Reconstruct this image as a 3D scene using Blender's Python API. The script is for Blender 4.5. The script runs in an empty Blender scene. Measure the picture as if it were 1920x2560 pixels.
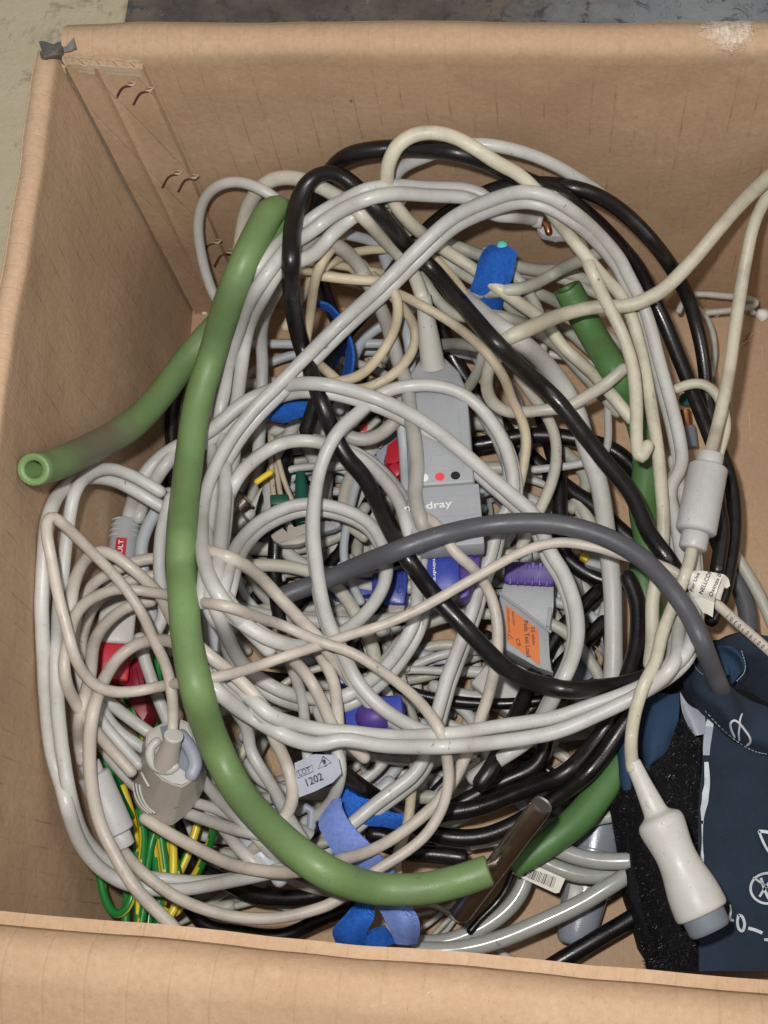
import bpy, bmesh, math, random
import numpy as np
from mathutils import Vector, Matrix, noise

C = bpy.context.scene.collection
sc = bpy.context.scene
R = math.radians

# ---------------------------------------------------------------- camera, world, lamps, exposure
CAM_H, TILT, F_PX, PP = 0.65, R(19.6), 3150.0, (1330.0, 1280.0)     # photograph is 1920 x 2560, cropped off centre
cd = bpy.data.cameras.new('camera')
cd.sensor_fit = 'VERTICAL'; cd.sensor_height = 36.0; cd.sensor_width = 27.0
cd.lens = F_PX / 2560.0 * 36.0
cd.shift_x = (960.0 - PP[0]) / 2560.0
cd.shift_y = (PP[1] - 1280.0) / 2560.0
cd.clip_start = 0.01; cd.clip_end = 20
cam = bpy.data.objects.new('camera', cd); C.objects.link(cam)
cam.location = (0, 0, CAM_H); cam.rotation_euler = (TILT, 0, 0)
sc.camera = cam

w = bpy.data.worlds.new('World'); sc.world = w; w.use_nodes = True
w.node_tree.nodes['Background'].inputs[0].default_value = (0.97, 0.98, 1.0, 1)
w.node_tree.nodes['Background'].inputs[1].default_value = 0.29
# the phone's flash beside the lens
ld = bpy.data.lights.new('phone_flash', 'AREA'); ld.shape = 'DISK'; ld.size = 0.022; ld.energy = 3.5; ld.color = (1.0, 0.985, 0.96)
lo = bpy.data.objects.new('phone_flash', ld); C.objects.link(lo); lo.location = (-0.034, 0.042, 0.672)
lo.rotation_euler = (Vector((-0.03, 0.17, 0.1)) - lo.location).to_track_quat('-Z', 'Y').to_euler()

# added fill, large and soft, high on the right, to brighten the left wall
rd = bpy.data.lights.new('added_fill_lamp', 'AREA'); rd.shape = 'DISK'; rd.size = 1.1; rd.energy = 8; rd.color = (1.0, 0.97, 0.93)
ro = bpy.data.objects.new('added_fill_lamp', rd); C.objects.link(ro); ro.location = (1.15, -0.25, 1.7)
ro.rotation_euler = (Vector((0, 0.15, 0.1)) - ro.location).to_track_quat('-Z', 'Y').to_euler()

sc.view_settings.view_transform = 'Standard'; sc.view_settings.look = 'None'
sc.view_settings.exposure = -0.08; sc.view_settings.gamma = 1.0
sc.cycles.max_bounces = 6

# ---------------------------------------------------------------- helpers
_c, _s = math.cos(TILT), math.sin(TILT)
def at(u, v, z):
    """photograph pixel -> the point on the level plane at height z"""
    x = (u - PP[0]) / F_PX; y = -(v - PP[1]) / F_PX
    d = Vector((x, y * _c + _s, y * _s - _c))
    return Vector((0, 0, CAM_H)) + d * ((z - CAM_H) / d.z)

def link(name, me, parent=None, mats=()):
    o = bpy.data.objects.new(name, me); C.objects.link(o)
    for m in mats: me.materials.append(m)
    if parent is not None: o.parent = parent
    return o
def obj(name, bm, m, parent=None, smooth=True):
    bmesh.ops.recalc_face_normals(bm, faces=bm.faces)
    me = bpy.data.meshes.new(name); bm.to_mesh(me); bm.free()
    if smooth:
        for p in me.polygons: p.use_smooth = True
    return link(name, me, parent, (m,))
def sharp(o, ang=35):
    """smooth shading with creases kept"""
    me = o.data; b = bmesh.new(); b.from_mesh(me)
    for e in b.edges:
        if len(e.link_faces) == 2 and e.calc_face_angle(0) > R(ang): e.smooth = False
    b.to_mesh(me); b.free(); return o
def tag(o, label, cat, group=None):
    o['label'] = label; o['category'] = cat
    if group: o['group'] = group
    return o
def thing(name, label, cat, loc=(0, 0, 0), group=None, mat=None):
    o = bpy.data.objects.new(name, None); C.objects.link(o); o.empty_display_size = 0.01
    if mat is not None: o.matrix_world = mat
    else: o.location = loc
    return tag(o, label, cat, group)
def structure(o): o['kind'] = 'structure'; return o

def catmull(P, k):
    P = np.asarray(P, float); n = len(P)
    if n < 3: return np.vstack([P[0] + (P[1] - P[0]) * t for t in np.linspace(0, 1, k * 2 + 1)])
    E = np.vstack([2 * P[0] - P[1], P, 2 * P[-1] - P[-2]]); out = []
    for i in range(1, n):
        a, b, c, d = E[i - 1:i + 3]
        for t in np.arange(k) / k:
            out.append(.5 * (2 * b + (c - a) * t + (2 * a - 5 * b + 4 * c - d) * t * t + (3 * b - a - 3 * c + d) * t ** 3))
    out.append(P[-1]); return np.array(out)
def frames(P):
    T = np.gradient(P, axis=0); T /= np.maximum(np.linalg.norm(T, axis=1)[:, None], 1e-9)
    up = np.array([0, 0, 1.0]); N = np.cross(T[0], up)
    if np.linalg.norm(N) < 1e-3: N = np.array([1.0, 0, 0])
    N /= np.linalg.norm(N); Ns = []
    for t in T:
        N = N - t * N.dot(t); N /= np.linalg.norm(N); Ns.append(N.copy())
    Ns = np.array(Ns); return T, Ns, np.cross(T, Ns)
def tube(bm, P, r, sides=12, ends=('round', 'round'), rad=None, bore=.55):
    """sweep a circle of radius r (times rad[i]) along P"""
    P = np.asarray(P, float); T, N, B = frames(P); n = len(P)
    rad = np.ones(n) if rad is None else rad
    ca = [(math.cos(2 * math.pi * k / sides), math.sin(2 * math.pi * k / sides)) for k in range(sides)]
    def ring(p, nn, bb, rr): return [bm.verts.new(p + (nn * a + bb * b) * rr) for a, b in ca]
    rings = [ring(P[i], N[i], B[i], r * rad[i]) for i in range(n)]
    def join(a, b):
        for k in range(sides): bm.faces.new((a[k], a[(k + 1) % sides], b[(k + 1) % sides], b[k]))
    for i in range(n - 1): join(rings[i], rings[i + 1])
    for e, kind, sg in ((0, ends[0], -1), (n - 1, ends[1], 1)):
        p, t, nn, bb, rr, rg = P[e], T[e] * sg, N[e], B[e], r * rad[e], rings[e]
        if kind == 'bore':
            a = ring(p + t * r * .04, nn, bb, rr * .95); join(rg, a)
            b = ring(p + t * r * .03, nn, bb, rr * bore * 1.05); join(a, b)
            c = ring(p - t * r * .08, nn, bb, rr * bore); join(b, c)
            d = ring(p - t * r * 7, nn, bb, rr * bore); join(c, d); bm.faces.new(d)
        elif kind == 'round':
            a = ring(p + t * rr * .5, nn, bb, rr * .86); join(rg, a)
            b = ring(p + t * rr * .85, nn, bb, rr * .5); join(a, b); bm.faces.new(b)
        else:
            a = ring(p + t * rr * .08, nn, bb, rr * .92); join(rg, a); bm.faces.new(a)
def lathe(bm, prof, sides=28, sx=1.0, sz=1.0, cap=True, off=(0, 0, 0)):
    """revolve (s, r) about the local y axis"""
    rs = []
    for s, r in prof:
        rs.append([bm.verts.new((off[0] + r * sx * math.cos(2 * math.pi * k / sides), off[1] + s, off[2] + r * sz * math.sin(2 * math.pi * k / sides))) for k in range(sides)])
    for a, b in zip(rs, rs[1:]):
        for k in range(sides): bm.faces.new((a[k], a[(k + 1) % sides], b[(k + 1) % sides], b[k]))
    if cap: bm.faces.new(rs[0]); bm.faces.new(rs[-1])
def box(bm, x0, x1, y0, y1, z0, z1, bev=0.0, seg=2):
    g = bmesh.ops.create_cube(bm, size=1.0)['verts']
    for v in g: v.co = Vector((x0 + (v.co.x + .5) * (x1 - x0), y0 + (v.co.y + .5) * (y1 - y0), z0 + (v.co.z + .5) * (z1 - z0)))
    if bev: bmesh.ops.bevel(bm, geom=list({e for v in g for e in v.link_edges}), offset=bev, segments=seg, profile=.5, affect='EDGES')
def prism(bm, top, bottom, bev=0.0, seg=2):
    """solid between two polygons with matching corners"""
    a = [bm.verts.new(p) for p in top]; b = [bm.verts.new(p) for p in bottom]; n = len(a)
    fs = [bm.faces.new(a), bm.faces.new(b[::-1])]
    for k in range(n): fs.append(bm.faces.new((a[k], b[k], b[(k + 1) % n], a[(k + 1) % n])))
    if bev: bmesh.ops.bevel(bm, geom=list({e for f in fs for e in f.edges}), offset=bev, segments=seg, profile=.5, affect='EDGES', clamp_overlap=True)
def slab(bm, pts, z, h, bev=0.0, grow=0.0):
    """prism whose top outline is a list of photograph pixels at height z, h thick"""
    top = [at(u, v, z) for u, v in pts]; c = sum(top, Vector()) / len(top)
    prism(bm, top, [p + (p - c) * grow - Vector((0, 0, h)) for p in top], bev)
def sheet(bm, rows, thick=.0012, ku=6, kv=6, wob=0.0, seed=0):
    """smooth thin solid through a grid of points"""
    G = np.array([[list(p) for p in r] for r in rows], float)
    G = np.array([catmull(r, kv) for r in G]); G = np.array([catmull(G[:, j], ku) for j in range(G.shape[1])])
    du = np.gradient(G, axis=0); dv = np.gradient(G, axis=1); N = np.cross(du, dv); N /= np.maximum(np.linalg.norm(N, axis=2)[..., None], 1e-9)
    if N[..., 2].mean() < 0: N = -N
    a, b = G.shape[:2]
    if wob:
        for i in range(a):
            for j in range(b): G[i, j] += N[i, j] * wob * noise.noise(Vector(G[i, j]) * 60 + Vector((seed, 0, 0)))
    up = [[bm.verts.new(G[i, j]) for j in range(b)] for i in range(a)]
    lo_ = [[bm.verts.new(G[i, j] - N[i, j] * thick) for j in range(b)] for i in range(a)]
    for i in range(a - 1):
        for j in range(b - 1):
            bm.faces.new((up[i][j], up[i + 1][j], up[i + 1][j + 1], up[i][j + 1])); bm.faces.new((lo_[i][j], lo_[i][j + 1], lo_[i + 1][j + 1], lo_[i + 1][j]))
    for i in range(a - 1):
        for j in (0, b - 1): bm.faces.new((up[i][j], lo_[i][j], lo_[i + 1][j], up[i + 1][j]))
    for j in range(b - 1):
        for i in (0, a - 1): bm.faces.new((up[i][j], up[i][j + 1], lo_[i][j + 1], lo_[i][j]))
    return G, N
def axis_frame(name):
    """matrix with local y along the piece, local z towards the viewer's side, and its half width"""
    a, b, r = AXIS[name]; a = Vector(a); b = Vector(b); y = (b - a); L = y.length; y.normalize()
    view = (Vector((0, 0, CAM_H)) - (a + b) / 2).normalized()
    x = y.cross(view).normalized(); z = x.cross(y)
    m = Matrix((x, y, z)).transposed().to_4x4(); m.translation = a
    return m, L, r
def text_mesh(name, s, size, m, mat4, parent=None, bold=0.0, align='CENTER', thick=.00006):
    cu = bpy.data.curves.new(name, 'FONT'); cu.body = s; cu.size = size; cu.align_x = align; cu.align_y = 'CENTER'; cu.offset = bold; cu.extrude = thick; cu.resolution_u = 3
    t = bpy.data.objects.new(name, cu); C.objects.link(t)
    me = bpy.data.meshes.new_from_object(t.evaluated_get(bpy.context.evaluated_depsgraph_get()))
    bpy.data.objects.remove(t); bpy.data.curves.remove(cu)
    me.name = name; me.materials.clear(); o = link(name, me, parent, (m,)); o.matrix_local = mat4
    return o
def plane_frame(p, right, up):
    x = Vector(right).normalized(); z = x.cross(Vector(up)).normalized(); y = z.cross(x)
    m = Matrix((x, y, z)).transposed().to_4x4(); m.translation = Vector(p); return m

# ---------------------------------------------------------------- materials
def lin(r, g, b): return tuple(((c / 255 + .055) / 1.055) ** 2.4 if c > 10 else c / 3294 for c in (r, g, b)) + (1,)
class NT:
    def __init__(s, name):
        s.m = bpy.data.materials.new(name); s.m.use_nodes = True; s.t = s.m.node_tree; s.b = s.t.nodes['Principled BSDF']; s._co = None
    def n(s, ty, **k):
        x = s.t.nodes.new(ty)
        for a, v in k.items(): setattr(x, a, v)
        return x
    def set(s, x, i, v):
        if hasattr(v, 'is_output'): s.t.links.new(v, x.inputs[i])
        else: x.inputs[i].default_value = v
    def co(s):
        if s._co is None: s._co = s.n('ShaderNodeTexCoord').outputs['Object']
        return s._co
    def noise(s, scale, detail=3, rough=.55, vec=None, dist=0.0):
        x = s.n('ShaderNodeTexNoise'); s.set(x, 'Vector', vec or s.co()); s.set(x, 'Scale', scale); s.set(x, 'Detail', detail); s.set(x, 'Roughness', rough); s.set(x, 'Distortion', dist); return x.outputs['Fac']
    def voro(s, scale, vec=None, feature='F1'):
        x = s.n('ShaderNodeTexVoronoi', feature=feature); s.set(x, 'Vector', vec or s.co()); s.set(x, 'Scale', scale); return x.outputs['Distance']
    def mapping(s, scale=(1, 1, 1), rot=(0, 0, 0), loc=(0, 0, 0), vec=None):
        x = s.n('ShaderNodeMapping'); s.set(x, 'Vector', vec or s.co()); s.set(x, 'Scale', scale); s.set(x, 'Rotation', rot); s.set(x, 'Location', loc); return x.outputs[0]
    def ramp(s, f, *stops):
        x = s.n('ShaderNodeMapRange', clamp=True); s.set(x, 0, f); s.set(x, 1, stops[0]); s.set(x, 2, stops[1]); s.set(x, 3, stops[2] if len(stops) > 2 else 0.0); s.set(x, 4, stops[3] if len(stops) > 3 else 1.0); return x.outputs[0]
    def mix(s, f, a, b, mode='MIX'):
        x = s.n('ShaderNodeMix', data_type='RGBA', blend_type=mode); s.set(x, 0, f); s.set(x, 6, a); s.set(x, 7, b); return x.outputs[2]
    def math(s, op, a, b=0.0):
        x = s.n('ShaderNodeMath', operation=op); s.set(x, 0, a); s.set(x, 1, b); return x.outputs[0]
    def bump(s, h, strength=.3, dist=.001, prev=None):
        x = s.n('ShaderNodeBump'); s.set(x, 'Height', h); s.set(x, 'Strength', strength); s.set(x, 'Distance', dist)
        if prev is not None: s.set(x, 'Normal', prev)
        return x.outputs[0]
    def sep(s, vec=None):
        x = s.n('ShaderNodeSeparateXYZ'); s.set(x, 0, vec or s.co()); return x.outputs
    def rnd(s): return s.n('ShaderNodeObjectInfo').outputs['Random']
    def out(s, col=None, rough=None, normal=None, **k):
        if col is not None: s.set(s.b, 'Base Color', col)
        if rough is not None: s.set(s.b, 'Roughness', rough)
        if normal is not None: s.set(s.b, 'Normal', normal)
        for a, v in k.items(): s.set(s.b, a.replace('_', ' '), v)
        return s.m

def plastic(name, col, rough=.42, dirt=.35, dirtcol=(.10, .085, .07, 1), specks=True, vary=.12, spec=.4, grain=.25):
    """moulded or extruded plastic with handling marks"""
    t = NT(name); base = col
    dark = tuple(c * .78 for c in col[:3]) + (1,)
    c = t.mix(t.math('MULTIPLY', t.rnd(), vary * 4), base, dark) if vary else base
    c = t.mix(t.ramp(t.noise(55, 5, .68), .45, .78, 0, dirt * 1.25), c, dirtcol)
    if specks:
        v = t.mapping((1, 1, 1), (0.3, 0.5, 0.2))
        c = t.mix(t.ramp(t.noise(900, 2, .5, v), .68, .76, 0, .55), c, dirtcol)
        c = t.mix(t.math('MULTIPLY', t.ramp(t.noise(260, 3, .7, t.mapping((1, .35, 1), (0, 0, .6))), .66, .72, 0, .8), t.ramp(t.noise(40, 1), .5, .6)), c, dirtcol)
    r = t.ramp(t.noise(120, 3), .3, .7, rough - .08, rough + .12)
    return t.out(c, r, t.bump(t.noise(1400, 2), grain, .0002), Specular_IOR_Level=spec)

M = {}
M['white'] = plastic('white_pvc', lin(186, 185, 180), .38, .25)
M['cream2'] = plastic('off_white_pvc', lin(186, 181, 167), .38, .25)
M['grey'] = plastic('greyish_pvc', lin(164, 160, 152), .45, .3)
M['blueish'] = plastic('bluish_white_pvc', lin(176, 180, 184), .42, .2)
M['cream'] = plastic('yellowed_pvc', lin(190, 184, 164), .42, .38)
M['pink'] = plastic('beige_pvc', lin(188, 179, 167), .42, .34)
M['tan'] = plastic('tan_pvc', lin(188, 174, 148), .5, .3)
M['sage'] = plastic('aged_grey_pvc', lin(172, 171, 158), .48, .35)
M['glossy'] = plastic('glossy_grey_pvc', lin(156, 158, 153), .2, .12, spec=.5, grain=.08)
M['black'] = plastic('black_rubber', lin(14, 13, 14), .30, .3, dirtcol=lin(52, 47, 42), vary=.05, spec=.5, grain=.35)
M['darkgrey'] = plastic('slate_grey_rubber', lin(74, 75, 80), .42, .22, dirtcol=lin(104, 102, 100), vary=0, spec=.4, grain=.35)
M['block'] = plastic('grey_abs', lin(158, 160, 163), .5, .15, spec=.35)
M['whiteabs'] = plastic('white_abs', lin(184, 182, 176), .42, .14, spec=.35)
M['ferrite'] = plastic('ferrite_sleeve', lin(180, 179, 177), .45, .16, spec=.35)
M['bluegrey'] = plastic('blue_grey_plastic', lin(112, 120, 130), .5, .15)
M['handle'] = plastic('grey_handle', lin(132, 136, 146), .24, .08, spec=.6)
M['taupe'] = plastic('taupe_plastic', lin(160, 152, 143), .4, .12)
M['blue'] = plastic('blue_plastic', lin(52, 66, 150), .35, .12, dirtcol=lin(80, 86, 140), specks=False)
M['purple'] = plastic('purple_plastic', lin(78, 56, 130), .5, .12, dirtcol=lin(70, 50, 110), specks=False)
M['red'] = plastic('red_plastic', lin(186, 40, 56), .35, .1, dirtcol=lin(110, 20, 34), specks=False)
M['dkgreen'] = plastic('dark_green_plastic', lin(22, 84, 66), .45, .15, dirtcol=lin(20, 50, 42), specks=False)
M['teal'] = plastic('teal_plastic', lin(20, 96, 92), .45, .15, specks=False)
M['yellow'] = plastic('yellow_plastic', lin(222, 190, 30), .45, .1, specks=False)
M['ink'] = plastic('black_ink', lin(28, 27, 28), .6, 0, specks=False, vary=0)
M['inkwhite'] = plastic('white_ink', lin(214, 216, 216), .6, .1, specks=False, vary=0)
M['inkgrey'] = plastic('pale_ink', lin(158, 160, 162), .6, .1, specks=False, vary=0)
M['reddot'] = plastic('red_dot_ink', lin(226, 66, 74), .5, .05, specks=False, vary=0)
M['orange'] = plastic('orange_sticker', lin(204, 108, 40), .5, .12, dirtcol=lin(150, 76, 30), vary=0)
M['paper'] = plastic('label_paper', lin(214, 210, 200), .7, .25, dirtcol=lin(150, 140, 126), vary=0)
M['silver'] = plastic('silver_grey_label', lin(146, 150, 162), .45, .1, vary=0)
M['chalk'] = plastic('white_glue', lin(226, 224, 218), .8, .1, vary=0)

def green(name, a, dust, stain=None):
    t = NT(name)
    c = t.mix(t.ramp(t.noise(26, 4, .6), .35, .7), a, tuple(x * .74 for x in a[:3]) + (1,))
    c = t.mix(t.ramp(t.noise(14, 5, .65, t.mapping(loc=(.3, .2, .1))), .56, .74, 0, dust), c, lin(104, 112, 84))
    c = t.mix(t.ramp(t.noise(34, 4, .7, t.mapping(loc=(.1, .8, .4))), .60, .74, 0, .55), c, lin(92, 92, 62))
    c = t.mix(t.ramp(t.noise(700, 2), .66, .74, 0, .5), c, lin(58, 76, 42))
    if stain:      # grey grime rubbed into the open end
        d = t.n('ShaderNodeVectorMath', operation='DISTANCE'); t.set(d, 0, t.co()); t.set(d, 1, stain)
        c = t.mix(t.ramp(t.math('ADD', d.outputs['Value'], t.math('MULTIPLY', t.math('SUBTRACT', t.noise(90, 4, .7), .5), .03)), .018, .042, .85, 0.0), c, lin(104, 98, 84))
    return t.out(c, t.ramp(t.noise(90, 3), .3, .7, .36, .56), t.bump(t.noise(1100, 3), .4, .0003), Specular_IOR_Level=.4)
M['green'] = green('green_rubber', lin(108, 134, 85), .9, (-.193, .206, .140))
M['green2'] = green('dark_green_rubber', lin(78, 116, 66), .4)

def earth():
    t = NT('green_yellow_pvc')
    at_ = t.n('ShaderNodeAttribute', attribute_name='stripe').outputs['Fac']
    c = t.mix(t.ramp(at_, .45, .55), lin(28, 116, 50), lin(206, 184, 44))
    c = t.mix(t.ramp(t.noise(800, 2), .66, .74, 0, .5), c, lin(30, 60, 30))
    return t.out(c, .32, Specular_IOR_Level=.45)
M['earth'] = earth()

def metal(name, col, rough):
    t = NT(name); c = t.mix(t.ramp(t.noise(60, 4), .4, .75, 0, .6), col, tuple(x * .4 for x in col[:3]) + (1,))
    return t.out(c, t.ramp(t.noise(150, 3, .6, t.mapping((1, .1, 1))), .3, .7, rough - .06, rough + .14), Metallic=1.0)
M['steel'] = metal('dull_steel', lin(168, 158, 150), .22)
M['bright'] = metal('bright_steel', lin(150, 148, 146), .4)
M['copper'] = metal('bare_copper', lin(170, 116, 84), .4)

def card(name, flute='dark', rot=(0, 0, 0), pitch=.0105, tear=None, axis=0, lite=0.0, rim=None, amt=.5):
    """kraft corrugated board: fibre specks, flute lines that come and go, rubbed and dirty patches"""
    t = NT(name)
    c = t.mix(t.ramp(t.noise(9, 4, .6), .3, .7), lin(182 + lite, 155 + lite, 127 + lite), lin(167 + lite, 139 + lite, 112 + lite))
    c = t.mix(t.ramp(t.noise(420, 4, .75), .35, .7, 0, .35), c, lin(142, 104, 70))
    c = t.mix(t.ramp(t.noise(1500, 2, .6, t.mapping((1, .4, 1))), .66, .78, 0, .6), c, lin(104, 72, 46))
    c = t.mix(t.ramp(t.noise(1300, 2, .6, t.mapping((.4, 1, 1), loc=(.3, .3, .3))), .70, .8, 0, .5), c, lin(222, 184, 142))
    # flute lines
    sx = t.sep(t.mapping(rot=rot))[axis]
    jig = t.math('ADD', sx, t.math('MULTIPLY', t.math('SUBTRACT', t.noise(22, 2), .5), .0016))
    fr = t.math('FRACT', t.math('DIVIDE', jig, pitch))
    line = t.ramp(t.math('ABSOLUTE', t.math('SUBTRACT', fr, .5)), .0, .05, 1.0, 0.0)
    dash = t.ramp(t.noise(48, 3, .7), .50, .66)
    if rim: dash = t.math('MULTIPLY', dash, t.ramp(t.sep()[2], rim - .012, rim, 1.0, .06))
    c = t.mix(t.math('MULTIPLY', t.math('MULTIPLY', line, dash), amt), c, lin(96, 66, 44) if flute == 'dark' else lin(226, 194, 158))
    # rubbed pale patches, dents and dirt
    c = t.mix(t.ramp(t.noise(33, 5, .7, t.mapping(loc=(.2, .9, .4))), .58, .78, 0, .3), c, lin(208, 182, 150))
    c = t.mix(t.ramp(t.noise(70, 5, .8, t.mapping((1, .6, .6), loc=(.6, .3, .8))), .62, .8, 0, .35), c, lin(120, 94, 70))
    c = t.mix(t.ramp(t.noise(17, 5, .7, t.mapping(loc=(.7, .1, .2))), .60, .82, 0, .5), c, lin(112, 88, 64))
    c = t.mix(t.math('MULTIPLY', t.ramp(t.noise(130, 4, .75, t.mapping((1, .5, 1))), .68, .72, 0, .85), t.ramp(t.noise(20, 2, .5, t.mapping(loc=(.2, .6, .9))), .52, .62)), c, lin(70, 56, 44))
    hgt = t.math('ADD', t.noise(300, 4, .7), t.math('MULTIPLY', line, .6 if flute != 'dark' else -.6))
    nrm = t.bump(hgt, .35, .0006)
    if tear:       # torn top ply: pale fibres
        d = t.n('ShaderNodeVectorMath', operation='DISTANCE'); t.set(d, 0, t.co()); t.set(d, 1, tear)
        dd = t.math('ADD', d.outputs['Value'], t.math('MULTIPLY', t.math('SUBTRACT', t.noise(130, 4, .8), .5), .024))
        mk = t.ramp(dd, .0100, .0150, .85, 0.0)
        fib = t.mix(t.ramp(t.noise(520, 4, .8, t.mapping((1, .35, 1), (0, 0, .7))), .4, .62), lin(190, 164, 136), lin(228, 216, 202))
        c = t.mix(mk, c, fib)
        nrm = t.bump(t.math('MULTIPLY', mk, t.noise(420, 4, .8)), .9, .002, nrm)
    nrm = t.bump(t.noise(26, 3, .6), .25, .004, nrm)
    return t.out(c, t.ramp(t.noise(60, 3), .3, .7, .62, .8), nrm, Specular_IOR_Level=.22)

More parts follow.
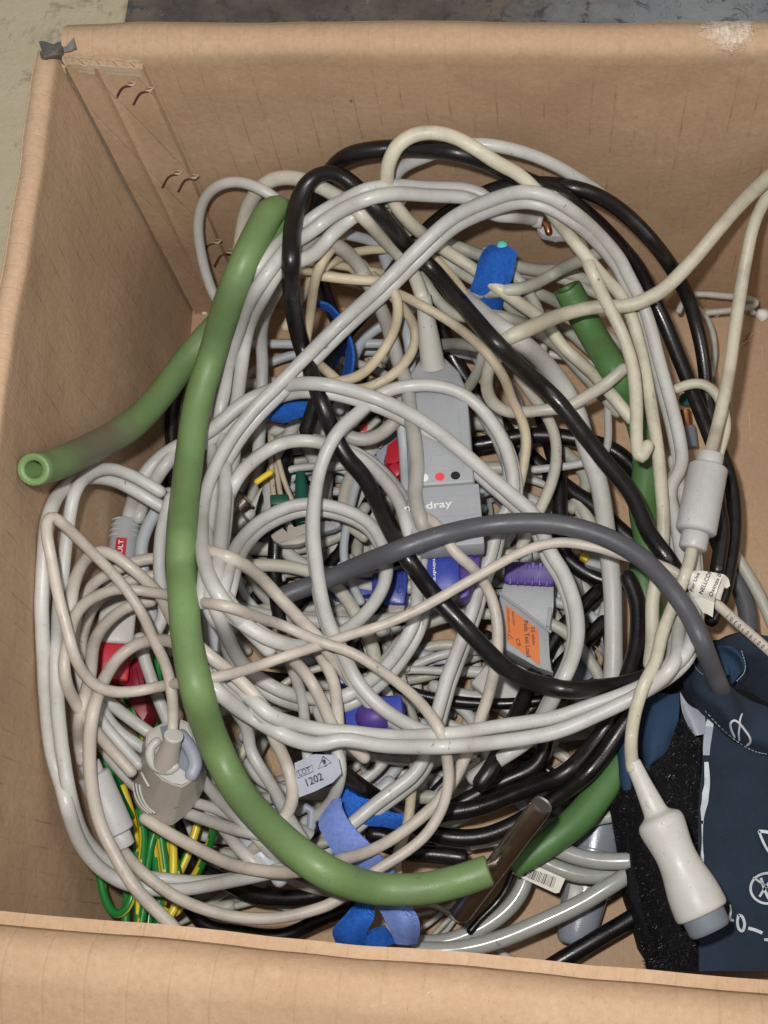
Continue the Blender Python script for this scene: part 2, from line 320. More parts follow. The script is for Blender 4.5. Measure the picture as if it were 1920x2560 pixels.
# cables: name, material, radius mm, side offset of the second strand (in radii), label, group, centre line (x,y,z in tenths of a millimetre)
CABLES = [
 ('hose', 'green', 6.64, 0, 'long thick green rubber hose arching over the tangle, its open end on the left wall', '',
  '-1945,1805,1925 -1944,1861,1810 -1941,1923,1697 -1937,1990,1588 -1930,2058,1484 -1919,2127,1386 -1904,2194,1295 -1886,2261,1213 -1865,2330,1138 -1844,2401,1073 -1824,2474,1016 -1803,2548,968 -1781,2620,930 -1757,2691,902 -1729,2757,884 -1697,2818,877 -1659,2872,882 -1615,2917,900 -1566,2954,933 -1511,2980,983 -1453,2995,1056 -1390,2993,1159 -1323,2975,1291 -1262,2961,1417 -1220,2982,1481 -1193,3039,1487 -1176,3117,1462 -1162,3196,1436 -1155,3258,1440 -1174,3271,1480 -1201,3218,1526 -1220,3140,1558 -1238,3066,1580 -1257,2998,1591 -1278,2939,1588 -1302,2890,1566 -1331,2853,1522 -1366,2829,1454 -1404,2812,1368 -1442,2795,1279 -1476,2770,1201 -1504,2733,1143 -1527,2686,1105 -1547,2632,1080 -1565,2573,1064 -1579,2512,1053 -1589,2448,1047 -1595,2382,1044 -1597,2316,1044 -1598,2248,1046 -1598,2179,1052 -1596,2109,1065 -1592,2037,1083 -1585,1964,1109 -1572,1886,1149 -1555,1805,1202 -1540,1730,1243 -1533,1667,1249 -1525,1606,1251 -1506,1537,1284 -1484,1465,1330 -1468,1400,1354 -1457,1341,1362 -1442,1281,1375 -1426,1222,1388 -1409,1165,1397 -1390,1108,1407 -1375,1056,1400 -1368,1012,1357 -1369,974,1278 -1369,936,1196 -1361,894,1135 -1345,849,1095 -1323,801,1072 -1296,753,1061 -1265,704,1062 -1227,656,1076 -1183,610,1104 -1136,566,1137 -1089,525,1168 -1042,485,1195 -994,447,1224 -947,412,1248 -900,380,1262 -854,352,1262 -810,328,1242 -767,310,1196 -723,296,1139 -676,286,1093 -625,279,1067 -572,277,1056 -517,277,1053 -463,280,1053 -409,287,1056 -355,299,1059 -302,312,1062 -250,328,1066 -199,346,1069 -182,352,1070'),
 ('hose', 'green2', 7.42, 0, 'darker green rubber hose, open end upright at back right, flat tip by the barcode tag', '',
  '181,3246,804 213,3201,763 246,3152,729 279,3097,707 312,3034,701 345,2963,712 378,2886,737 409,2811,759 441,2758,736 476,2724,670 510,2687,605 542,2642,557 566,2587,523 581,2526,498 588,2460,479 589,2393,465 583,2324,455 572,2255,446 567,2186,439 574,2117,433 585,2050,428 587,1982,422 575,1915,415 562,1848,409 561,1781,403 572,1715,398 590,1651,394 606,1586,390 618,1521,388 619,1454,387 610,1388,386 595,1323,388 577,1258,390 559,1194,394 541,1130,400 520,1067,406 495,1007,414 464,949,422 428,894,432 390,842,442 351,790,452 313,739,462 275,689,473 234,641,483 189,598,494 141,559,504 92,522,512 42,487,516 -8,453,516 -56,418,516 -88,394,516'),
 ('hose', 'darkgrey', 4.58, 0, 'dark grey rubber air hose crossing the pile and entering the navy cuff', '',
  '-1163,1606,816 -1107,1630,818 -1050,1651,822 -991,1670,831 -933,1689,847 -874,1709,869 -815,1726,899 -754,1738,938 -692,1745,988 -631,1754,1032 -574,1771,1050 -518,1793,1049 -462,1813,1049 -405,1831,1048 -347,1851,1035 -290,1871,1016 -230,1886,1005 -170,1896,1002 -110,1902,1002 -49,1904,1004 12,1904,1005 73,1900,1008 133,1892,1010 193,1879,1012 251,1862,1015 308,1841,1019 363,1815,1024 416,1784,1030 465,1749,1038 511,1708,1047 552,1661,1060 589,1611,1074 623,1560,1087 656,1510,1092 686,1459,1094 711,1404,1102 733,1349,1106 756,1301,1081 784,1261,1011 814,1224,925 844,1183,860 886,1154,726 932,1129,559 962,1081,500 982,1023,500 995,984,500'),
 ('cable', 'pink', 2.38, 0, 'pale pink beige sensor lead from finger clip to paper label, serial number printed on it', '',
  '-1546,899,1081 -1543,954,1092 -1541,1007,1115 -1540,1057,1148 -1546,1109,1172 -1565,1166,1167 -1593,1224,1152 -1624,1278,1146 -1657,1333,1138 -1689,1391,1126 -1720,1444,1126 -1752,1492,1139 -1782,1534,1163 -1813,1572,1195 -1843,1605,1235 -1871,1633,1283 -1896,1658,1338 -1918,1680,1400 -1938,1699,1466 -1958,1717,1530 -1983,1729,1576 -1997,1705,1595 -1992,1652,1596 -1981,1600,1586 -1970,1550,1568 -1963,1501,1544 -1956,1453,1519 -1947,1405,1495 -1935,1356,1475 -1920,1306,1458 -1905,1256,1444 -1892,1207,1424 -1881,1164,1385 -1868,1129,1331 -1845,1100,1276 -1812,1082,1228 -1772,1079,1183 -1728,1087,1148 -1679,1098,1127 -1625,1110,1127 -1561,1115,1156 -1488,1110,1222 -1412,1102,1301 -1347,1101,1344 -1296,1114,1335 -1255,1137,1289 -1216,1165,1231 -1174,1193,1183 -1127,1217,1160 -1076,1238,1151 -1027,1262,1128 -982,1291,1082 -935,1320,1039 -885,1345,1015 -832,1369,998 -779,1392,980 -724,1411,970 -669,1431,966 -614,1454,966 -560,1478,968 -507,1504,971 -455,1533,973 -403,1563,975 -352,1594,976 -300,1625,977 -248,1656,978 -196,1687,978 -144,1718,977 -91,1749,976 -36,1777,974 21,1800,972 80,1815,969 141,1821,966 201,1818,962 262,1808,957 321,1795,953 379,1777,949 437,1760,946 496,1746,946 554,1728,951 610,1704,961 661,1672,968 708,1636,965 756,1601,954 805,1568,936 854,1535,914 900,1499,892 946,1462,872 993,1426,854 1039,1390,836 1085,1352,819 1130,1313,803 1174,1274,788 1220,1236,773 1267,1200,760 1317,1167,748 1369,1137,737 1424,1113,729 1483,1103,722 1545,1109,718 1606,1123,715 1626,1128,715'),
 ('cable', 'pink', 2.49, 0, 'beige lead from the lower ferrite sleeve round the bottom and over the middle', '',
  '-1769,446,863 -1719,401,894 -1665,359,930 -1619,324,929 -1572,292,925 -1523,262,923 -1472,237,922 -1419,216,922 -1365,199,921 -1310,185,921 -1255,175,920 -1199,169,920 -1143,167,919 -1088,169,919 -1033,176,918 -980,187,917 -927,201,916 -875,218,915 -827,242,915 -783,272,914 -741,306,914 -699,340,914 -653,371,914 -606,399,916 -559,428,918 -514,460,921 -472,495,926 -436,537,933 -407,583,942 -384,632,954 -368,684,971 -360,736,993 -361,788,1023 -368,837,1064 -379,885,1110 -399,933,1133 -431,984,1114 -470,1036,1079 -513,1084,1049 -560,1127,1028 -608,1166,1014 -657,1203,1005 -707,1237,1003 -758,1268,1008 -809,1291,1022 -861,1307,1043 -915,1321,1061 -970,1342,1063 -1027,1367,1057 -1080,1390,1065 -1128,1402,1103 -1169,1401,1174 -1203,1395,1270 -1237,1393,1354 -1281,1398,1397 -1339,1412,1384 -1414,1441,1314 -1498,1481,1215 -1578,1516,1138 -1648,1538,1098 -1711,1550,1087 -1767,1555,1097 -1816,1552,1124 -1858,1531,1164 -1892,1495,1213 -1917,1450,1267 -1932,1395,1313 -1936,1336,1346 -1931,1274,1373 -1928,1214,1394 -1928,1159,1399 -1926,1109,1378 -1926,1066,1326 -1922,1030,1258 -1906,992,1205 -1883,954,1165 -1860,919,1114 -1838,885,1059 -1810,849,1017 -1775,811,992 -1736,771,978'),
 ('cable', 'pink', 2.73, 0, 'beige lead in a tall narrow bow left of the green hose, ending behind the flap', '',
  '-1479,106,948 -1518,147,948 -1561,184,949 -1604,221,951 -1645,259,954 -1684,300,958 -1718,344,965 -1749,390,973 -1778,438,981 -1806,485,991 -1830,534,1005 -1847,584,1024 -1858,635,1049 -1865,686,1076 -1869,737,1101 -1871,789,1125 -1868,840,1153 -1861,890,1188 -1851,941,1217 -1845,994,1224 -1845,1053,1199 -1847,1116,1154 -1842,1176,1112 -1826,1232,1082 -1796,1278,1065 -1752,1311,1064 -1694,1325,1082 -1623,1319,1128 -1546,1293,1198 -1475,1255,1260 -1417,1224,1281 -1368,1201,1268 -1337,1188,1253'),
 ('cable', 'pink', 2.77, 0, 'dirty beige lead arching over the red stickered connector and down past the grey lot tag', '',
  '-1962,1334,1280 -1969,1391,1284 -1975,1449,1286 -1978,1510,1276 -1982,1577,1242 -1981,1645,1194 -1966,1703,1147 -1932,1731,1105 -1888,1724,1069 -1845,1698,1040 -1801,1665,1020 -1755,1626,1010 -1707,1582,1013 -1660,1529,1031 -1619,1464,1070 -1567,1396,1134 -1501,1331,1216 -1437,1274,1286 -1384,1229,1315 -1340,1195,1306 -1301,1167,1277 -1263,1139,1242 -1224,1106,1218 -1186,1069,1202 -1152,1029,1180 -1127,986,1154 -1113,937,1128 -1100,890,1090 -1081,848,1041 -1062,802,1004 -1044,750,988 -1030,694,997 -1025,636,1027 -1037,583,1058 -1065,539,1074 -1104,501,1061 -1152,468,1007 -1204,435,936'),
 ('cable', 'pink', 2.77, 0, 'beige lead from beneath the finger clip along the bottom and up beside the orange sticker', '',
  '-1716,594,784 -1663,563,785 -1609,533,787 -1555,505,793 -1498,478,802 -1440,450,819 -1379,423,847 -1314,398,892 -1247,378,947 -1181,363,993 -1119,353,1022 -1058,347,1053 -994,345,1104 -930,349,1159 -875,358,1180 -829,375,1149 -789,396,1075 -747,417,996 -703,439,939 -656,465,903 -610,494,881 -565,526,866 -521,561,856 -478,598,847 -437,637,838 -400,681,829 -367,728,820 -338,779,810 -313,833,800 -290,888,790 -269,945,779 -248,1003,767 -229,1062,756 -210,1122,746 -194,1182,738 -180,1244,732 -169,1306,727 -162,1369,726 -161,1432,728 -164,1494,735 -174,1554,749 -191,1609,773 -217,1656,812 -249,1693,868 -288,1721,930 -332,1749,973 -372,1791,991 -405,1845,991 -442,1901,978 -494,1951,945 -554,2003,890 -616,2056,832 -677,2105,791'),
 ('cable', 'pink', 2.97, 0, 'beige lead crossing over the cut end of the dark grey hose', '',
  '-1585,1781,1091 -1513,1748,1136 -1436,1707,1206 -1363,1670,1265 -1309,1651,1260 -1274,1647,1184 -1247,1642,1082 -1218,1625,1000 -1185,1594,949 -1146,1555,923 -1102,1511,918 -1055,1462,931 -1006,1412,953 -963,1367,955 -931,1328,912 -902,1293,853 -870,1254,808 -835,1210,781'),
 ('cable', 'cream', 3.59, 0, 'cream lead from the upper right edge, its dirty end among the cables at the back', '',
  '1977,3277,1595 1938,3324,1599 1899,3370,1606 1857,3412,1618 1809,3445,1633 1753,3468,1651 1693,3479,1671 1630,3483,1692 1566,3483,1709 1503,3481,1722 1443,3480,1724 1387,3483,1711 1333,3482,1691 1281,3478,1665 1233,3469,1634 1189,3460,1593 1149,3453,1541 1111,3450,1481 1074,3444,1420 1037,3433,1362 1000,3417,1307 964,3395,1256 928,3368,1210 890,3336,1169 852,3301,1134 812,3261,1105 769,3219,1083 725,3175,1065 679,3132,1050 628,3092,1038 571,3060,1031 511,3037,1022 448,3028,1011 384,3031,998 320,3033,992 255,3021,996 191,2992,1015 128,2949,1054 67,2888,1119 8,2813,1205 -48,2748,1274 -104,2721,1272 -162,2721,1219 -202,2723,1179'),
 ('cable', 'cream', 3.23, 0, 'cream lead dropping steeply from the right edge into the white ferrite sleeve', '',
  '1967,3266,1423 1926,3313,1428 1883,3357,1438 1838,3397,1453 1787,3429,1473 1732,3453,1498 1672,3470,1526 1609,3480,1557 1545,3484,1587 1480,3487,1608 1417,3485,1622 1356,3485,1620 1302,3490,1596 1253,3490,1559 1213,3488,1506 1179,3478,1446 1149,3461,1388 1123,3437,1331 1099,3407,1279 1080,3371,1230 1066,3327,1186 1056,3279,1146 1046,3227,1112 1036,3172,1081 1026,3114,1056 1016,3053,1034 1005,2990,1016 995,2926,1001 984,2860,989 974,2794,978 962,2727,969 949,2661,961 935,2594,954 919,2529,946 903,2464,939 884,2397,937 855,2305,997 828,2221,1044'),
 ('cable', 'cream', 2.57, 0, 'slim cream lead leaving the back of the white ferrite sleeve', '',
  '722,2684,795 765,2701,795 808,2711,795 849,2708,795 886,2687,795 915,2654,795 935,2612,795 949,2567,795 956,2520,795 955,2472,796 945,2426,796 930,2380,796 914,2335,796 905,2312,796'),
 ('cable', 'cream', 2.91, 0, 'yellowed cream lead from the ferrite sleeve down to the big white plug on the cuff', '',
  '732,1775,1006 712,1701,1044 688,1634,1068 668,1584,1042 645,1531,1026 622,1475,1022 597,1417,1026 575,1357,1037 559,1294,1055 541,1232,1078 512,1177,1093 485,1126,1089 466,1075,1071 451,1024,1046 440,971,1022 433,918,1000 428,857,1024 427,792,1079 428,773,1086'),
 ('cable', 'cream', 3.27, 0, 'cream yellow lead arching highest against the back wall and running down the right side', '',
  '496,2546,734 454,2596,747 413,2649,753 372,2711,739 331,2782,706 286,2850,675 236,2907,661 186,2954,666 140,2999,689 100,3043,721 56,3082,757 4,3108,799 -51,3122,851 -105,3133,910 -158,3155,949 -211,3197,953 -264,3248,947 -317,3288,955 -372,3311,986 -425,3323,1035 -475,3326,1099 -521,3322,1175 -563,3314,1263 -598,3307,1355 -629,3311,1435 -654,3334,1494 -665,3364,1550 -659,3389,1616 -638,3414,1676 -606,3447,1715 -561,3476,1736 -506,3491,1749 -448,3495,1752 -389,3484,1754 -333,3460,1756 -280,3430,1752 -230,3406,1735 -182,3391,1701 -132,3387,1657 -80,3386,1611 -32,3373,1570 11,3346,1535 48,3318,1492 85,3301,1429 123,3291,1356 163,3274,1292 203,3246,1245 244,3209,1212 284,3174,1176 328,3153,1117 376,3139,1048 424,3120,990 463,3083,948 490,3031,919 511,2972,899 528,2909,884 543,2843,873 555,2776,865 565,2707,859 574,2638,855 583,2569,853 591,2499,853 599,2429,853 606,2359,855 611,2289,858 614,2219,862 617,2150,867 620,2082,867 623,2017,862 624,1955,850 621,1893,835 616,1833,820 607,1772,806 594,1711,794 578,1651,784 567,1590,776 564,1528,769 563,1465,764 561,1403,761 553,1340,759 547,1299,758'),
 ('cable', 'cream', 3.28, 0, 'short cream lead kinked at its lower end, right of the upright green hose', '',
  '223,3362,1095 247,3269,1135 269,3172,1184 293,3100,1193 320,3056,1155 349,3017,1108 380,2973,1072 411,2924,1045 438,2869,1025 460,2809,1010 478,2747,999 491,2682,990 497,2615,982 500,2548,976 501,2481,970 499,2414,966 498,2347,962 502,2283,959 517,2252,957 541,2288,955 550,2308,955'),
 ('cable', 'white', 3.39, 0.36, 'large white twin cable sweeping diagonally from lower left to upper right', '',
  '-1144,1271,1141 -1179,1306,1175 -1213,1339,1213 -1243,1368,1264 -1271,1395,1323 -1299,1426,1369 -1331,1469,1386 -1366,1525,1367 -1403,1595,1318 -1435,1671,1263 -1464,1753,1198 -1495,1844,1111 -1520,1935,1033 -1531,2019,980 -1530,2094,950 -1518,2162,935 -1500,2226,929 -1477,2288,925 -1450,2347,924 -1418,2403,927 -1382,2455,932 -1342,2505,940 -1299,2550,951 -1253,2591,967 -1207,2632,985 -1163,2677,996 -1120,2725,1001 -1078,2775,1002 -1037,2828,997 -995,2880,995 -950,2927,1002 -902,2966,1021 -851,2997,1054 -798,3019,1101 -747,3042,1146 -700,3077,1173 -654,3116,1194 -608,3150,1224 -562,3185,1250 -517,3227,1265 -471,3266,1283 -423,3297,1310 -371,3317,1346 -314,3327,1386 -256,3331,1425 -197,3331,1465 -138,3326,1508 -79,3314,1551 -19,3300,1579 40,3288,1580 96,3275,1562 148,3261,1531 199,3254,1478 250,3257,1403 299,3260,1322 347,3255,1246 392,3241,1179 433,3219,1118 466,3187,1061 498,3151,1011 530,3108,971 557,3056,942 579,2998,921 597,2936,905 612,2872,891 627,2807,880 643,2742,871 659,2676,863 675,2610,856 690,2545,850 704,2479,845 716,2412,840 725,2345,836 726,2278,833 706,2217,830 675,2162,824 665,2101,818 675,2036,818 687,1970,819 696,1905,818 703,1840,817 710,1773,822 715,1706,833 714,1637,850 702,1567,876 683,1496,910 666,1423,955 654,1348,1011 640,1274,1076 613,1212,1114 577,1170,1101 537,1140,1063 491,1113,1031 442,1087,1013 390,1062,1005 338,1038,1000 285,1015,993 232,992,985 179,970,981 124,950,980 69,934,982 12,922,988 -45,910,998 -102,899,1013 -158,889,1033 -214,878,1061 -268,867,1097 -322,858,1133 -377,852,1150 -434,853,1136 -493,858,1105 -553,864,1074 -612,870,1051 -671,878,1036 -728,889,1030 -784,899,1030 -840,898,1035 -892,884,1042 -945,878,1059 -995,885,1089 -1043,899,1124 -1092,921,1136 -1146,951,1124 -1195,979,1129 -1236,1001,1172 -1266,1021,1242 -1296,1045,1305 -1335,1079,1322 -1385,1122,1299 -1439,1167,1266 -1457,1182,1256'),
 ('cable', 'white', 3.29, -0.5, 'second white twin cable lying beside the big lower sweep of the pile', '',
  '697,2315,759 708,2246,761 720,2177,768 736,2108,778 750,2038,792 757,1966,812 759,1892,834 759,1821,853 759,1751,869 757,1682,885 753,1612,903 747,1542,928 737,1471,963 723,1398,1009 702,1327,1058 672,1268,1087 633,1226,1078 591,1198,1040 545,1175,999 496,1152,972 443,1131,957 388,1110,953 332,1090,953 276,1072,952 221,1054,947 166,1034,945 110,1016,946 53,1003,951 -5,992,959 -62,982,970 -120,971,986 -176,958,1007 -232,944,1035 -286,928,1072 -340,915,1104 -396,909,1110 -454,910,1083 -515,914,1046 -575,918,1016 -635,924,995 -694,931,982 -752,939,977 -809,944,982 -865,945,993 -920,948,1013 -971,953,1044 -1019,957,1092 -1063,964,1147 -1106,978,1194 -1148,1010,1210 -1195,1053,1190 -1244,1096,1169 -1287,1132,1180 -1323,1163,1215 -1335,1172,1228'),
 ('cable', 'white', 3.58, 0.34, 'white twin cable arching from the red stickered connector over the centre', '',
  '-1968,2026,700 -1949,2082,729 -1914,2122,797 -1870,2157,869 -1836,2206,892 -1796,2253,900 -1745,2287,919 -1690,2317,931 -1639,2351,918 -1591,2391,893 -1545,2436,876 -1502,2483,869 -1457,2530,868 -1408,2571,871 -1353,2603,876 -1292,2625,888 -1226,2635,914 -1155,2630,956 -1083,2613,1003 -1015,2601,1023 -954,2595,1015 -895,2589,993 -837,2584,964 -778,2573,941 -719,2554,929 -659,2526,927 -601,2493,930 -545,2459,928 -491,2423,922 -439,2384,918 -388,2341,918 -338,2298,916 -290,2255,911 -242,2212,906 -194,2168,904 -146,2125,902 -98,2082,900 -50,2038,899 -4,1995,897 32,1943,896 54,1883,895 75,1822,894 104,1765,894 137,1711,895 163,1653,897 183,1592,901 198,1529,908 206,1464,919 206,1398,936 197,1331,964 180,1264,1002 156,1201,1035 129,1152,1019 102,1113,956 76,1073,891 50,1028,843 20,982,816 -18,938,807 -65,900,816 -114,868,818 -164,840,786 -214,812,743 -263,781,717'),
 ('cable', 'white', 3.4, 0.4, 'white twin cable forming the middle ring in front of the grey sensor block', '',
  '-880,532,658 -835,568,658 -790,604,658 -746,642,657 -701,679,657 -654,715,656 -607,750,655 -561,787,653 -523,831,652 -496,883,650 -478,941,648 -463,1000,646 -449,1060,645 -435,1120,643 -420,1180,642 -405,1241,642 -385,1300,642 -364,1359,643 -342,1419,644 -321,1478,647 -301,1539,650 -282,1599,655 -267,1661,661 -252,1723,669 -230,1782,677 -204,1838,687 -188,1898,698 -174,1960,710 -150,2018,722 -118,2072,734 -95,2129,747 -91,2192,759 -99,2256,771 -114,2319,782 -135,2381,791 -164,2440,800 -199,2496,809 -239,2548,818 -284,2592,831 -337,2626,847 -395,2649,861 -458,2662,869 -521,2664,878 -585,2656,888 -649,2647,885 -711,2632,872 -766,2601,866 -813,2553,872 -856,2498,890 -899,2442,915 -936,2386,927 -968,2332,916 -994,2278,897 -1013,2219,885 -1025,2155,879 -1031,2089,877 -1034,2023,878 -1033,1956,880 -1028,1889,883 -1019,1822,888 -1007,1756,893 -994,1690,900 -980,1626,906 -964,1562,914 -944,1497,930 -918,1433,951 -889,1375,959 -862,1325,941 -839,1278,907 -815,1229,879 -783,1181,863 -745,1137,851 -703,1097,838 -657,1063,820 -609,1034,795 -557,1010,772 -503,989,755 -446,975,743 -387,964,735 -328,952,728 -269,940,723 -250,936,722'),
 ('cable', 'white', 3.39, 0.75, 'white twin cable in a closed ring left of the grey block, under the black cable', '',
  '-1399,1526,1310 -1364,1463,1341 -1338,1409,1341 -1329,1373,1277 -1338,1353,1141 -1350,1336,986 -1348,1311,860 -1329,1283,770 -1294,1254,710 -1248,1227,673 -1195,1200,658 -1135,1176,663 -1069,1154,692 -1000,1137,738 -932,1128,777 -870,1133,801 -816,1156,804 -770,1194,782 -728,1240,744 -690,1291,707 -655,1346,679 -622,1402,663 -591,1458,659 -566,1514,665 -552,1572,683 -546,1628,715 -543,1679,765 -543,1724,832 -548,1768,899 -558,1819,937 -573,1878,949 -591,1942,946 -616,2017,911 -653,2095,859 -698,2168,810 -747,2234,773 -800,2290,750 -856,2335,740 -915,2366,742 -975,2385,758 -1033,2394,786 -1093,2396,808 -1158,2396,806 -1223,2388,792 -1280,2360,792 -1327,2314,811 -1364,2255,849 -1393,2189,890 -1422,2132,888 -1458,2093,828 -1490,2054,757 -1513,2006,705 -1532,1951,672 -1548,1891,654 -1557,1850,647'),
 ('cable', 'white', 3.23, 0.4, 'white twin cable in a small inner ring, arched around the grey metal clamp', '',
  '-1328,1433,1332 -1317,1489,1335 -1317,1558,1296 -1334,1648,1190 -1353,1750,1051 -1355,1843,932 -1338,1921,849 -1307,1983,793 -1264,2031,756 -1212,2068,733 -1155,2093,719 -1093,2104,711 -1030,2102,707 -966,2090,705 -903,2070,705 -843,2041,707 -789,2000,709 -748,1946,713 -718,1884,717 -699,1818,722 -694,1750,729 -705,1684,739 -728,1622,752 -759,1564,771 -795,1509,799 -833,1457,838 -873,1407,889 -916,1365,937 -964,1335,972 -1011,1314,1026 -1054,1299,1109 -1096,1296,1183 -1141,1305,1227 -1186,1327,1254 -1234,1358,1261 -1282,1388,1271 -1320,1408,1316 -1332,1413,1336'),
 ('cable', 'white', 3.35, 1.45, 'white twin cable from the broken plug at the back down the left side', '',
  '24,3447,1125 -40,3415,1192 -102,3358,1293 -164,3351,1314 -218,3368,1328 -265,3401,1344 -321,3413,1364 -381,3403,1390 -441,3385,1422 -499,3363,1460 -556,3340,1503 -612,3314,1546 -668,3286,1578 -724,3262,1593 -781,3245,1585 -840,3238,1553 -899,3233,1510 -954,3218,1473 -1002,3183,1460 -1046,3133,1476 -1086,3074,1513 -1117,3003,1550 -1144,2937,1573 -1176,2882,1574 -1214,2846,1542 -1261,2834,1464 -1313,2835,1354 -1359,2831,1243 -1397,2815,1148 -1431,2788,1069 -1462,2756,999 -1488,2718,936 -1505,2672,884 -1521,2621,844 -1536,2563,816 -1538,2499,803 -1524,2427,807 -1503,2350,826 -1482,2268,858 -1463,2186,894 -1451,2108,922 -1441,2031,950 -1431,1950,992 -1415,1863,1059 -1395,1773,1141 -1375,1685,1221 -1357,1604,1290 -1345,1532,1332 -1342,1469,1346 -1341,1431,1346'),
 ('cable', 'white', 3.39, 0, 'white cable on the inner side of the left hand sweep, parallel to the twin cable', '',
  '-620,3378,1409 -679,3358,1421 -735,3325,1438 -785,3278,1460 -835,3239,1462 -887,3216,1429 -936,3189,1394 -975,3139,1388 -1010,3071,1421 -1053,3014,1467 -1100,2972,1504 -1141,2923,1525 -1174,2876,1512 -1215,2856,1441 -1270,2864,1320 -1325,2871,1193 -1365,2855,1096 -1389,2819,1033 -1405,2770,988 -1420,2723,939 -1437,2680,881 -1453,2632,830 -1468,2577,795 -1479,2516,773 -1476,2449,765 -1465,2376,770 -1460,2298,790 -1458,2216,826 -1453,2134,863 -1447,2058,886 -1441,1984,907 -1431,1903,951 -1415,1813,1027 -1398,1721,1119 -1383,1634,1205 -1369,1550,1285 -1365,1524,1310'),
 ('cable', 'white', 3.21, 0, 'greyer white cable just inside the left sweep, half hidden below the black loop', '',
  '-1055,3288,1189 -1074,3179,1271 -1090,3069,1357 -1122,3008,1365 -1180,3014,1255 -1248,3043,1098 -1307,3056,958 -1351,3047,846 -1378,3020,757 -1390,2980,687 -1394,2932,631 -1399,2878,585 -1404,2818,549 -1409,2755,520 -1412,2689,499 -1414,2619,484 -1415,2548,475 -1414,2475,470'),
 ('cable', 'white', 2.67, 0, 'slim white lead in a tall free loop by the back left corner of the box', '',
  '-1514,3041,662 -1553,3102,672 -1590,3159,689 -1624,3210,717 -1651,3257,755 -1667,3303,803 -1676,3344,859 -1678,3382,923 -1674,3415,993 -1662,3445,1067 -1637,3470,1145 -1599,3489,1224 -1543,3497,1300 -1476,3494,1357 -1408,3486,1385 -1341,3462,1402 -1281,3432,1404 -1229,3410,1382 -1186,3389,1346 -1154,3349,1318 -1140,3289,1302'),
 ('cable', 'cream2', 3.57, 0, 'cream trunk cable arching by the black kinked loop and feeding the grey sensor block', '',
  '-1500,3120,903 -1494,3188,915 -1485,3251,936 -1474,3306,970 -1459,3354,1016 -1441,3395,1071 -1419,3429,1134 -1389,3456,1203 -1346,3474,1276 -1292,3482,1348 -1232,3488,1397 -1166,3481,1427 -1100,3462,1446 -1037,3431,1462 -977,3394,1471 -921,3358,1474 -865,3316,1482 -812,3263,1496 -770,3231,1470 -738,3238,1380 -708,3254,1270 -674,3255,1182 -637,3236,1123 -599,3197,1090 -569,3142,1073 -544,3069,1080 -537,3045,1083'),
 ('cable', 'white', 3.0, 0, 'outer white cable pressed against the left cardboard wall', '',
  '-1725,1995,960 -1776,2023,978 -1824,2047,1004 -1868,2065,1043 -1909,2073,1093 -1947,2066,1152 -1982,2043,1220 -2009,2002,1294 -2025,1943,1373 -2028,1871,1450 -2020,1796,1514 -2017,1729,1543 -2015,1670,1549 -2016,1615,1541 -2017,1561,1530 -2018,1507,1519 -2019,1455,1504 -2021,1403,1487 -2022,1352,1466 -2023,1303,1439 -2026,1254,1410 -2027,1205,1381 -2029,1156,1351 -2030,1106,1323 -2031,1057,1293 -2030,1007,1263 -2031,957,1232 -2030,907,1201 -2027,857,1172 -2019,806,1147 -2003,755,1130 -1979,703,1131 -1953,648,1144 -1938,597,1130 -1936,551,1075 -1935,506,1007 -1926,463,947 -1906,422,896 -1876,384,854 -1839,353,820 -1795,327,793 -1745,309,771 -1692,298,755 -1637,293,744 -1580,292,739 -1522,295,742 -1462,302,754 -1400,311,779 -1335,319,819 -1267,327,873 -1201,335,926 -1139,345,961 -1083,357,974 -1065,361,976'),
 ('cable', 'white', 2.86, 0, 'inner white cable of the pair along the left wall, bent sharply below the hose end', '',
  '-1722,2047,1031 -1770,2072,1055 -1815,2091,1090 -1858,2100,1135 -1897,2096,1190 -1932,2069,1252 -1956,2018,1318 -1970,1955,1372 -1979,1892,1395 -1988,1837,1387 -1998,1784,1365 -2007,1732,1343 -2014,1679,1323 -2021,1626,1304 -2026,1571,1287 -2029,1515,1276 -2029,1457,1276 -2021,1394,1292 -2007,1329,1321 -1990,1264,1352 -1977,1203,1371 -1972,1148,1366 -1972,1097,1346 -1972,1047,1321 -1972,997,1295 -1972,947,1266 -1970,897,1236 -1967,847,1210 -1960,796,1187 -1951,744,1171 -1941,692,1154 -1937,644,1114 -1940,599,1046 -1942,555,973 -1935,511,908 -1916,470,854 -1887,432,809 -1850,401,772 -1806,377,741 -1757,360,717 -1704,350,698 -1649,343,685 -1592,337,678 -1532,332,679 -1471,330,690 -1407,331,712 -1341,335,751 -1272,342,806 -1204,351,870'),
 ('cable', 'white', 2.83, 0, 'white lead with a grey sleeve band, beside the lot tag and the green hose', '',
  '-1464,1241,1259 -1415,1190,1290 -1369,1141,1315 -1332,1101,1304 -1311,1073,1231 -1299,1049,1125 -1284,1019,1032 -1265,983,964 -1255,938,917 -1249,888,887 -1225,838,871 -1192,790,867 -1154,739,878 -1115,687,908 -1076,630,958 -1036,574,1019 -994,520,1081 -953,469,1137 -918,421,1162 -888,377,1157 -878,362,1153'),
 ('cable', 'white', 2.72, 0, 'grey white lead under the lot tag, curling back below the woven blue strap', '',
  '-980,1078,757 -944,1014,800 -907,950,852 -873,892,881 -851,837,880 -848,783,857 -864,733,803 -896,688,726 -942,650,654 -997,620,597 -1057,597,556 -1118,575,527 -1177,553,508 -1234,529,498 -1272,513,494'),
 ('cable', 'white', 2.9, 0, 'upright white cable close along the left edge of the green hose', '',
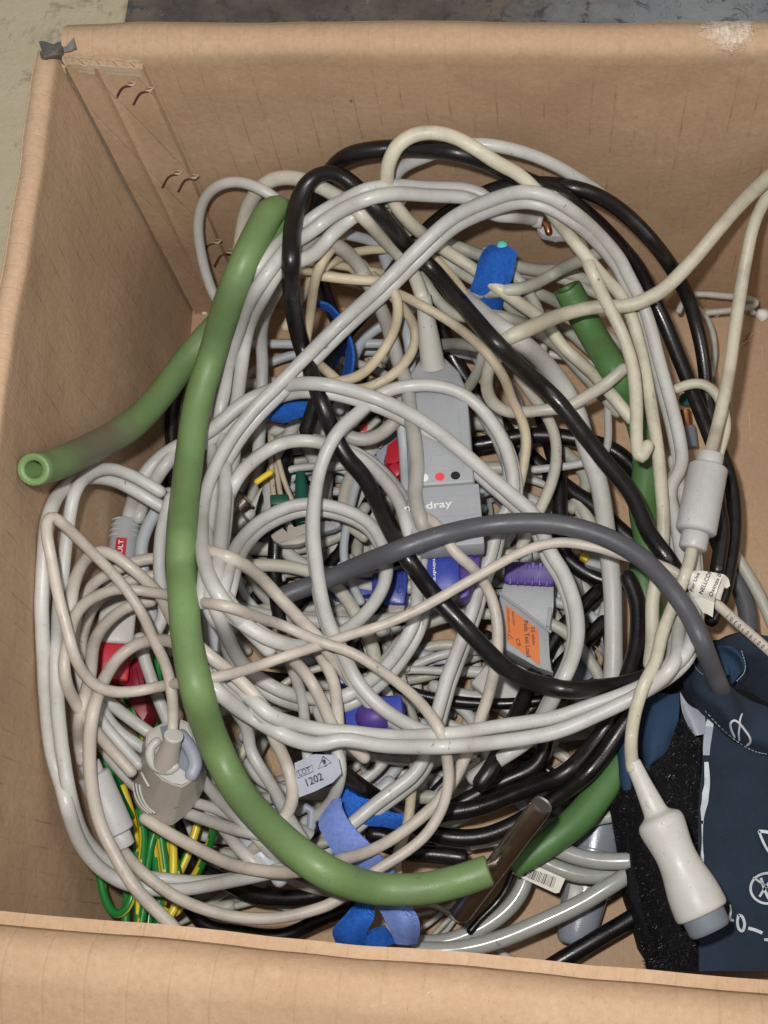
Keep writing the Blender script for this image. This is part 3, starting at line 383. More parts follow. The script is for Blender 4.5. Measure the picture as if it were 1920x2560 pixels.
  '-1672,2020,1022 -1692,1965,1001 -1712,1913,970 -1728,1860,935 -1737,1804,904 -1741,1747,877 -1740,1691,849 -1734,1635,818 -1726,1580,789 -1732,1523,765 -1755,1469,748 -1783,1415,736 -1792,1397,733'),
 ('cable', 'blueish', 3.08, 0, 'bluish white cable between the stickered connector and the green hose', '',
  '-1776,2153,729 -1807,2095,731 -1836,2035,734 -1858,1972,739 -1872,1906,743 -1874,1840,741 -1865,1776,729 -1854,1715,712 -1842,1653,695 -1826,1591,682 -1806,1529,673 -1783,1467,668'),
 ('cable', 'white', 3.18, 0, 'white lead hanging from the connector boot, paired with the twin cable', '',
  '-1919,2032,700 -1905,2072,714 -1882,2102,752 -1850,2125,806 -1815,2144,864 -1785,2171,900 -1758,2200,924 -1733,2234,932 -1714,2276,920 -1698,2323,894 -1682,2371,869 -1663,2416,852 -1653,2438,845'),
 ('cable', 'white', 2.89, 0, 'white lead slanting behind the finger clip beside the red housing', '',
  '-1828,1417,769 -1819,1376,760 -1808,1337,747 -1797,1299,731 -1784,1262,715 -1771,1224,700 -1756,1186,688 -1740,1147,678 -1722,1109,671 -1703,1071,666 -1683,1033,663 -1672,1014,662'),
 ('cable', 'white', 4.71, 0, 'thick white cable following the long black one down the right of centre', '',
  '-415,3172,965 -362,3100,1005 -309,3016,1069 -257,2934,1132 -205,2863,1180 -152,2794,1232 -101,2744,1252 -51,2733,1195 -2,2752,1075 45,2767,950 89,2762,850 130,2740,775 169,2705,721 203,2660,682 230,2606,655 249,2544,636 265,2480,622 284,2415,612 306,2350,604 327,2285,599 342,2218,594 353,2150,590 360,2082,586 367,2014,583 373,1946,579 380,1880,575 387,1813,570 392,1747,565 395,1682,558 396,1617,550 396,1553,542 396,1489,533 395,1426,523 394,1362,513 390,1300,503 384,1237,495 375,1174,488 367,1112,484 359,1049,481 356,1028,480'),
 ('cable', 'cream2', 3.04, 0, 'grey beige lead in a small bight right of the sensor block', '',
  '-143,2829,1139 -161,2740,1180 -181,2675,1178 -202,2641,1112 -217,2623,1008 -213,2600,910 -181,2577,837 -127,2566,787 -63,2572,756 3,2585,742 70,2594,739 137,2598,746 199,2611,761 257,2637,783 313,2660,815 366,2683,852 416,2718,877 449,2747,886'),
 ('cable', 'cream2', 2.95, 0, 'pale lead bowed to the right of the sensor block under the long black cable', '',
  '-70,2878,538 -30,2815,539 9,2753,541 49,2691,543 85,2626,546 110,2557,548 123,2485,551 123,2412,552 115,2340,553 97,2271,552 72,2205,551 44,2142,550 14,2079,549 -16,2017,548 -45,1955,547 -55,1935,547'),
 ('cable', 'grey', 3.66, 0, 'greyish cable curving over the front of the grey sensor block', '',
  '-1191,2984,1442 -1143,3022,1439 -1097,3070,1419 -1056,3132,1377 -1010,3182,1340 -955,3196,1315 -908,3198,1264 -872,3201,1180 -841,3185,1111 -812,3147,1068 -783,3101,1034 -759,3059,991 -739,3026,928 -721,2991,863 -705,2943,819 -686,2881,802 -663,2809,806 -635,2733,822 -614,2655,841 -603,2577,857 -592,2500,872 -577,2424,887 -564,2350,902 -553,2276,915 -547,2203,927 -548,2132,938 -549,2061,952 -536,1990,971 -516,1925,979 -499,1875,944 -486,1837,870 -471,1796,804 -465,1780,787'),
 ('cable', 'blueish', 3.0, 0, 'pale bluish cable beside the moulded neck of the sensor block', '',
  '-752,3374,924 -725,3284,953 -701,3200,972 -681,3142,947 -667,3110,877 -655,3080,797 -642,3041,733 -630,2989,691 -623,2924,671 -627,2848,672 -640,2765,696 -651,2675,736 -654,2590,765 -648,2522,758 -641,2464,726 -635,2403,701 -629,2332,700 -620,2252,724 -610,2168,762 -602,2091,784 -597,2026,777'),
 ('cable', 'blueish', 3.34, 0, 'bluish cable in a hidden quarter turn behind the thin blue strap edge', '',
  '-572,3348,499 -637,3323,470 -703,3299,440 -768,3270,417 -832,3236,404 -890,3191,400 -932,3130,400 -960,3059,394 -980,2988,382 -997,2917,370 -1014,2843,362 -1030,2768,358'),
 ('cable', 'blueish', 2.76, 0, 'bluish grey lead running behind the two black loops at the back', '',
  '-1081,3206,1296 -1031,3253,1275 -979,3297,1235 -923,3326,1187 -868,3352,1123 -815,3379,1048 -759,3385,992 -707,3354,969 -658,3298,970 -608,3239,977 -560,3191,966 -544,3177,959'),
 ('cable', 'white', 3.09, 0, 'white lead arching against the back wall behind the highest cream lead', '',
  '-688,3361,1357 -680,3418,1380 -662,3459,1422 -626,3482,1478 -574,3488,1531 -515,3486,1574 -455,3486,1611 -396,3488,1640 -336,3487,1664 -276,3487,1675 -217,3487,1675 -158,3485,1666 -99,3484,1648 -41,3484,1622 16,3486,1587 72,3486,1547 128,3487,1499 182,3486,1448 238,3483,1397 292,3479,1344 344,3466,1294 393,3447,1248 444,3425,1207 495,3399,1171 542,3365,1144 587,3324,1123'),
 ('cable', 'grey', 3.57, 0, 'grey cable in a shallow turn above the red clip', '',
  '-564,2672,708 -608,2609,738 -651,2544,775 -696,2492,780 -747,2459,752 -808,2443,727 -872,2443,724 -930,2458,744 -973,2485,786 -1004,2521,836 -1040,2572,853 -1084,2642,830'),
 ('cable', 'black', 4.12, 0, 'long glossy black cable kinked at the back, both limbs running down over the pile', '',
  '660,1318,860 617,1273,861 568,1235,864 514,1208,869 456,1186,877 397,1169,890 337,1156,911 276,1143,949 216,1126,1002 157,1117,1044 100,1126,1043 44,1148,1004 -12,1175,953 -66,1208,910 -117,1247,879 -163,1292,857 -207,1339,841 -250,1387,831 -292,1434,826 -334,1479,828 -377,1522,838 -420,1564,850 -460,1607,867 -496,1648,897 -530,1687,940 -563,1729,972 -598,1782,974 -634,1847,945 -671,1920,897 -706,1994,855 -739,2064,827 -771,2131,811 -805,2193,805 -846,2247,805 -891,2296,811 -928,2345,827 -956,2395,855 -977,2440,898 -996,2487,940 -1017,2541,963 -1042,2606,965 -1070,2679,952 -1098,2751,942 -1121,2813,954 -1135,2859,997 -1140,2892,1067 -1136,2910,1163 -1122,2911,1287 -1101,2903,1424 -1083,2907,1533 -1075,2943,1587 -1077,3008,1590 -1084,3093,1563 -1087,3181,1532 -1081,3256,1522 -1063,3318,1528 -1033,3367,1544 -986,3396,1566 -929,3400,1583 -873,3384,1580 -826,3356,1561 -783,3318,1545 -741,3275,1532 -704,3246,1495 -673,3241,1419 -644,3245,1325 -613,3244,1236 -574,3237,1166 -529,3219,1116 -484,3184,1089 -440,3130,1087 -396,3059,1113 -350,2979,1158 -306,2899,1204 -263,2825,1243 -220,2753,1280 -178,2692,1301 -136,2656,1276 -94,2646,1200 -50,2646,1105 -3,2637,1027 45,2616,975 92,2584,942 136,2542,923 176,2492,913 214,2439,907 252,2386,904 291,2332,904 329,2278,904 368,2225,905 408,2173,908 447,2120,911 478,2063,915 502,2001,920 523,1937,928 546,1875,939 577,1818,951 613,1767,952 647,1721,932 679,1672,910'),
 ('cable', 'black', 3.85, 0, 'black cable forming the high arch at the back and the inner right arch', '',
  '-1048,3219,1260 -1050,3299,1248 -1046,3366,1256 -1032,3416,1292 -1008,3449,1349 -976,3470,1419 -934,3478,1498 -883,3484,1562 -824,3483,1609 -762,3481,1635 -700,3481,1649 -640,3483,1653 -579,3477,1662 -517,3464,1676 -455,3447,1693 -395,3430,1707 -336,3416,1712 -279,3411,1693 -224,3417,1652 -170,3425,1602 -116,3429,1554 -61,3427,1514 -4,3417,1488 53,3395,1480 108,3365,1479 162,3346,1455 215,3346,1393 268,3354,1312 319,3356,1235 369,3347,1167 417,3329,1109 463,3307,1054 509,3284,995 548,3254,939 580,3213,893 609,3166,855 639,3114,824 668,3059,800 694,3000,780 719,2939,764 742,2876,751 766,2813,741 789,2748,732 812,2684,724 835,2619,718 858,2555,711 880,2490,706 901,2426,700 916,2360,695 921,2292,689 917,2224,684 913,2156,680 918,2089,676 928,2023,672 928,1957,670 918,1890,668 905,1824,667 896,1780,666'),
 ('cable', 'black', 3.76, 0, 'outermost black cable sweeping down the right side of the pile past the ferrite sleeve', '',
  '-1109,2459,795 -1086,2511,829 -1062,2561,869 -1041,2617,894 -1027,2691,881 -1017,2782,833 -1001,2873,783 -976,2952,755 -941,3014,754 -897,3058,781 -849,3089,833 -802,3112,900 -758,3140,957 -718,3181,994 -681,3233,1010 -645,3295,1009 -607,3356,1008 -564,3404,1023 -517,3439,1055 -465,3461,1098 -409,3474,1147 -350,3479,1199 -291,3481,1249 -231,3481,1297 -171,3481,1335 -109,3482,1361 -46,3478,1378 16,3470,1393 79,3455,1411 140,3434,1431 201,3415,1439 261,3407,1421 320,3404,1384 377,3397,1339 430,3382,1296 480,3359,1257 528,3329,1223 573,3296,1189 618,3269,1140 662,3252,1070 705,3234,995 745,3207,929 779,3172,871 808,3130,822 830,3080,779 849,3026,743 865,2968,713 877,2907,687 885,2844,665 890,2778,646 896,2712,629 905,2645,615 917,2579,603 932,2512,592 951,2447,583 972,2383,576 992,2317,570 1004,2250,565 1011,2181,561 1012,2111,559 1009,2042,557 1000,1973,556 988,1905,556 973,1837,556 958,1770,557 941,1704,557 916,1641,557 885,1582,557 874,1562,557'),
 ('cable', 'black', 3.57, 0, 'black cable diving straight down behind the thin blue strap edge', '',
  '-1088,3392,1125 -1067,3309,1139 -1057,3259,1100 -1062,3254,983 -1069,3262,842 -1070,3258,716 -1062,3243,609 -1047,3217,519 -1027,3185,442 -1000,3146,379 -967,3099,334 -939,3042,303 -933,2975,281 -940,2902,267 -945,2827,258 -949,2775,255'),
 ('cable', 'black', 4.43, 0, 'black cable crossing low behind the thin beige lead right of the sensor block', '',
  '-485,2565,290 -415,2575,292 -344,2584,294 -273,2592,299 -203,2604,304 -134,2618,312 -64,2629,320 7,2631,328 78,2628,334 149,2620,335 219,2609,334 288,2594,332 356,2574,331 421,2546,329 479,2505,327 528,2453,326 571,2395,324 607,2333,322 630,2265,320 635,2193,318 634,2120,316 646,2050,315 669,1983,315 678,1961,315'),
 ('cable', 'black', 4.73, 0, 'black cable slanting low from the sensor block neck towards the purple ribbed plug', '',
  '-551,3424,445 -526,3336,463 -505,3268,445 -486,3214,401 -467,3159,357 -439,3103,323 -403,3046,297 -363,2988,276 -322,2930,260 -276,2874,248 -228,2819,238 -181,2762,230 -138,2702,223 -92,2644,217 -43,2589,211 9,2537,206 62,2487,201 116,2438,198 172,2392,197 230,2346,199 288,2303,202 344,2257,204 396,2207,206 446,2155,208 498,2106,209 553,2061,209 590,2032,209'),
 ('cable', 'black', 4.2, 0, 'black lead bent round the yellow tabbed clip below the grey hose', '',
  '54,2772,252 73,2696,253 91,2620,258 111,2543,265 130,2467,273 144,2392,278 146,2319,278 145,2246,275 147,2174,271 150,2103,267 156,2032,263 181,1970,259 230,1924,257 287,1887,254 348,1857,252 413,1840,251 481,1833,251'),
 ('cable', 'black', 4.1, 0, 'black cable standing upright left of the cuff and turning into the lower black bundle', '',
  '466,1751,623 490,1690,623 506,1626,623 510,1560,624 507,1494,625 500,1429,627 486,1365,631 465,1302,637 444,1239,647 427,1177,652 406,1120,639 376,1070,617 341,1021,603 302,972,599 261,924,604 219,877,615 175,833,624 125,800,614 69,780,590 11,763,566 -47,744,547 -105,723,531 -163,702,518 -221,683,508 -281,667,501 -342,657,496 -403,650,494 -460,632,491 -517,622,488 -575,636,491 -630,660,508 -682,687,538 -730,715,580 -775,742,636 -816,767,706 -857,789,781 -901,810,843 -948,834,877 -1002,865,870 -1021,876,862'),
 ('cable', 'black', 3.91, 0, 'lower black cable of the bundle curving from the cuff edge past the steel tube', '',
  '483,1113,654 446,1060,661 410,1009,658 375,959,649 339,910,644 301,862,644 260,816,640 215,778,618 167,745,585 117,714,557 66,682,536 14,651,519 -39,621,506 -93,593,495 -150,569,486 -208,550,479 -269,540,475 -331,538,472 -393,543,471 -454,556,463 -514,580,439 -569,616,415 -621,655,404 -674,692,399 -691,705,398'),
 ('cable', 'black', 3.86, 0, 'short black cable segment ending bluntly above the steel tube', '',
  '-227,748,805 -193,795,809 -164,848,792 -140,910,736 -117,980,650 -94,1051,565 -70,1122,493 -44,1192,434 -18,1261,391 10,1325,370 39,1387,362 70,1447,359 104,1506,357 143,1561,356 188,1612,355 236,1661,355 284,1710,355 333,1759,354'),
 ('cable', 'black', 3.89, 0, 'black cable in the bundle running up behind the white sweep', '',
  '-490,630,364 -435,659,365 -380,687,367 -325,716,370 -269,745,373 -213,773,377 -156,800,381 -98,825,384 -39,849,386 13,881,387 48,931,388 64,992,387 71,1056,386 75,1121,383 80,1186,379 88,1252,375 105,1316,371 138,1374,366 183,1423,362 232,1469,358 280,1518,355 327,1567,354 358,1601,353'),
 ('cable', 'black', 3.92, 0, 'short black cable with a rounded cut end beside the green hose end', '',
  '-330,453,431 -371,458,431 -412,463,430 -454,466,430 -495,469,430 -536,471,429 -576,476,429 -611,491,429 -642,516,428 -673,541,428 -708,556,428 -747,559,428'),
 ('cable', 'black', 3.78, 0, 'black cable low at the bottom left, crossing behind the earth wires', '',
  '-1798,802,285 -1770,742,286 -1742,682,288 -1715,622,292 -1687,563,297 -1658,504,303 -1625,449,309 -1577,408,316 -1517,382,323 -1456,356,330 -1396,328,337 -1337,302,344 -1275,285,350 -1212,278,355 -1149,276,359 -1086,278,363 -1025,285,366 -965,298,368 -905,313,370 -846,330,371 -807,341,371'),
 ('cable', 'black', 3.39, 0, 'black cable along the foot of the front wall by the blue hook strap', '',
  '-1664,317,252 -1634,262,252 -1598,211,253 -1552,169,253 -1495,145,254 -1433,134,254 -1371,125,255 -1309,115,256 -1247,108,257 -1186,110,258 -1127,125,259 -1072,149,260 -1017,173,261 -960,196,262 -903,218,263 -845,236,263 -785,251,263'),
 ('hose', 'black', 4.14, 0, 'black hose slipping under the fuzzy edge of the cuff at the bottom right', '',
  '34,-62,256 85,-29,257 138,3,258 192,33,258 246,63,255 301,94,251 356,124,245 412,154,241 466,185,237 519,220,235 571,257,234'),
 ('cable', 'black', 3.76, 0, 'pair of black leads standing under the small inner ring', '',
  '-1374,2484,267 -1382,2404,285 -1388,2321,311 -1397,2245,323 -1413,2182,302 -1436,2123,272 -1458,2062,247 -1470,1997,229 -1469,1929,216 -1457,1860,208 -1444,1791,203 -1430,1721,200 -1426,1698,200'),
 ('cable', 'black', 3.91, 0, 'black lead beneath the grey metal clamp', '',
  '-1307,2559,313 -1310,2481,319 -1312,2403,325 -1315,2325,332 -1316,2245,348 -1313,2161,378 -1310,2082,395 -1310,2014,383 -1314,1950,359 -1318,1883,343 -1310,1813,339 -1294,1741,348 -1277,1668,361 -1261,1597,367'),
 ('cable', 'black', 1.86, 0, 'thin black wire beside the steel tube at the bottom', '',
  '-96,383,361 -110,345,361 -126,308,361 -148,275,362 -174,244,362 -203,216,362 -232,189,363 -260,160,363 -285,129,363'),
 ('cable', 'black', 3.76, 0, 'black lead crossing diagonally under the fourth white ring', '',
  '-840,2382,184 -871,2314,186 -902,2246,188 -932,2177,191 -962,2109,197 -994,2043,204 -1029,1978,214 -1065,1915,227 -1102,1852,244 -1138,1788,268 -1172,1723,299 -1204,1658,334 -1215,1637,346'),
 ('cable', 'tan', 2.44, 0, 'thin tan lead slanting from the middle of the back and down beside the sensor block', '',
  '-1002,3321,1004 -939,3262,1034 -876,3195,1077 -817,3140,1101 -764,3110,1083 -709,3093,1054 -648,3069,1053 -585,3020,1086 -526,2973,1109 -470,2944,1100 -415,2916,1084 -361,2872,1092 -308,2807,1133 -257,2733,1186 -212,2670,1214 -174,2631,1185 -142,2617,1097 -118,2606,989 -99,2582,899 -72,2550,832 -46,2507,781 -31,2457,740 -30,2400,707 -38,2341,680 -50,2280,659 -65,2217,642 -80,2153,631 -94,2088,624 -108,2022,620'),
 ('cable', 'tan', 2.34, 0, 'thin tan lead following the right side of the black cable near the blue wrap', '',
  '-637,3494,951 -585,3426,970 -534,3361,987 -484,3305,991 -435,3245,1000 -388,3173,1026 -345,3092,1062 -309,3012,1091 -277,2929,1124 -247,2839,1169 -218,2762,1193 -191,2705,1180 -165,2657,1149'),
 ('cable', 'tan', 2.53, 0, 'thin tan lead in the outer of two small bights left of the block neck', '',
  '-1184,3169,1105 -1112,3139,1139 -1040,3106,1176 -975,3092,1183 -914,3093,1165 -852,3093,1153 -789,3094,1144 -729,3097,1127 -681,3072,1111 -657,3024,1082 -655,2982,1029 -672,2946,964 -700,2906,911 -734,2859,879 -772,2805,870 -813,2745,884 -859,2690,917 -915,2657,943 -979,2648,937 -1048,2649,905 -1116,2649,875'),
 ('cable', 'tan', 2.57, 0, 'thin tan lead in the inner of two small bights left of the block neck', '',
  '-854,3292,969 -802,3218,1000 -748,3140,1040 -699,3078,1054 -657,3044,1017 -621,3023,953 -593,2990,895 -583,2939,858 -596,2875,845 -626,2810,848 -668,2756,848 -720,2718,837 -778,2687,833 -836,2655,854 -891,2640,894 -942,2660,927 -995,2710,921 -1055,2779,876 -1120,2852,824 -1182,2915,790'),
 ('cable', 'tan', 2.34, 0, 'thin tan lead rising steeply behind the black loop', '',
  '-1150,2740,818 -1141,2806,831 -1133,2871,845 -1123,2933,867 -1109,2984,910 -1090,3017,984 -1067,3034,1084 -1041,3046,1190 -1012,3065,1276 -981,3102,1320 -952,3178,1289 -929,3281,1213 -904,3382,1145'),
 ('cable', 'tan', 2.27, 0, 'thin tan lead curving to the right from behind the black loop', '',
  '-1226,2969,901 -1194,3020,928 -1156,3057,978 -1114,3078,1057 -1069,3092,1143 -1021,3119,1186 -975,3171,1170 -930,3237,1117 -880,3294,1067 -821,3326,1037 -759,3341,1019 -696,3359,994 -635,3386,954 -572,3413,917 -551,3420,906'),
 ('cable', 'tan', 2.12, 0, 'upper thin tan lead of two running level behind the black loop', '',
  '-1222,3027,1446 -1160,3026,1444 -1103,3036,1421 -1055,3076,1349 -1014,3139,1234 -967,3187,1136 -910,3207,1082 -850,3215,1046 -789,3224,1008 -728,3235,966 -665,3242,932'),
 ('cable', 'tan', 2.13, 0, 'lower thin tan lead of two running level behind the black loop', '',
  '-1221,3005,1437 -1160,2998,1432 -1107,3014,1388 -1064,3062,1289 -1023,3119,1172 -975,3160,1077 -920,3177,1015 -859,3173,984 -798,3161,959 -739,3161,915 -679,3162,868 -659,3161,854'),
 ('cable', 'pink', 2.72, 0, 'beige lead in a flat arch just below the red sticker', '',
  '-1757,1787,833 -1815,1778,844 -1868,1757,860 -1915,1726,882 -1958,1689,907 -1996,1647,937 -2023,1594,968 -2035,1532,1001 -2037,1466,1031 -2035,1401,1052 -2033,1340,1057 -2035,1284,1042 -2036,1230,1015 -2031,1177,987 -2018,1124,967 -1995,1069,959 -1966,1016,956'),
 ('cable', 'pink', 2.74, 0, 'beige lead half hidden in the second flat arch below the red sticker', '',
  '-1755,1716,794 -1813,1704,804 -1867,1686,819 -1916,1658,839 -1957,1619,863 -1991,1573,893 -2011,1516,926 -2015,1450,963 -2012,1383,1002 -2002,1316,1033 -1991,1256,1035 -1987,1206,1000 -1982,1159,950 -1971,1111,910'),
 ('cable', 'pink', 2.73, 0, 'beige lead looping left of the grey connector body into the ferrite sleeve', '',
  '-1759,1561,886 -1815,1548,894 -1864,1522,909 -1902,1481,934 -1929,1430,967 -1943,1371,1007 -1941,1306,1050 -1927,1238,1090 -1912,1171,1128 -1902,1106,1170 -1897,1044,1205 -1906,990,1202 -1927,945,1147 -1952,904,1055 -1951,854,1018 -1937,815,1026'),
 ('cable', 'white', 2.73, 0, 'first white lead of the fan behind the lower ferrite sleeve', '',
  '-1988,1244,1097 -1979,1208,1086 -1970,1172,1073 -1960,1137,1059 -1948,1103,1042 -1936,1071,1022 -1922,1040,1000 -1907,1010,976 -1889,982,954 -1868,955,933 -1844,928,916 -1819,901,902 -1793,873,892 -1766,845,885 -1738,816,880'),
 ('cable', 'white', 2.76, 0, 'second white lead of the fan behind the lower ferrite sleeve', '',
  '-1965,1156,1007 -1949,1125,989 -1934,1095,969 -1919,1065,944 -1903,1036,919 -1886,1008,894 -1865,981,872 -1840,957,854 -1810,936,839 -1778,917,829 -1744,898,822 -1709,879,817'),
 ('cable', 'white', 2.8, 0, 'third white lead of the fan, highest by the finger clip', '',
  '-1942,1148,944 -1922,1121,921 -1900,1097,895 -1876,1074,869 -1851,1054,843 -1823,1034,821 -1794,1013,802 -1763,992,786 -1732,971,774 -1699,949,766 -1665,926,761 -1648,915,759'),
 ('cable', 'white', 2.63, 0, 'fourth white lead of the fan, lowest towards the finger clip', '',
  '-2017,1007,700 -1989,954,684 -1958,903,670 -1921,856,657 -1879,812,648 -1834,769,642 -1784,731,640 -1728,697,645 -1668,669,657 -1603,644,680 -1535,619,718 -1463,594,772 -1388,568,843 -1310,541,932 -1234,519,1021 -1166,503,1073 -1107,489,1091 -1050,472,1107 -993,446,1139 -940,414,1168 -893,384,1173 -848,356,1159 -819,337,1147'),
 ('cable', 'white', 2.43, 0, 'white lead emerging right of the finger clip and passing under the hose', '',
  '-1774,743,578 -1708,725,595 -1639,706,627 -1564,684,679 -1490,662,739 -1420,639,786 -1353,612,831 -1282,580,900 -1211,545,986 -1147,511,1049 -1093,480,1069 -1043,450,1078 -989,418,1107 -936,386,1139 -889,357,1139 -860,339,1124'),
 ('cable', 'white', 2.63, 0, 'white lead from behind the clip slanting along the green hose', '',
  '-1625,913,626 -1579,861,638 -1531,808,663 -1478,753,706 -1419,699,771 -1353,646,856 -1284,596,954 -1221,548,1032 -1174,506,1054 -1138,467,1024 -1109,431,962 -1080,395,894'),
 ('cable', 'pink', 2.76, 0, 'beige lead descending through the small gap left of the blue clip', '',
  '-1167,1338,1154 -1125,1303,1134 -1091,1278,1071 -1061,1257,985 -1030,1228,917 -998,1186,880 -966,1134,872 -934,1076,890 -903,1015,917 -871,963,921 -833,926,889 -793,893,843 -752,857,810'),
 ('cable', 'pink', 2.72, 0, 'second beige lead descending beside the blue clip, bent like a bow', '',
  '-1064,1462,777 -1026,1403,792 -986,1341,817 -947,1282,842 -914,1224,851 -893,1164,856 -880,1100,868 -869,1036,886 -862,975,889 -860,919,860 -860,866,816 -859,848,802'),
 ('cable', 'white', 2.49, 0, 'white lead descending left of the pair above the bottom sweep', '',
  '-1202,1449,596 -1183,1407,603 -1163,1363,615 -1143,1319,632 -1121,1274,657 -1098,1228,686 -1076,1182,716 -1059,1137,742 -1047,1092,762 -1037,1048,783 -1027,1002,811 -1015,956,847 -1003,911,881 -992,868,909 -987,846,920'),
 ('cable', 'tan', 2.42, 0, 'short beige lead upright below the blue strap piece', '',
  '-551,933,488 -555,871,493 -559,808,501 -563,746,515 -566,684,530 -571,624,537 -583,566,532 -601,512,522 -620,457,515 -621,401,511 -614,363,509'),
 ('cable', 'white', 2.77, 0, 'white lead emerging below the green hose at lower left', '',
  '-1445,641,742 -1414,607,757 -1381,573,782 -1345,538,822 -1306,502,874 -1269,467,922 -1234,437,952 -1202,411,959 -1172,387,951 -1143,364,940 -1128,352,935'),
 ('cable', 'blueish', 3.47, 0, 'thick bluish lead emerging below the green hose at lower left', '',
  '-1389,638,725 -1357,606,741 -1321,573,772 -1282,538,822 -1242,503,878 -1205,470,923 -1172,441,943 -1144,414,941 -1119,387,930 -1097,357,918 -1076,327,907'),
 ('tube', 'glossy', 4.05, 0, 'glossy grey tube sweeping in a long rise from the front wall to the cuff', '',
  '-549,48,398 -488,44,398 -427,43,398 -367,46,398 -307,53,399 -247,64,399 -189,79,400 -131,97,401 -74,118,402 -18,141,403 38,164,404 94,188,406 149,212,408 204,238,411 258,266,413 311,297,416 364,328,418 417,359,415 470,393,406 505,416,401'),
 ('tube', 'glossy', 3.93, 0, 'glossy grey tube bending upright under the barcode tag', '',
  '-613,83,309 -551,77,309 -489,76,309 -427,80,309 -366,92,308 -308,112,308 -251,136,308 -197,166,309 -147,201,309 -101,242,309 -64,290,310 -37,344,310 -20,402,309 -15,422,309'),
 ('tube', 'glossy', 3.91, 0, 'upper glossy tube crossing the grey paddle handle', '',
  '35,536,410 71,516,412 109,497,415 147,480,419 186,466,424 226,454,429 266,445,435 307,438,440 348,435,446 390,434,452 431,435,457 452,436,459'),
 ('tube', 'glossy', 3.95, 0, 'lower glossy tube crossing the grey paddle handle', '',
  '-28,491,366 7,467,366 44,444,365 82,425,364 121,409,362 162,395,361 204,384,359 246,377,357 289,374,355 332,376,353 375,381,351 396,384,350'),
 ('cable', 'white', 3.27, 0, 'white lead crossing above the paddle handle towards the velcro edge', '',
  '214,608,292 256,625,292 299,639,292 344,650,292 389,657,292 434,662,292 457,664,292'),
 ('cable', 'sage', 3.41, 0, 'uppermost sage grey lead of the wrapped bundle at the back', '',
  '-543,3442,980 -480,3441,946 -418,3438,910 -354,3428,883 -290,3408,872 -224,3382,874 -158,3360,871 -93,3356,842 -26,3367,791 43,3385,743 113,3404,712 181,3401,696 247,3384,676 314,3373,641 381,3362,610 426,3350,595'),
 ('cable', 'sage', 3.06, 0, 'second sage grey lead of the wrapped bundle, under the first', '',
  '-556,3403,953 -517,3392,930 -480,3378,906 -443,3361,884 -407,3338,868 -369,3310,861 -330,3280,864 -289,3252,871 -245,3233,874 -201,3224,865 -157,3226,840 -113,3232,805 -68,3238,769 -23,3243,736'),
 ('cable', 'sage', 2.89, 0, 'sage grey lead leaving the blue wrap to the lower right', '',
  '-240,3458,810 -186,3396,829 -133,3333,850 -82,3280,853 -37,3237,830 0,3198,784 30,3164,722 52,3123,662 58,3073,614 53,3013,579 46,2948,556 40,2878,542 38,2854,539'),
 ('cable', 'sage', 3.21, 0, 'grey lead rising from the blue wrap to the back wall', '',
  '-299,3186,850 -230,3172,889 -162,3153,936 -95,3153,950 -31,3191,909 32,3253,851 92,3307,821 151,3322,861 209,3291,970 266,3267,1060 327,3290,1070 390,3337,1042 433,3369,1023'),
 ('cable', 'sage', 2.93, 0, 'pale lead leaving the wrap flatly above the upright green hose', '',
  '-258,3311,856 -191,3322,830 -123,3341,788 -55,3365,739 14,3387,692 85,3398,661 154,3390,649 219,3361,655 282,3323,661 346,3296,652 412,3277,631 478,3258,610 543,3235,596 565,3227,593'),
 ('cable', 'sage', 3.07, 0, 'pale lead bending from under the wrap past the dirty cream one', '',
  '-395,3055,907 -326,3022,949 -257,2978,1009 -190,2944,1055 -126,2945,1030 -66,2978,925 -6,3013,799 54,3028,698 112,3024,621 165,3004,559 214,2971,510 262,2930,474 310,2884,448 357,2834,430 404,2780,420 450,2725,414'),
 ('cable', 'sage', 2.29, 0, 'slim pale lead right of the blue wrap', '',
  '-234,3320,839 -210,3281,830 -186,3245,818 -163,3213,798 -140,3188,764 -114,3173,720 -82,3164,675 -47,3153,639 -20,3130,612 -3,3097,587 11,3062,560 25,3026,534 40,2988,513 54,2945,500 62,2924,494'),
 ('cable', 'sage', 3.19, 0, 'pale lead behind the upright green hose mouth', '',
  '-136,3330,740 -72,3288,759 -7,3265,748 58,3269,688 123,3282,604 185,3283,528 247,3269,468 308,3247,425 370,3218,395 431,3182,377 491,3142,367'),
 ('cable', 'sage', 2.82, 0, 'pale lead crossing low between wrap and green hose', '',
  '-40,3367,413 2,3335,421 43,3301,432 84,3266,446 125,3233,456 166,3206,453 204,3185,434 240,3164,405 275,3142,376 312,3120,351 351,3097,331 390,3072,316 429,3045,305 467,3017,298 505,2987,294'),
 ('cable', 'sage', 2.82, 0, 'grey lead under the long black cable near the back', '',
  '-595,3284,963 -553,3209,985 -514,3149,982 -476,3099,964 -431,3048,958 -377,3001,971 -315,2978,992 -251,2982,1001 -187,2999,973 -125,3036,881 -64,3081,755 0,3117,638 66,3139,546 134,3148,480'),
 ('cable', 'sage', 2.98, 0, 'white lead level with the dotted neck of the block', '',
  '-626,3009,611 -578,3007,622 -530,3002,638 -481,2991,667 -431,2970,717 -379,2929,801 -327,2866,917 -277,2797,1038 -231,2747,1121 -187,2722,1153 -145,2716,1150 -103,2716,1134'),
 ('cable', 'sage', 2.77, 0, 'cream lead curling right of the dotted neck', '',
  '-193,2921,1030 -203,2854,1069 -214,2792,1099 -225,2747,1097 -238,2724,1052 -253,2718,972 -274,2717,884 -300,2713,805 -330,2705,741 -364,2692,693 -397,2673,659 -430,2648,635 -463,2619,621 -479,2604,615'),
 ('wire', 'sage', 1.79, 0, 'very thin grey wire looping along the foot of the back wall at right', '',
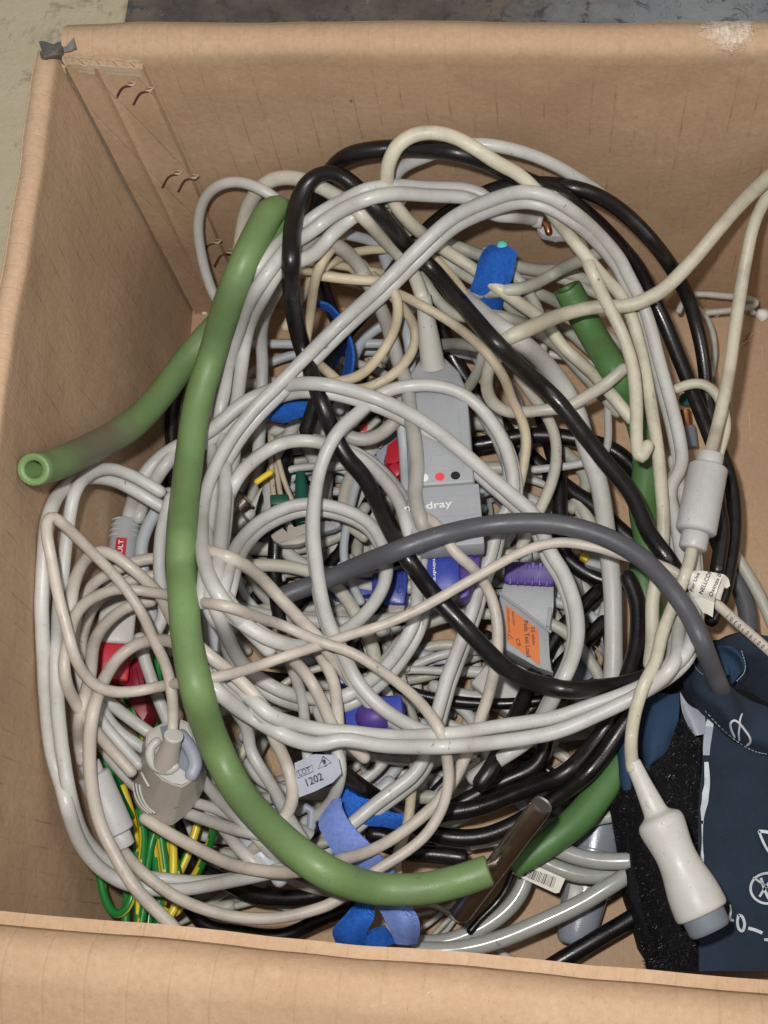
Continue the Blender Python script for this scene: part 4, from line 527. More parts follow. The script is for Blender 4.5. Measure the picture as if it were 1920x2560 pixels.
  '816,3404,275 848,3475,275 907,3507,275 981,3508,275 1056,3501,272 1133,3501,261 1208,3498,249 1257,3480,237 1230,3458,227 1160,3447,217 1086,3440,209 1011,3435,203 986,3433,201'),
 ('wire', 'sage', 1.78, 0, 'very thin grey wire hanging down to a small green tip at right', '',
  '919,3461,220 952,3423,218 980,3381,215 999,3335,210 1011,3285,204 1016,3234,200 1015,3182,196 1008,3129,193 998,3077,191 993,3051,191'),
 ('cable', 'sage', 3.05, 0, 'sage grey lead running out of the right edge beside the serial number lead', '',
  '956,2119,356 987,2056,354 1020,1995,349 1055,1936,343 1089,1877,336 1122,1818,329 1152,1757,321 1179,1696,313 1205,1634,305 1231,1572,297 1261,1513,290 1297,1458,284 1343,1413,279 1400,1380,277 1460,1352,275'),
 ('hose', 'darkgrey', 4.72, 0, 'second slate grey hose dipping behind the serial number lead', '',
  '963,2075,285 978,2028,286 993,1982,286 1010,1936,287 1027,1891,288 1045,1846,288 1063,1802,289 1078,1757,289 1089,1711,290 1095,1663,290 1097,1616,290 1098,1568,290'),
 ('wire', 'sage', 1.73, 0, 'thin grey wire crossing the bare cardboard at lower left', '',
  '-1588,235,174 -1553,256,173 -1518,277,173 -1485,300,173 -1451,324,173 -1417,347,172 -1383,370,172'),
 ('wire', 'sage', 1.73, 0, 'thin grey wire slanting to the front wall at lower left', '',
  '-1722,158,145 -1685,175,145 -1649,192,145 -1612,210,145 -1575,226,146 -1535,236,146 -1493,240,147 -1451,244,148 -1410,251,148 -1369,261,149 -1329,273,149'),
 ('wire', 'sage', 1.72, 0, 'thin grey wire in the bare patch by the front flap', '',
  '-180,56,124 -144,32,124 -105,11,124 -65,-6,124 -25,-24,124 15,-42,124 35,-52,124'),
 ('wire', 'sage', 1.34, 0, 'thin grey wire fanning out of the blue coil towards the steel tube, uppermost', '',
  '-589,242,160 -547,251,160 -504,254,160 -463,245,160 -424,227,160 -387,204,160 -350,182,160 -311,165,160 -269,151,160'),
 ('wire', 'sage', 1.36, 0, 'thin grey wire fanning out of the blue coil, second from the top', '',
  '-599,201,111 -555,208,111 -511,216,111 -469,227,111 -427,240,110 -386,256,110 -346,275,110 -309,298,110 -274,324,110'),
 ('wire', 'sage', 1.35, 0, 'thin grey wire fanning out of the blue coil, third from the top', '',
  '-588,128,134 -547,141,134 -509,159,134 -475,184,134 -443,211,134 -409,237,135 -374,261,135'),
 ('wire', 'sage', 1.35, 0, 'thin grey wire fanning out of the blue coil, lowest', '',
  '-498,92,127 -466,121,127 -435,153,127 -404,185,127 -371,215,127 -336,243,127'),
 ('wire', 'sage', 1.35, 0, 'thin grey wire behind the woven blue coil', '',
  '-443,110,100 -411,138,100 -385,172,100 -362,208,100 -335,242,100 -303,273,100 -287,287,100'),
 ('wire', 'sage', 1.35, 0, 'thin grey wire on bare board left of the blue coil', '',
  '-1413,251,118 -1372,260,118 -1331,264,119 -1289,260,119 -1247,251,119 -1205,241,119 -1163,231,119 -1142,226,119'),
 ('earth_wire', 'earth', 2.0, 0, 'green and yellow first earth wire from the left, in a loop beside the left wall', 'green and yellow earth wires at lower left',
  '-1983,374,495 -1972,336,497 -1959,298,499 -1941,261,503 -1919,227,508 -1891,204,514 -1860,203,522 -1834,223,529 -1819,255,532 -1813,292,529 -1815,330,520 -1817,350,514'),
 ('earth_wire', 'earth', 2.04, 0, 'green and yellow earth wire crossing behind the sleeve of the lower ferrite', 'green and yellow earth wires at lower left',
  '-2002,893,585 -1979,854,581 -1957,816,578 -1937,776,574 -1917,737,572 -1895,698,571 -1872,660,570 -1848,622,569'),
 ('earth_wire', 'earth', 2.01, 0, 'green and yellow earth wire showing mostly yellow below the finger clip', 'green and yellow earth wires at lower left',
  '-1815,655,547 -1801,614,548 -1790,573,550 -1782,532,552 -1778,491,556 -1776,450,561 -1774,409,567 -1774,369,573 -1773,328,577 -1773,289,581'),
 ('earth_wire', 'earth', 2.0, 0, 'green and yellow earth wire bowed left below the tip of the finger clip', 'green and yellow earth wires at lower left',
  '-1731,597,521 -1741,560,523 -1750,522,526 -1754,483,528 -1756,443,533 -1758,404,538 -1758,365,543 -1756,326,548 -1752,287,549 -1751,249,547 -1753,211,544 -1757,174,541 -1763,136,540'),
 ('earth_wire', 'earth', 2.01, 0, 'green and yellow straight earth wire with printed marks below the finger clip', 'green and yellow earth wires at lower left',
  '-1717,600,559 -1708,559,558 -1698,518,556 -1689,477,555 -1679,437,554 -1670,397,554 -1663,356,554 -1659,336,554'),
 ('earth_wire', 'earth', 2.02, 0, 'green and yellow earth wire right of the marked one, ending near the front flap', 'green and yellow earth wires at lower left',
  '-1698,553,489 -1681,515,489 -1664,478,491 -1648,440,493 -1634,401,496 -1622,363,501 -1613,324,507 -1609,286,513 -1612,249,518 -1624,214,521 -1641,182,523'),
 ('earth_wire', 'earth', 2.05, 0, 'green and yellow bright earth wire leaning left on bare cardboard', 'green and yellow earth wires at lower left',
  '-1565,636,437 -1572,597,437 -1580,558,437 -1589,520,437 -1599,482,437 -1611,445,437 -1625,409,437 -1641,374,437 -1659,341,437 -1676,307,437 -1692,272,437 -1706,237,436'),
 ('earth_wire', 'earth', 2.0, 0, 'green and yellow rightmost green earth wire on bare cardboard', 'green and yellow earth wires at lower left',
  '-1405,572,775 -1423,539,726 -1443,505,676 -1465,472,627 -1488,439,584 -1512,405,547 -1537,372,517 -1562,340,493 -1586,307,474 -1608,273,460 -1625,238,452 -1639,202,447'),
 ('earth_wire', 'earth', 2.0, 0, 'green and yellow earth wire dropping to the front wall, second from left', 'green and yellow earth wires at lower left',
  '-1843,349,529 -1843,311,518 -1844,272,507 -1845,234,497 -1846,195,491 -1845,157,487 -1845,138,485'),
 ('earth_wire', 'earth', 2.0, 0, 'green and yellow earth wire dropping to the front wall, third from left', 'green and yellow earth wires at lower left',
  '-1791,320,532 -1789,278,523 -1787,236,515 -1785,194,508 -1783,152,504 -1782,132,503'),
 ('earth_wire', 'earth', 2.02, 0, 'green and yellow earth wire dropping to the front wall, fourth from left', 'green and yellow earth wires at lower left',
  '-1757,319,436 -1756,276,436 -1756,233,436 -1756,191,436 -1756,148,436 -1756,127,436'),
 ('earth_wire', 'earth', 2.16, 0, 'green and yellow earth wire leaving the red housing, beside the green hose', 'green and yellow earth wires at lower left',
  '-1822,1633,418 -1822,1587,418 -1825,1542,418 -1831,1497,418 -1838,1453,418 -1841,1409,418 -1838,1365,418 -1832,1320,418 -1830,1277,418 -1836,1234,418 -1843,1191,418 -1845,1148,418 -1839,1105,418 -1825,1063,418 -1809,1021,418'),
 ('earth_wire', 'earth', 2.1, 0, 'green and yellow earth wire leaving the red housing towards the finger clip', 'green and yellow earth wires at lower left',
  '-2010,1305,525 -1987,1268,518 -1964,1231,511 -1943,1194,504 -1923,1156,498 -1903,1117,492 -1882,1079,487 -1862,1041,482 -1844,1002,479 -1828,962,476 -1814,921,473 -1800,880,472 -1786,839,471 -1779,819,470'),
 ('earth_wire', 'earth', 2.14, 0, 'green and yellow earth wire slanting left out of the red housing', 'green and yellow earth wires at lower left',
  '-1982,1340,418 -1974,1294,418 -1964,1249,418 -1951,1204,418 -1935,1160,418 -1919,1117,418 -1902,1074,418 -1885,1031,418 -1877,1010,418'),
 ('earth_wire', 'earth', 2.02, 0, 'green and yellow earth wire between the marked one and the bright one, straight', 'green and yellow earth wires at lower left',
  '-1668,597,527 -1660,555,528 -1653,514,529 -1646,472,530 -1641,431,531 -1638,390,531 -1637,349,532'),
 ('earth_wire', 'earth', 2.02, 0, 'green and yellow earth wire third from the right, partly under the clip tip', 'green and yellow earth wires at lower left',
  '-1776,638,483 -1769,597,483 -1762,557,485 -1754,517,487 -1745,478,490 -1735,438,494 -1725,399,499 -1715,360,505 -1705,321,511 -1696,282,518 -1690,243,522 -1687,205,524 -1686,167,524 -1685,148,524'),
 ('earth_wire', 'earth', 2.0, 0, 'green and yellow earth wire curving round under the lower white lead', 'green and yellow earth wires at lower left',
  '-1763,315,523 -1741,281,510 -1716,248,499 -1687,221,492 -1654,204,488 -1623,208,487 -1602,234,488 -1592,270,489'),
 ('earth_wire', 'earth', 2.03, 0, 'green and yellow earth wire far back between clip tip and ferrite', 'green and yellow earth wires at lower left',
  '-1909,764,541 -1892,725,538 -1876,687,535 -1861,648,531 -1848,608,528 -1837,569,526 -1827,529,526 -1818,488,527 -1812,448,531 -1807,408,536 -1803,368,542 -1802,348,545'),
 ('earth_wire', 'earth', 2.06, 0, 'green and yellow earth wire behind the ferrite sleeve at the far left', 'green and yellow earth wires at lower left',
  '-2016,938,575 -1997,905,557 -1980,869,540 -1964,832,527 -1948,795,516 -1928,758,508 -1906,722,502 -1895,704,500'),
 ('wire', 'tan', 1.45, 0, 'left thin cream wire of three feeding the dark green clip', 'thin wires by the green clip',
  '-1368,2583,424 -1364,2533,419 -1361,2485,411 -1358,2438,401 -1355,2390,393 -1349,2340,391 -1339,2288,396 -1326,2236,403 -1312,2185,406 -1301,2139,399 -1292,2096,382 -1284,2054,363'),
 ('wire', 'tan', 1.45, 0, 'middle thin cream wire of three feeding the dark green clip', 'thin wires by the green clip',
  '-1354,2575,408 -1349,2530,395 -1343,2484,385 -1336,2436,378 -1328,2387,377 -1318,2336,381 -1305,2285,387 -1290,2234,395 -1274,2184,402 -1259,2136,404 -1245,2090,402 -1232,2044,397'),
 ('wire', 'tan', 1.46, 0, 'right thin cream wire of three feeding the dark green clip', 'thin wires by the green clip',
  '-1359,2572,432 -1344,2526,424 -1330,2481,414 -1316,2436,401 -1303,2392,388 -1288,2348,376 -1271,2306,363 -1252,2264,350 -1231,2222,337 -1211,2180,328 -1189,2136,323 -1178,2114,320'),
 ('cable', 'sage', 3.44, 0, 'thick sage grey lead coiled deep in the box under the violet dome', 'leads coiled at the bottom of the box',
  '-598,2006,170 -505,1998,170 -411,1992,170 -319,1981,170 -230,1952,170 -152,1900,170 -88,1831,170 -33,1754,170 17,1674,170 60,1591,170 97,1506,170 125,1418,170 141,1328,170 144,1238,170 136,1148,170 114,1062,170 74,985,170 12,923,170 -62,876,170 -141,838,170 -222,808,170 -306,783,170 -392,768,170 -479,761,170 -566,762,170 -653,771,170 -740,786,170 -825,809,170 -907,843,170 -982,891,170 -1048,952,170 -1107,1021,170 -1166,1091,170 -1196,1125,170'),
 ('cable', 'white', 3.11, 0, 'white lead coiled deep in the box under the red clip', 'leads coiled at the bottom of the box',
  '-950,3314,50 -896,3217,50 -851,3117,50 -816,3013,50 -795,2906,50 -790,2800,50 -817,2702,50 -874,2621,50 -951,2563,50 -1040,2528,50 -1134,2515,50 -1231,2526,50 -1323,2562,50 -1408,2619,50 -1449,2650,50'),
 ('cable', 'blueish', 3.7, 0, 'thick bluish white lead coiled deep in the box under the inner rings', 'leads coiled at the bottom of the box',
  '-733,1877,61 -825,1858,62 -916,1838,62 -1008,1821,62 -1100,1811,62 -1194,1810,63 -1288,1816,64 -1381,1829,65 -1474,1850,67 -1566,1877,70 -1656,1908,73 -1744,1948,77 -1824,2002,83 -1886,2077,88 -1924,2169,95 -1942,2267,100 -1946,2368,100 -1931,2468,96 -1902,2565,90 -1864,2658,84 -1818,2748,79 -1767,2834,74 -1704,2911,71 -1627,2971,68 -1538,3009,66 -1442,3030,64 -1344,3041,63 -1245,3045,62 -1145,3041,62 -1045,3028,62 -946,3012,62 -847,2998,61'),
 ('cable', 'grey', 2.98, 0, 'mid grey lead coiled deep in the box around the lot tag', 'leads coiled at the bottom of the box',
  '-1045,1134,202 -1027,1047,202 -1025,962,202 -1067,893,202 -1135,844,202 -1213,811,202 -1297,795,202 -1383,792,202 -1470,804,202 -1555,830,202 -1634,871,202 -1695,934,202 -1722,1017,202 -1723,1104,202 -1703,1187,202 -1665,1265,202 -1613,1333,202 -1568,1379,202'),
 ('cable', 'cream2', 3.13, 0, 'off white lead coiled deep in the box under the violet dome', 'leads coiled at the bottom of the box',
  '-829,2156,50 -736,2174,50 -642,2181,50 -553,2149,50 -479,2085,50 -424,2003,50 -388,1911,50 -364,1816,50 -343,1721,50 -323,1627,50 -304,1533,50 -291,1440,50 -287,1346,50 -298,1255,50 -323,1168,50 -360,1086,50 -411,1013,50 -479,956,50 -559,919,50 -646,906,50 -734,921,50 -814,961,50 -880,1024,50 -939,1096,50 -984,1149,50'),
 ('cable', 'black', 3.03, 0, 'black lead coiled deep in the box under the lower sweep', 'leads coiled at the bottom of the box',
  '-671,1331,52 -597,1276,52 -536,1208,52 -492,1128,52 -458,1044,52 -432,959,52 -428,872,52 -458,792,52 -513,727,52 -587,683,52 -669,656,52 -754,640,52 -842,639,52 -929,651,52 -1014,679,52 -1091,725,52 -1165,776,52'),
 ('cable', 'grey', 2.59, 0, 'slim mid grey lead coiled deep in the box under the red clip', 'leads coiled at the bottom of the box',
  '-1604,2230,200 -1570,2320,200 -1526,2405,200 -1467,2480,200 -1398,2545,200 -1317,2592,200 -1226,2617,200 -1132,2631,200 -1036,2637,200 -940,2638,200 -844,2635,200 -748,2626,200 -653,2607,200 -563,2572,200 -483,2515,200 -428,2464,200'),
 ('cable', 'blueish', 2.57, 0, 'slim bluish white lead coiled deep in the box under the grey clamp', 'leads coiled at the bottom of the box',
  '-1342,1764,159 -1409,1834,159 -1472,1908,159 -1505,1997,159 -1495,2091,159 -1465,2181,159 -1428,2270,159 -1384,2355,159 -1326,2429,159 -1249,2481,159 -1161,2513,159 -1069,2531,159 -974,2539,159 -879,2536,159 -784,2522,159 -692,2491,159 -608,2443,159 -535,2377,159 -478,2296,159 -434,2207,159 -403,2114,159 -384,2017,159 -367,1922,159'),
 ('cable', 'white', 2.96, 0, 'white lead coiled deep in the box under the lower sweep', 'leads coiled at the bottom of the box',
  '-392,1230,190 -326,1170,190 -277,1096,190 -244,1014,190 -217,930,190 -209,845,190 -230,763,190 -281,698,190 -354,654,190 -436,629,190 -521,623,190 -606,636,190 -687,668,190 -727,687,190'),
 ('cable', 'cream2', 2.59, 0, 'slim off white lead coiled deep in the box under the grey clamp', 'leads coiled at the bottom of the box',
  '-1482,1519,75 -1554,1584,75 -1622,1654,75 -1669,1738,75 -1688,1834,75 -1691,1931,75 -1679,2027,75 -1656,2121,75 -1626,2214,75 -1595,2307,75 -1556,2396,75 -1501,2476,75 -1430,2539,75 -1344,2579,75 -1249,2597,75 -1153,2604,75 -1055,2602,75 -959,2586,75 -867,2550,75 -781,2498,75 -759,2485,75'),
 ('cable', 'white', 3.26, 0, 'white lead coiled deep in the box under the sensor block', 'leads coiled at the bottom of the box',
  '-849,2590,69 -752,2599,69 -655,2592,69 -565,2557,69 -496,2486,69 -448,2396,69 -411,2301,69 -382,2203,69 -374,2104,69 -398,2011,69 -455,1936,69 -471,1919,69'),
 ('cable', 'black', 3.66, 0, 'thick black lead coiled deep in the box under the inner rings', 'leads coiled at the bottom of the box',
  '-1024,2075,54 -1113,2044,55 -1202,2016,56 -1295,2001,58 -1389,1997,61 -1482,2005,66 -1575,2024,72 -1666,2051,81 -1753,2087,91 -1831,2140,104 -1892,2213,118 -1932,2299,135 -1944,2393,152 -1944,2488,171 -1947,2583,190 -1953,2679,209 -1954,2777,224 -1947,2881,224 -1934,2985,223 -1927,3037,223'),
 ('cable', 'sage', 3.66, 0, 'thick sage grey lead coiled deep in the box under the sensor block', 'leads coiled at the bottom of the box',
  '-130,1793,96 -215,1755,96 -302,1723,96 -393,1713,96 -484,1728,96 -570,1764,96 -648,1817,96 -715,1886,96 -762,1971,96 -783,2067,96 -786,2166,96 -780,2266,96 -767,2366,96 -745,2464,96 -713,2560,96 -670,2652,96 -613,2734,96 -536,2792,96 -443,2817,96 -346,2814,96 -254,2780,96 -172,2723,96 -132,2693,96'),
 ('cable', 'blueish', 3.38, 0, 'thick bluish white lead coiled deep in the box by the front flap', 'leads coiled at the bottom of the box',
  '-720,1075,103 -656,1011,103 -599,942,103 -557,865,103 -561,785,103 -613,721,103 -688,681,103 -771,658,103 -856,640,103 -942,629,103 -1028,623,103 -1116,622,103 -1203,627,103 -1290,637,103 -1377,652,103 -1463,677,103 -1543,716,103 -1622,762,103'),
 ('cable', 'white', 3.63, 0, 'thick white lead coiled deep in the box under the grey clamp', 'leads coiled at the bottom of the box',
  '-1626,2544,202 -1583,2630,202 -1516,2692,202 -1426,2715,202 -1332,2704,202 -1248,2654,202 -1188,2573,202 -1149,2479,202 -1117,2382,202 -1091,2284,202 -1067,2187,202 -1045,2090,202 -1028,1994,202 -1020,1898,202 -1021,1803,202 -1024,1709,202'),
 ('cable', 'white', 2.97, 0, 'white lead coiled deep in the box under the sensor block', 'leads coiled at the bottom of the box',
  '-161,2599,145 -121,2504,145 -85,2409,145 -56,2312,145 -40,2213,145 -44,2115,145 -77,2024,145 -136,1950,145 -212,1897,145 -298,1860,145 -388,1839,145 -480,1836,145 -571,1852,145 -661,1880,145'),
 ('cable', 'white', 2.54, 0, 'slim white lead coiled deep in the box under the sensor block', 'leads coiled at the bottom of the box',
  '-683,2610,172 -596,2565,172 -528,2496,172 -485,2405,172 -453,2309,172 -427,2213,172 -424,2115,172 -452,2024,172 -506,1949,172 -582,1899,172 -670,1874,172 -761,1872,172 -851,1895,172 -934,1939,172 -994,2013,172 -1031,2104,172 -1047,2151,172'),
 ('cable', 'grey', 3.57, 0, 'thick mid grey lead coiled deep in the box under the test block', 'leads coiled at the bottom of the box',
  '-724,1037,84 -791,1098,84 -860,1160,84 -915,1233,84 -940,1320,84 -937,1412,84 -921,1503,84 -898,1593,84 -869,1682,84 -832,1768,84 -784,1849,84 -726,1923,84 -655,1984,84 -572,2027,84 -481,2048,84 -387,2056,84 -292,2055,84 -198,2047,84 -105,2030,84 -17,1995,84 57,1936,84 116,1861,84 165,1779,84 206,1693,84 240,1605,84 273,1517,84 281,1495,84'),
 ('cable', 'blueish', 3.1, 0, 'bluish white lead coiled deep in the box under the test block', 'leads coiled at the bottom of the box',
  '291,1089,95 201,1081,95 112,1073,95 22,1067,95 -68,1065,95 -158,1068,95 -248,1074,95 -337,1085,95 -426,1102,95 -514,1126,95 -601,1153,95 -685,1188,95 -759,1239,95 -794,1319,95 -785,1408,95 -754,1494,95 -705,1572,95 -644,1640,95 -572,1698,95 -492,1744,95 -405,1777,95 -315,1800,95 -223,1814,95 -130,1820,95 -36,1822,95 57,1818,95 150,1808,95 242,1789,95 332,1766,95 399,1748,95'),
 ('cable', 'white', 3.72, 0, 'thick white lead coiled deep in the box under the inner rings', 'leads coiled at the bottom of the box',
  '-1403,1908,99 -1482,1968,99 -1556,2035,99 -1605,2122,99 -1630,2220,99 -1634,2321,99 -1619,2421,99 -1594,2519,99 -1565,2616,99 -1530,2711,99 -1483,2800,99 -1420,2876,99 -1337,2926,99 -1243,2950,99 -1145,2960,99 -1046,2958,99 -948,2939,99 -853,2903,99 -806,2883,99'),
 ('cable', 'white', 2.81, 0, 'white lead coiled deep in the box under the black bundle', 'leads coiled at the bottom of the box',
  '326,1320,74 346,1230,74 367,1142,74 381,1053,74 384,964,74 378,875,74 357,791,74 309,720,74 234,677,74 149,653,74 62,636,74 -25,622,74 -112,610,74 -199,595,74 -274,565,74 -320,520,74 -395,528,74 -478,557,74 -560,590,74 -639,630,74 -709,684,74 -766,752,74 -810,829,74 -838,913,74 -844,1001,74 -831,1089,74 -811,1177,74 -798,1244,74'),
 ('cable', 'black', 3.48, 0, 'thick black lead coiled deep in the box under the violet dome', 'leads coiled at the bottom of the box',
  '-1102,1387,90 -1011,1402,90 -920,1409,90 -827,1407,90 -736,1389,90 -653,1350,90 -587,1285,90 -534,1208,90 -500,1124,90 -505,1038,90 -560,974,90 -639,935,90 -725,912,90 -791,900,90'),
 ('cable', 'black', 2.86, 0, 'black lead coiled deep in the box under the violet dome', 'leads coiled at the bottom of the box',
  '-490,531,77 -576,516,77 -662,515,77 -746,539,77 -823,582,77 -889,641,77 -945,710,77 -986,789,77 -1009,874,77 -1019,962,77 -1021,1052,77 -1017,1142,77 -1006,1232,77 -989,1321,77 -969,1411,77 -948,1501,77 -922,1590,77 -880,1672,77 -814,1734,77 -730,1771,77 -638,1776,77 -545,1769,77'),
 ('cable', 'blueish', 2.49, 0, 'slim bluish white lead coiled deep in the box under the violet dome', 'leads coiled at the bottom of the box',
  '-406,1186,94 -496,1194,94 -579,1228,94 -649,1287,94 -699,1365,94 -725,1454,94 -730,1548,94 -721,1642,94 -705,1736,94 -684,1829,94 -655,1921,94 -628,1989,94'),
 ('cable', 'black', 3.1, 0, 'black lead coiled deep in the box under the blue ribbed strap', 'leads coiled at the bottom of the box',
  '-1439,2249,80 -1483,2343,80 -1517,2441,80 -1527,2544,80 -1520,2648,80 -1507,2752,80 -1490,2855,80 -1460,2956,80 -1410,3043,80 -1328,3091,80 -1231,3094,80 -1138,3056,80 -1073,2974,80 -1031,2874,80 -999,2771,80 -971,2667,80'),
 ('cable', 'white', 3.33, 0, 'white lead coiled deep in the box under the blue wrap', 'leads coiled at the bottom of the box',
  '-601,2772,202 -643,2868,202 -650,2971,202 -624,3073,202 -583,3169,202 -512,3228,202 -415,3237,202 -316,3236,202 -217,3236,202 -118,3236,202 -19,3236,202 80,3236,202 130,3236,202'),
 ('cable', 'white', 2.98, 0, 'white lead coiled deep in the box under the sensor block', 'leads coiled at the bottom of the box',
  '-301,2516,110 -269,2418,110 -243,2319,110 -234,2218,110 -246,2119,110 -289,2033,110 -355,1964,110 -434,1913,110 -522,1881,110 -613,1864,110 -707,1865,110 -800,1883,110 -889,1918,110 -971,1970,110 -1035,2044,110 -1084,2132,110 -1096,2155,110'),
 ('cable', 'sage', 2.91, 0, 'sage grey lead coiled deep in the box under the test block', 'leads coiled at the bottom of the box',
  '-606,1767,142 -533,1824,142 -449,1861,142 -357,1874,142 -264,1878,142 -170,1874,142 -79,1856,142 6,1817,142 76,1755,142 129,1677,142 171,1593,142 188,1505,142 153,1423,142 86,1364,142 2,1330,142 -86,1305,142'),
 ('cable', 'blueish', 3.03, 0, 'bluish white lead coiled deep in the box under the violet dome', 'leads coiled at the bottom of the box',
  '-1109,1181,146 -1069,1259,146 -1001,1311,146 -913,1326,146 -824,1310,146 -751,1258,146 -705,1180,146 -671,1095,146 -654,1007,146 -668,922,146 -720,857,146 -774,820,146'),
 ('cable', 'cream2', 3.61, 0, 'thick off white lead coiled deep in the box under the sensor block', 'leads coiled at the bottom of the box',
  '-271,1805,202 -361,1826,202 -451,1847,202 -535,1886,202 -604,1951,202 -650,2035,202 -652,2129,202 -617,2218,202 -568,2302,202 -511,2380,202 -439,2442,202 -351,2476,202 -257,2490,202 -162,2494,202 -66,2492,202 28,2477,202 115,2441,202 189,2379,202 248,2302,202 293,2215,202 333,2126,202 342,2103,202'),
 ('cable', 'white', 3.19, 0, 'white lead coiled deep in the box under the right hand sweep', 'leads coiled at the bottom of the box',
  '-518,1663,123 -501,1757,123 -485,1852,123 -466,1947,123 -444,2042,123 -418,2138,123 -378,2227,123 -317,2303,123 -236,2352,123 -142,2368,123 -48,2358,123 40,2321,123 107,2252,123 151,2164,123 184,2071,123 210,1976,123 231,1880,123 247,1785,123 260,1689,123 271,1595,123 279,1525,123'),
 ('cable', 'blueish', 3.69, 0, 'thick bluish white lead coiled deep in the box under the grey clamp', 'leads coiled at the bottom of the box',
  '-1369,1753,50 -1373,1851,50 -1375,1949,50 -1367,2047,50 -1351,2145,50 -1331,2242,50 -1305,2339,50 -1259,2424,50 -1185,2483,50 -1092,2502,50 -996,2490,50 -912,2442,50 -851,2360,50 -812,2265,50 -788,2192,50'),
 ('cable', 'blueish', 3.25, 0, 'bluish white lead coiled deep in the box under the grey clamp', 'leads coiled at the bottom of the box',
  '-661,1807,89 -754,1813,89 -848,1820,89 -941,1834,89 -1033,1854,89 -1124,1881,89 -1213,1917,89 -1299,1964,89 -1379,2021,89 -1446,2094,89 -1487,2185,89 -1501,2285,89 -1496,2386,89 -1472,2482,89 -1435,2575,89 -1394,2667,89 -1349,2757,89 -1296,2842,89 -1230,2916,89 -1151,2975,89 -1062,3014,89 -966,3034,89 -868,3047,89 -819,3054,89'),
 ('cable', 'blueish', 3.2, 0, 'bluish white lead coiled deep in the box under the sensor block', 'leads coiled at the bottom of the box',
  '-620,2487,87 -524,2483,87 -428,2475,87 -334,2454,87 -245,2415,87 -171,2351,87 -112,2272,87 -62,2186,87 -19,2097,87 19,2007,87 46,1914,87 52,1818,87 34,1725,87 -16,1647,87 -86,1586,87 -165,1541,87 -251,1508,87 -315,1486,87'),
 ('cable', 'black', 2.97, 0, 'black lead coiled deep in the box under the blue connectors', 'leads coiled at the bottom of the box',
  '-809,1450,50 -900,1474,50 -989,1500,50 -1060,1553,50 -1073,1640,50 -1035,1721,50 -968,1784,50 -891,1836,50 -807,1876,50 -717,1900,50 -623,1911,50 -529,1915,50 -434,1917,50 -340,1917,50 -245,1912,50 -152,1900,50 -60,1877,50 27,1841,50 105,1788,50 175,1724,50 192,1708,50'),
 ('cable', 'cream2', 3.66, 0, 'thick off white lead coiled deep in the box under the red clip', 'leads coiled at the bottom of the box',
  '-1768,2179,184 -1731,2266,184 -1691,2353,184 -1642,2434,184 -1581,2506,184 -1504,2558,184 -1416,2592,184 -1324,2613,184 -1230,2624,184 -1135,2627,184 -1039,2626,184 -943,2618,184 -848,2600,184 -756,2571,184 -670,2525,184 -596,2459,184 -535,2380,184 -483,2295,184 -435,2208,184'),
 ('cable', 'white', 3.1, 0, 'white lead coiled deep in the box under the test block', 'leads coiled at the bottom of the box',
  '228,2304,181 274,2217,181 318,2130,181 353,2040,181 379,1947,181 393,1852,181 390,1757,181 365,1666,181 322,1583,181 258,1518,181 179,1472,181 95,1439,181 8,1412,181 -80,1393,181 -170,1384,181 -260,1383,181 -350,1391,181 -439,1408,181 -527,1433,181 -612,1465,181 -693,1510,181 -759,1575,181 -812,1653,181 -863,1734,181'),
 ('cable', 'blueish', 3.52, 0, 'thick bluish white lead coiled deep in the box under the test block', 'leads coiled at the bottom of the box',
  '-134,2375,204 -103,2279,204 -75,2184,204 -50,2089,204 -31,1993,204 -22,1897,204 -26,1802,204 -46,1710,204 -88,1627,204 -146,1557,204 -218,1503,204 -300,1465,204 -387,1444,204 -476,1445,204 -563,1467,204 -646,1507,204 -686,1530,204'),
 ('cable', 'white', 2.54, 0, 'slim white lead coiled deep in the box under the sensor block', 'leads coiled at the bottom of the box',
  '-752,2316,151 -656,2315,151 -561,2312,151 -466,2301,151 -373,2278,151 -289,2231,151 -215,2166,151 -154,2091,151 -115,2004,151 -137,1920,151 -209,1862,151 -296,1830,151 -387,1810,151 -478,1796,151 -571,1785,151'),
 ('cable', 'white', 2.91, 0, 'white lead coiled deep in the box under the blue connectors', 'leads coiled at the bottom of the box',
  '-1681,2061,143 -1589,2070,143 -1497,2079,143 -1403,2082,143 -1310,2079,143 -1216,2069,143 -1123,2048,143 -1034,2016,143 -951,1967,143 -881,1901,143 -822,1824,143 -770,1743,143 -724,1660,143 -681,1575,143 -642,1490,143 -609,1403,143 -589,1313,143 -583,1223,143 -596,1136,143 -637,1060,143 -694,995,143 -738,947,143'),
 ('cable', 'blueish', 2.84, 0, 'bluish white lead coiled deep in the box around the lot tag', 'leads coiled at the bottom of the box',
  '-1347,1449,109 -1257,1455,109 -1166,1457,109 -1075,1447,109 -987,1422,109 -911,1372,109 -850,1302,109 -800,1224,109 -760,1142,109 -729,1058,109 -718,971,109 -745,891,109 -799,826,109 -870,780,109 -951,750,109 -1035,731,109 -1121,721,109 -1164,717,109'),
 ('cable', 'sage', 2.38, 0, 'slim sage grey lead coiled deep in the box by the earth wires', 'leads coiled at the bottom of the box',
  '-1713,625,165 -1760,696,165 -1757,779,165 -1722,855,165 -1658,904,165 -1571,913,165 -1526,910,165'),
 ('cable', 'white', 2.46, 0, 'slim white lead coiled deep in the box around the lot tag', 'leads coiled at the bottom of the box',
  '-1402,1219,63 -1330,1269,63 -1244,1292,63 -1152,1295,63 -1061,1285,63 -977,1249,63 -911,1184,63 -862,1106,63 -840,1020,63 -870,943,63 -941,897,63 -982,879,63'),
 ('cable', 'sage', 3.0, 0, 'sage grey lead coiled deep in the box by the earth wires', 'leads coiled at the bottom of the box',
